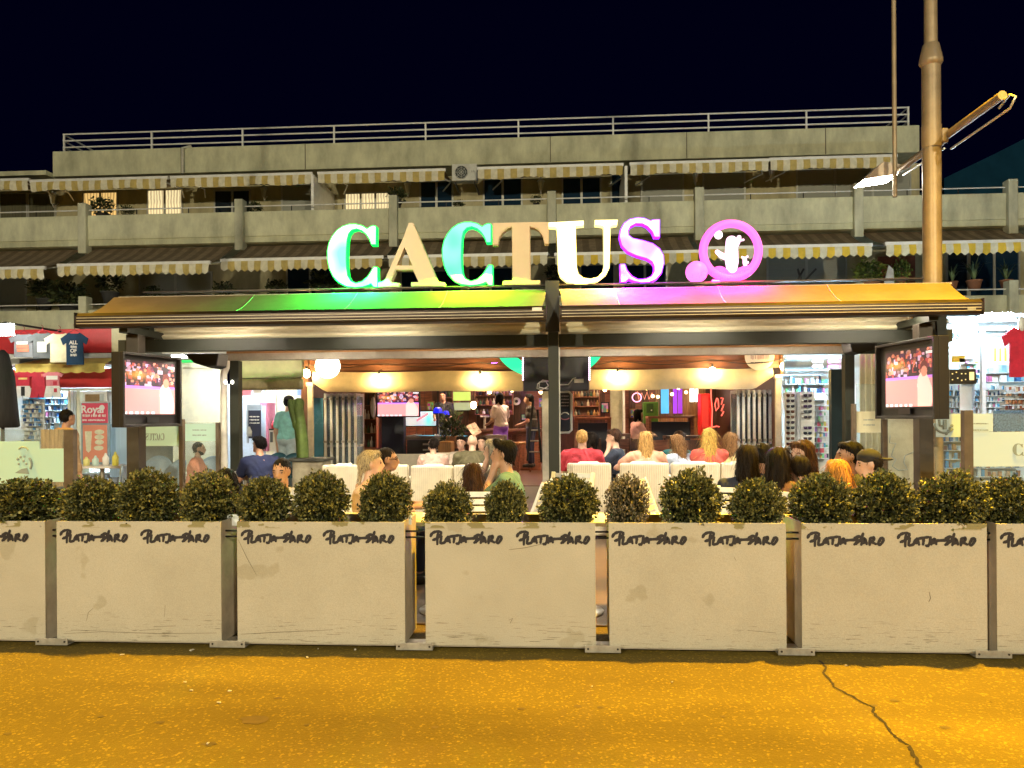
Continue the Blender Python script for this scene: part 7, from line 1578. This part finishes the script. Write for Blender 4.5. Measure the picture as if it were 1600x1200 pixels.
W = [
 # front tables
 dict(label='short-haired man facing the street, face half hidden by a bush', px=446, pytop=716, Y=6.45, face=178, hair='crop', hcol='black', skin='tan', top=(.5, .5, .52), htilt=.12, group=G1),
 dict(label='dark-haired head bent low behind the fourth boxwood ball', px=378, pytop=733, Y=6.35, face=150, hair='bob', hcol='black', skin='olive', top=(.1, .1, .12), lean=.12, htilt=.4, group=G1),
 dict(label='blonde woman with pinned-up hair in a floral strap top', px=566, pytop=705, Y=6.75, face=-55, hair='bun', hcol='greyblonde', skin='fair', top=(.55, .4, .3), sleeve='none', straps=True, hyaw=-.35, group=G1),
 dict(label='dark-haired man with glasses looking right beside the blonde woman', px=590, pytop=700, Y=7.15, face=-80, hair='crop', hcol='dark', skin='tan', top=(.08, .08, .09), glasses=True, htilt=-.02, group=G1),
 dict(label='woman seen from behind with long dark highlighted hair', px=739, pytop=726, Y=6.2, face=8, hair='longer', hcol='brown', skin='tan', top=(.06, .05, .05), group=G1, detail=False),
 dict(label='young man with black quiff and teal shirt in left profile', px=803, pytop=689, Y=6.85, face=82, hair='quiff', hcol='black', skin='tan', top=(.1, .2, .2), arms=('chin', 'table'), group=G1),
 dict(label='grey-haired person behind the young man in teal', px=786, pytop=687, Y=7.6, face=70, hair='bob', hcol='grey', skin='fair', top=(.05, .05, .06), arms=('chin', 'table'), group=G1),
 dict(label='woman with long dark hair turned away, left of the right group', px=1166, pytop=697, Y=6.5, face=-18, hair='longer', hcol='dark', skin='tan', top=(.02, .025, .05), group=G1, detail=False, lean=.08),
 dict(label='dark cap-like short hair man behind the long-haired women', px=1188, pytop=694, Y=7.3, face=-30, hair='short', hcol='black', skin='tan', top=(.03, .03, .06), group=G1, detail=False),
 dict(label='woman with wide dark hair in the middle of the right group', px=1210, pytop=701, Y=6.25, face=-35, hair='longer', hcol='dark', skin='tan', top=(.09, .04, .04), group=G1, detail=False, build=1.05),
 dict(label='brown-haired woman facing left holding a phone', px=1266, pytop=689, Y=6.95, face=118, hair='longer', hcol='brown', skin='fair', top=(.03, .03, .035), arms=('phone', 'table'), hyaw=.1, htilt=.12, group=G1),
 dict(label='dark-haired person in brown leaning forward beside the ginger woman', px=1268, pytop=716, Y=6.15, face=10, hair='short', hcol='dark', skin='tan', top=(.09, .05, .04), lean=.14, htilt=.3, group=G1, detail=False),
 dict(label='ginger blonde woman seen from behind near the planter', px=1314, pytop=720, Y=6.0, face=-5, hair='long', hcol='ginger', skin='fair', top=(.3, .25, .2), group=G1, detail=False),
 dict(label='woman with tied-back black hair in left profile, navy top', px=1344, pytop=691, Y=6.75, face=88, hair='pony', hcol='black', skin='olive', top=(.02, .025, .07), group=G1),
 dict(label='person in a dark cap in left profile, rightmost guest', px=1377, pytop=704, Y=6.4, face=80, hair='crop', hcol='dark', skin='fair', top=(.05, .05, .06), hat=('back', (.012, .012, .016)), htilt=.15, group=G1),
 # sofas
 dict(label='close-cropped man in a dark red T-shirt from behind', px=908, pytop=672, Y=10.0, face=-8, hair='crop', hcol='blonde', skin='fair', top=(.42, .03, .05), build=1.2, detail=False, group=G2, arms=('table', 'chin')),
 dict(label='dark-haired woman facing left beside the man in red', px=931, pytop=676, Y=11.0, face=60, hair='bob', hcol='dark', skin='tan', top=(.05, .05, .05), group=G2),
 dict(label='young man in navy facing left with hand at his chin', px=969, pytop=671, Y=10.5, face=75, hair='short', hcol='brown', skin='fair', top=(.02, .03, .06), arms=('chin', 'table'), group=G2, htilt=.1),
 dict(label='straight-haired blonde woman in a pale pink top from behind', px=1010, pytop=675, Y=10.05, face=0, hair='long', hcol='blonde', skin='fair', top=(.72, .38, .27), arms='wide', detail=False, group=G2, build=1.08),
 dict(label='man in a teal T-shirt bending over the table', px=1051, pytop=675, Y=10.9, face=-40, hair='short', hcol='brown', skin='fair', top=(.03, .16, .17), lean=.12, htilt=.35, group=G2, detail=False),
 dict(label='light-brown-haired woman in pale blue leaning right', px=1068, pytop=680, Y=10.1, face=25, hair='wavy', hcol='lightbrown', skin='fair', top=(.42, .5, .68), sleeve='long', hroll=-.15, group=G2, detail=False, lean=.1),
 dict(label='woman with long wavy yellow blonde hair and red print top', px=1109, pytop=670, Y=10.1, face=-5, hair='wavy', hcol='yellow', skin='fair', top=(.55, .1, .08), group=G2, detail=False),
 dict(label='light-brown-haired woman in a pale yellow top from behind', px=1140, pytop=677, Y=10.1, face=-15, hair='wavy', hcol='lightbrown', skin='fair', top=(.75, .6, .3), group=G2, detail=False, lean=.1),
 dict(label='balding man in an olive shirt on the left sofa', px=737, pytop=680, Y=10.8, face=0, hair='bald', hcol='brown', skin='fair', top=(.09, .08, .04), build=1.25, detail=False, group=G2),
 dict(label='small child facing the street left of the olive-shirted man', px=723, pytop=690, Y=11.8, face=170, hair='short', hcol='dark', skin='fair', top=(.6, .5, .42), group=G2),
 dict(label='dark-haired woman in a white top right of the olive-shirted man', px=754, pytop=681, Y=11.7, face=175, hair='bob', hcol='brown', skin='fair', top=(.75, .65, .6), group=G2, arms=('table', 'table')),
 dict(label='dark-haired child slumped at the left end of the sofa', px=677, pytop=705, Y=10.9, face=10, hair='short', hcol='dark', skin='fair', top=(.65, .42, .36), group=G2, detail=False, lean=.1, hroll=.5),
 dict(label='man in a navy T-shirt seen from behind at the snack bar', px=410, pytop=683, Y=10.3, face=35, hair='short', hcol='black', skin='tan', top=(.01, .018, .07), lean=.13, build=1.12, hyaw=.5, group=G3, detail=False),
 dict(label='bearded man in an orange shirt behind the left glass screen', px=302, pytop=691, Y=11.6, face=-75, hair='crop', hcol='dark', skin='tan', top=(.72, .25, .15), extra='beard', group=G3, build=1.1),
 dict(label='standing person in a tan jacket behind the left glass screen', px=97, pytop=640, Y=10.2, face=-25, hair='crop', hcol='black', skin='tan', top=(.42, .27, .14), sleeve='long', pose='stand', arms='side', group=G3, detail=False, build=1.1),
 dict(label='standing man in a turquoise T-shirt behind the cactus', px=447, pytop=619, Y=15.2, face=-20, hair='crop', hcol='black', skin='fair', top=(.3, .68, .68), pants=(.5, .62, .68), pose='stand', arms='side', hat=('front', (.05, .05, .06)), group=G3, detail=False),
 dict(label='standing barmaid in a white top and violet-lit skirt', px=783, pytop=614, Y=19.8, face=50, hair='bob', hcol='black', skin='tan', top=(.7, .6, .62), pants=(.3, .1, .6), pose='stand', arms='lap', skirt=True, group=G3, detail=False),  # skirt colour has the violet light painted in
 dict(label='standing dark-clothed bartender behind the blue lamps', px=694, pytop=612, Y=22.0, face=170, hair='short', hcol='black', skin='tan', top=(.02, .02, .025), pose='stand', arms='lap', group=G3),
 dict(label='standing dark figure near the ladder inside the doorway', px=831, pytop=616, Y=20.3, face=80, hair='short', hcol='black', skin='tan', top=(.05, .04, .03), pants=(.02, .02, .05), pose='stand', arms='lap', group=G3, detail=False),
 dict(label='girl in a pink top sitting inside near the green cabinet', px=992, pytop=640, Y=19.0, face=-70, hair='bob', hcol='dark', skin='fair', top=(.7, .35, .3), arms='table', group=G3, detail=False, zbase=.25),
]
for kw in W:
    if kw.get('group') == G2: kw.setdefault('zbase', .13)
    person(**kw)
# ------------------------------------------------------------------ sofas, chairs, tables, things on them
M_WICK = mat('cream_wicker', (.78, .7, .54), .65, var=.12, scale=3)
def wicker():
    m = M_WICK; nt = m.node_tree; N = nt.nodes; L = nt.links; p = N['Principled BSDF']
    tc = N.new('ShaderNodeTexCoord'); wv = N.new('ShaderNodeTexWave'); wv.wave_type = 'BANDS'; wv.bands_direction = 'X'; wv.inputs['Scale'].default_value = 12; wv.inputs['Distortion'].default_value = .6
    L.new(tc.outputs['Object'], wv.inputs['Vector']); b = N.new('ShaderNodeBump'); b.inputs['Strength'].default_value = .3; b.inputs['Distance'].default_value = .008; L.new(wv.outputs['Fac'], b.inputs['Height']); L.new(b.outputs[0], p.inputs['Normal'])
wicker()
M_CUSH = mat('cream_cushion', (.8, .72, .6), .85, var=.08)
def armchair(label, px0, px1, pytop, Y, facing=0., cush=True, m=None, h=None, group='cream wicker armchairs on the terrace'):
    c = at((px0 + px1) / 2, pytop, Y); w_ = X(px1, Y, pytop) - X(px0, Y, pytop); h = h or min(.93, max(.74, c.z - .05))
    m = m or M_WICK; t = thing('armchair', label, 'armchair', (c.x, Y, .012), R_(facing), group); d = .78; z0 = .03
    # facing 0: the back is towards the street, guest looks away
    MB().box(-w_ / 2, w_ / 2, 0, .11, z0, h).build('backrest', m, t, world=False, bev=.025)
    for s_ in (-1, 1): MB().box(s_ * w_ / 2, s_ * (w_ / 2 - .11), .111, d, z0, h * .8).build('armrest', m, t, world=False, bev=.025)
    MB().box(-w_ / 2 + .111, w_ / 2 - .111, .112, d - .01, z0, .3).build('seat_base', m, t, world=False)
    MB().box(-w_ / 2 + .12, w_ / 2 - .12, .12, d + .01, .301, .43).build('seat_cushion', M_CUSH, t, world=False, bev=.04)
    if cush: MB().box(-w_ / 2 + .13, w_ / 2 - .13, .118, .24, .44, h + .012).build('back_cushion', M_CUSH, t, world=False, bev=.04)
    for sx in (-1, 1):
        for yy in (.06, d - .06): MB().box(sx * (w_ / 2 - .06) - .03, sx * (w_ / 2 - .06) + .03, yy - .03, yy + .03, .0, z0).build('leg', M_DARK, t, world=False)
    return t
for a in [('cream wicker sofa behind the couple, left of it', 502, 562, 722, 9.6), ('cream wicker sofa right behind the couple', 563, 637, 722, 9.6), ('cream wicker armchair left of the woman with highlights', 641, 707, 723, 9.6), ('cream wicker armchair behind the woman with highlights', 708, 782, 722, 9.6),
          ('cream wicker armchair under the man in dark red', 886, 955, 715, 9.55), ('cream wicker armchair under the woman in pale pink', 969, 1046, 718, 9.55), ('cream wicker armchair under the women in blue and red', 1049, 1126, 717, 9.55), ('cream wicker armchair under the woman in pale yellow', 1127, 1200, 716, 9.55)]:
    armchair(*a)
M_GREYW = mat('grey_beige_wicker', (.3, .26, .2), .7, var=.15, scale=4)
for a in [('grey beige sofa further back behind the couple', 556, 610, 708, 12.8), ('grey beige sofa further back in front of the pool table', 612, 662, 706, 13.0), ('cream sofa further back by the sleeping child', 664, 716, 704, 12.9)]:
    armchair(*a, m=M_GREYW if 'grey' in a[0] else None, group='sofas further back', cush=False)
t = armchair('cream armchair facing the street behind the olive-shirted man', 770, 800, 703, 12.7, 180., group='sofas further back')
# fold-back white slatted chairs at the front tables
def slat_chair(label, px, pytop, Y, face, lean=.2):
    c = at(px, pytop, Y); t = thing('slatted_chair', label, 'chair', (c.x, Y, .012), R_(face), 'white slatted chairs at the front tables'); h = max(.78, min(.95, c.z))
    for s_ in (-1, 1):
        MB().bar((s_ * .21, 0, 0), (s_ * .21, -.02, .43), .03, .03).build('leg', M_WHITE, t, world=False); MB().bar((s_ * .21, .4, 0), (s_ * .21, .38, .43), .03, .03).build('leg', M_WHITE, t, world=False)
        MB().bar((s_ * .21, -.02, .431), (s_ * .21, -.02 - lean, h), .035, .025).build('back_rail', M_WHITE, t, world=False)
    for k in range(7): u = (k + .5) / 7; MB().bar((-.195, -.02 - lean * (.2 + .8 * u), .43 + (h - .43) * (.2 + .8 * u)), (.195, -.02 - lean * (.2 + .8 * u), .43 + (h - .43) * (.2 + .8 * u)), .012, .04).build('slat', M_WHITE, t, world=False)
    MB().box(-.22, .22, -.02, .41, .432, .46).build('seat', M_WHITE, t, world=False, bev=.008)
    return t
for a in [('white slatted chair standing left of the dark boxwood at centre right', 1031, 727, 6.9, -115), ('white slatted chair right of the dark boxwood at centre right', 1124, 731, 6.7, 70), ('white slatted chair of the woman with highlights', 742, 752, 6.15, 5), ('white slatted chair of the young man in teal', 818, 745, 6.85, 80), ('white slatted chair of the ginger woman', 1316, 745, 5.95, 0), ('white slatted chair of the woman with wide dark hair', 1212, 742, 6.2, -35), ('white slatted chair left of the right group', 1168, 741, 6.45, -18), ('white slatted chair of the blonde woman with pinned hair', 562, 748, 6.6, -60), ('white slatted chair behind the right edge of the centre post', 884, 738, 7.6, 160)]:
    slat_chair(*a)
M_TT = mat('white_table_top', (.78, .74, .72), .35, var=.04)
def cafe_table(label, px, Y, w_=.75, z=.75, m=None):
    x = X(px, Y, 760); t = thing('cafe_table', label, 'table', (x, Y, .012), 0, 'white tables at the front')
    MB().box(x - w_ / 2, x + w_ / 2, Y - .28, Y + .28, z - .035, z).build('table_top', m or M_TT, t, bev=.008)
    MB().tube([(x, Y, .03), (x, Y, z - .036)], .035, 10).build('leg', M_STEEL, t); MB().lathe([(.26, .012), (.26, .028), (.05, .04)], (x, Y, 0), 16).build('base', M_STEEL, t)
    return x
for a in [('white table left of the highlighted woman, drinks on it', 705, 6.0), ('white table of the half-hidden man', 440, 6.95), ('white table in the gap left of the couple', 540, 5.98), ('white table before the red-shirted man', 890, 6.0), ('white table of the right-hand group', 1240, 6.75), ('white table of the young man in teal', 745, 6.95), ('white table between the two empty slatted chairs', 1070, 6.0), ('white table of the rightmost guests', 1345, 6.2)]:
    cafe_table(a[0], a[1], a[2])
for a in [('low white table between the right armchairs', 962, 10.6), ('low white table in front of the women on the sofas', 1090, 10.95), ('low white table by the left sofas', 690, 11.2), ('snack table of the man in navy', 385, 10.7)]:
    cafe_table(a[0], a[1], a[2], z=.62 if 'low' in a[0] else .75)
# glasses and drinks
M_GLS = glass('drink_glass', (.8, .85, .85), .18); M_BEER = mat('amber_drink', (.75, .45, .08), .2, var=0); 
def tumbler(label, px, Y, z, h=.13, r=.035, fill=None, name='drinking_glass'):
    x = X(px, Y, 740); t = thing(name, label, 'glass', (x, Y, z), 0, 'glasses on the tables')
    MB().lathe([(r * .75, 0), (r, h), (r * .92, h), (r * .68, .008)], (x, Y, z + .002), 14).build('glass_wall', M_GLS, t)
    if fill: MB().lathe([(r * .66, .01), (r * .9, h * .86)], (x, Y, z + .002), 14).build('drink', fill, t)
    return t
tumbler('tall amber drink on the table left of the highlighted woman', 700, 6.05, .752, .22, .05, M_BEER); tumbler('empty clear glass left of the amber drink', 690, 5.95, .752, .15, .04); tumbler('second clear glass left of the amber drink', 715, 6.1, .752, .15, .04); tumbler('small glass on the table of the right-hand group', 1242, 6.6, .752, .14, .035, M_BEER)
tumbler('glass with ice on the low table between the armchairs', 962, 10.45, .622, .12, .04, pmat((.8, .7, .5))); tumbler('glass on the low table of the blonde women', 1088, 10.8, .622, .12, .04)
for (px, Y, z, lab) in ((430, 6.7, .752, 'white paper placemat before the half-hidden man'), (705, 5.9, .752, 'violet-lit placemat on the table by the drinks'), (1060, 5.95, .752, 'white menu card near the pale boxwood')):
    x = X(px, Y, 770); MB().box(x - .16, x + .16, Y - .1, Y + .12, z, z + .004).build('menu_card', pmat((.8, .76, .78)), None, label=lab, cat='menu')
# open menu held at the sofas
c = at(741, 672, 10.9); MB()._add([(c.x - .12, 10.9, c.z + .06), (c.x - .0, 10.82, c.z - .09), (c.x + .11, 10.9, c.z - .03), (c.x + .0, 10.98, c.z + .11)], [(0, 1, 2, 3)]).build('open_menu', mat('menu_red', (.6, .35, .22), .6, var=.5, scale=18), None, label='open picture menu standing by the left sofas', cat='menu')
# brown seat or crate beside the pool table
for (a, b, c_, d, Y, m, lab, nm, cat_) in ((684, 690, 705, 712, 15.5, M_WOODL, 'brown wooden box seat in front of the pool table', 'wooden_box', 'box'), (756, 680, 790, 705, 13.6, mat('brown_leather', (.1, .045, .025), .5), 'dark brown leather seat back near the bar', 'leather_seat', 'seat')):
    MB().pbox(a, b, c_, d, Y, .5).build(nm, m, None, bev=.03, label=lab, cat=cat_)
# leafy plant on the wooden box
c = at(706, 668, 16.5); t = thing('potted_plant', 'leafy plant standing before the pool table', 'plant', c); MB().lathe([(.12, -.45), (.15, -.2), (.15, -.18)], c, 12).build('pot', M_POT, t); o = link('leaves', CL1, t, world=False); o.scale = (.25, .2, .35)
# column cactus in a stone planter, left of the timber post
t = thing('column_cactus', 'tall green column cactus in a stone planter by the left timber post', 'cactus', at(470, 745, 12.4))
M_CAC = mat('cactus_green', (.13, .2, .04), .6, var=.25, scale=6)
def ribbed(mb, pts, r, n=20):
    P = [at(px, py, 12.4) for px, py in pts]; pts3 = []; rs = []
    m_ = 10
    for i in range(len(P) - 1):
        for k in range(m_): pts3.append(P[i].lerp(P[i + 1], k / m_))
    pts3.append(P[-1]); L_ = len(pts3)
    for i in range(L_):
        e = min(1, (L_ - 1 - i + .4) / 5, (i + 3) / 5); rs.append(r * max(.15, math.sqrt(max(0, 1 - (1 - e) ** 2))))
    n0 = len(mb.v); mb.tube(pts3, rs, n)
    for i in range(L_):
        for k in range(n):
            if k % 2: 
                j = n0 + i * n + k; mb.v[j] = tuple(Vector(mb.v[j]).lerp(pts3[i], .2))
for pts, r in (([(473, 716), (472, 690), (468, 655)], .1), ([(470, 665), (466, 640), (468, 622)], .085), ([(466, 672), (459, 650), (453, 624)], .06), ([(462, 668), (459, 640), (460, 624)], .05)):
    mb = MB(); ribbed(mb, pts, r); mb.build('stem', M_CAC, t)
a, b = X(457, 12.2), X(505, 12.2); zt = Z(480, 716, 12.2)
MB().box(a, b, 12.15, 12.6, .012, zt - .05).build('planter_box', mat('stone_planter', (.38, .34, .25), .8, var=.2), t, bev=.01); MB().box(a - .04, b + .04, 12.1, 12.65, zt - .049, zt).build('rim', mat('dark_rim', (.06, .06, .05), .6), t, bev=.008)
# snack bar furniture: dark teal chairs and light tables
for k, (px, Y) in enumerate(((425, 14.2), (457, 14.0), (245, 13.2), (262, 12.2), (324, 13.0))):
    c = at(px, 695, Y); t = thing('shell_chair', 'blue grey shell chair at the snack bar, %s' % ['behind the man in navy', 'left of the cactus', 'under the mirrored word', 'second under the mirrored word', 'right of the bearded man'][k], 'chair', (c.x, Y, .012), R_([170, 190, 200, 150, 180][k]), 'blue grey chairs at the snack bar'); m_ = mat('teal_plastic', (.03, .1, .14), .45) if k < 2 else mat('pale_blue_plastic', (.3, .42, .55), .45)
    prof = []; mb = MB(); n = 12; vs = []
    for i in range(n + 1):
        a_ = PI * (.0 + i / n); 
        for j in range(6): v = j / 5; r_ = .25 - .05 * v; vs.append((-.24 * math.cos(a_) * (1 + .06 * v), -.2 * math.sin(a_) - .08 * v, .42 + .42 * v * (.45 + .55 * math.sin(a_))))
    mb._add(vs, [(i * 6 + j, (i + 1) * 6 + j, (i + 1) * 6 + j + 1, i * 6 + j + 1) for i in range(n) for j in range(5)], True); o = mb.build('shell', m_, t, world=False); sd = o.modifiers.new('thick', 'SOLIDIFY'); sd.thickness = .02
    MB().lathe([(.24, .40), (.24, .43)], (0, 0, 0), 16).build('seat', m_, t, world=False)
    for sx in (-.16, .16):
        for yy in (-.14, .16): MB().tube([(sx * 1.2, yy * 1.2, 0), (sx, yy, .40)], .014, 6).build('leg', M_STEEL, t, world=False)
# the left snack table with condiments
x = cafe_table('white snack table with sauce bottles behind the left glass', 160, 11.9, 1.1, .78)
for k, (dx, h, col, lab) in enumerate(((.28, .22, (.75, .7, .12), 'yellow mustard bottle on the left snack table'), (.12, .2, (.85, .85, .85), 'white sauce bottle on the left snack table'), (-.05, .16, (.6, .8, .78), 'pale napkin holder on the left snack table'), (-.2, .14, (.8, .75, .3), 'yellow cup on the left snack table'))):
    MB().lathe([(.045, 0), (.05, h * .6), (.025, h * .8), (.012, h)], (x + dx, 11.8, .782), 12).build('sauce_bottle', pmat(col), None, label=lab, cat='bottle')
c = at(214, 718, 11.5); t = thing('metal_chair', 'pale blue metal chair right of the left snack table', 'chair', (X(196, 11.3), 11.3, .012), R_(90), 'metal chairs at the left snack table')
mb = MB(); mb.tube([(-.2, 0, 0), (-.2, 0, .45), (-.2, -.05, .82), (.2, -.05, .82), (.2, 0, .45), (.2, 0, 0)], .014, 6); mb.build('frame', mat('pale_blue_metal', (.45, .6, .75), .4, .3), t, world=False); MB().box(-.2, .2, 0, .4, .45, .47).build('seat', mat('pale_blue_metal'), t, world=False); MB().box(-.18, .18, -.045, -.03, .55, .8).build('backrest', mat('pale_blue_metal'), t, world=False)
for s_ in (-.2, .2): MB().tube([(s_, .4, 0), (s_, .38, .45)], .014, 6).build('leg', mat('pale_blue_metal'), t, world=False)
MB().pbox(1240, 738, 1243, 742, 6.6, .01)
# wooden plank partition behind the left glass
t = thing('plank_partition', 'weathered plank partition behind the left glass screen', 'partition', at(80, 712, 9.2))
for k in range(5): pb('plank', mat('weathered_plank', (.3, .21, .13), .8, var=.3, stretch=(6, 6, .6)), t, 64 + 7 * k, 671, 70.5 + 7 * k, 760, 9.2, .03)
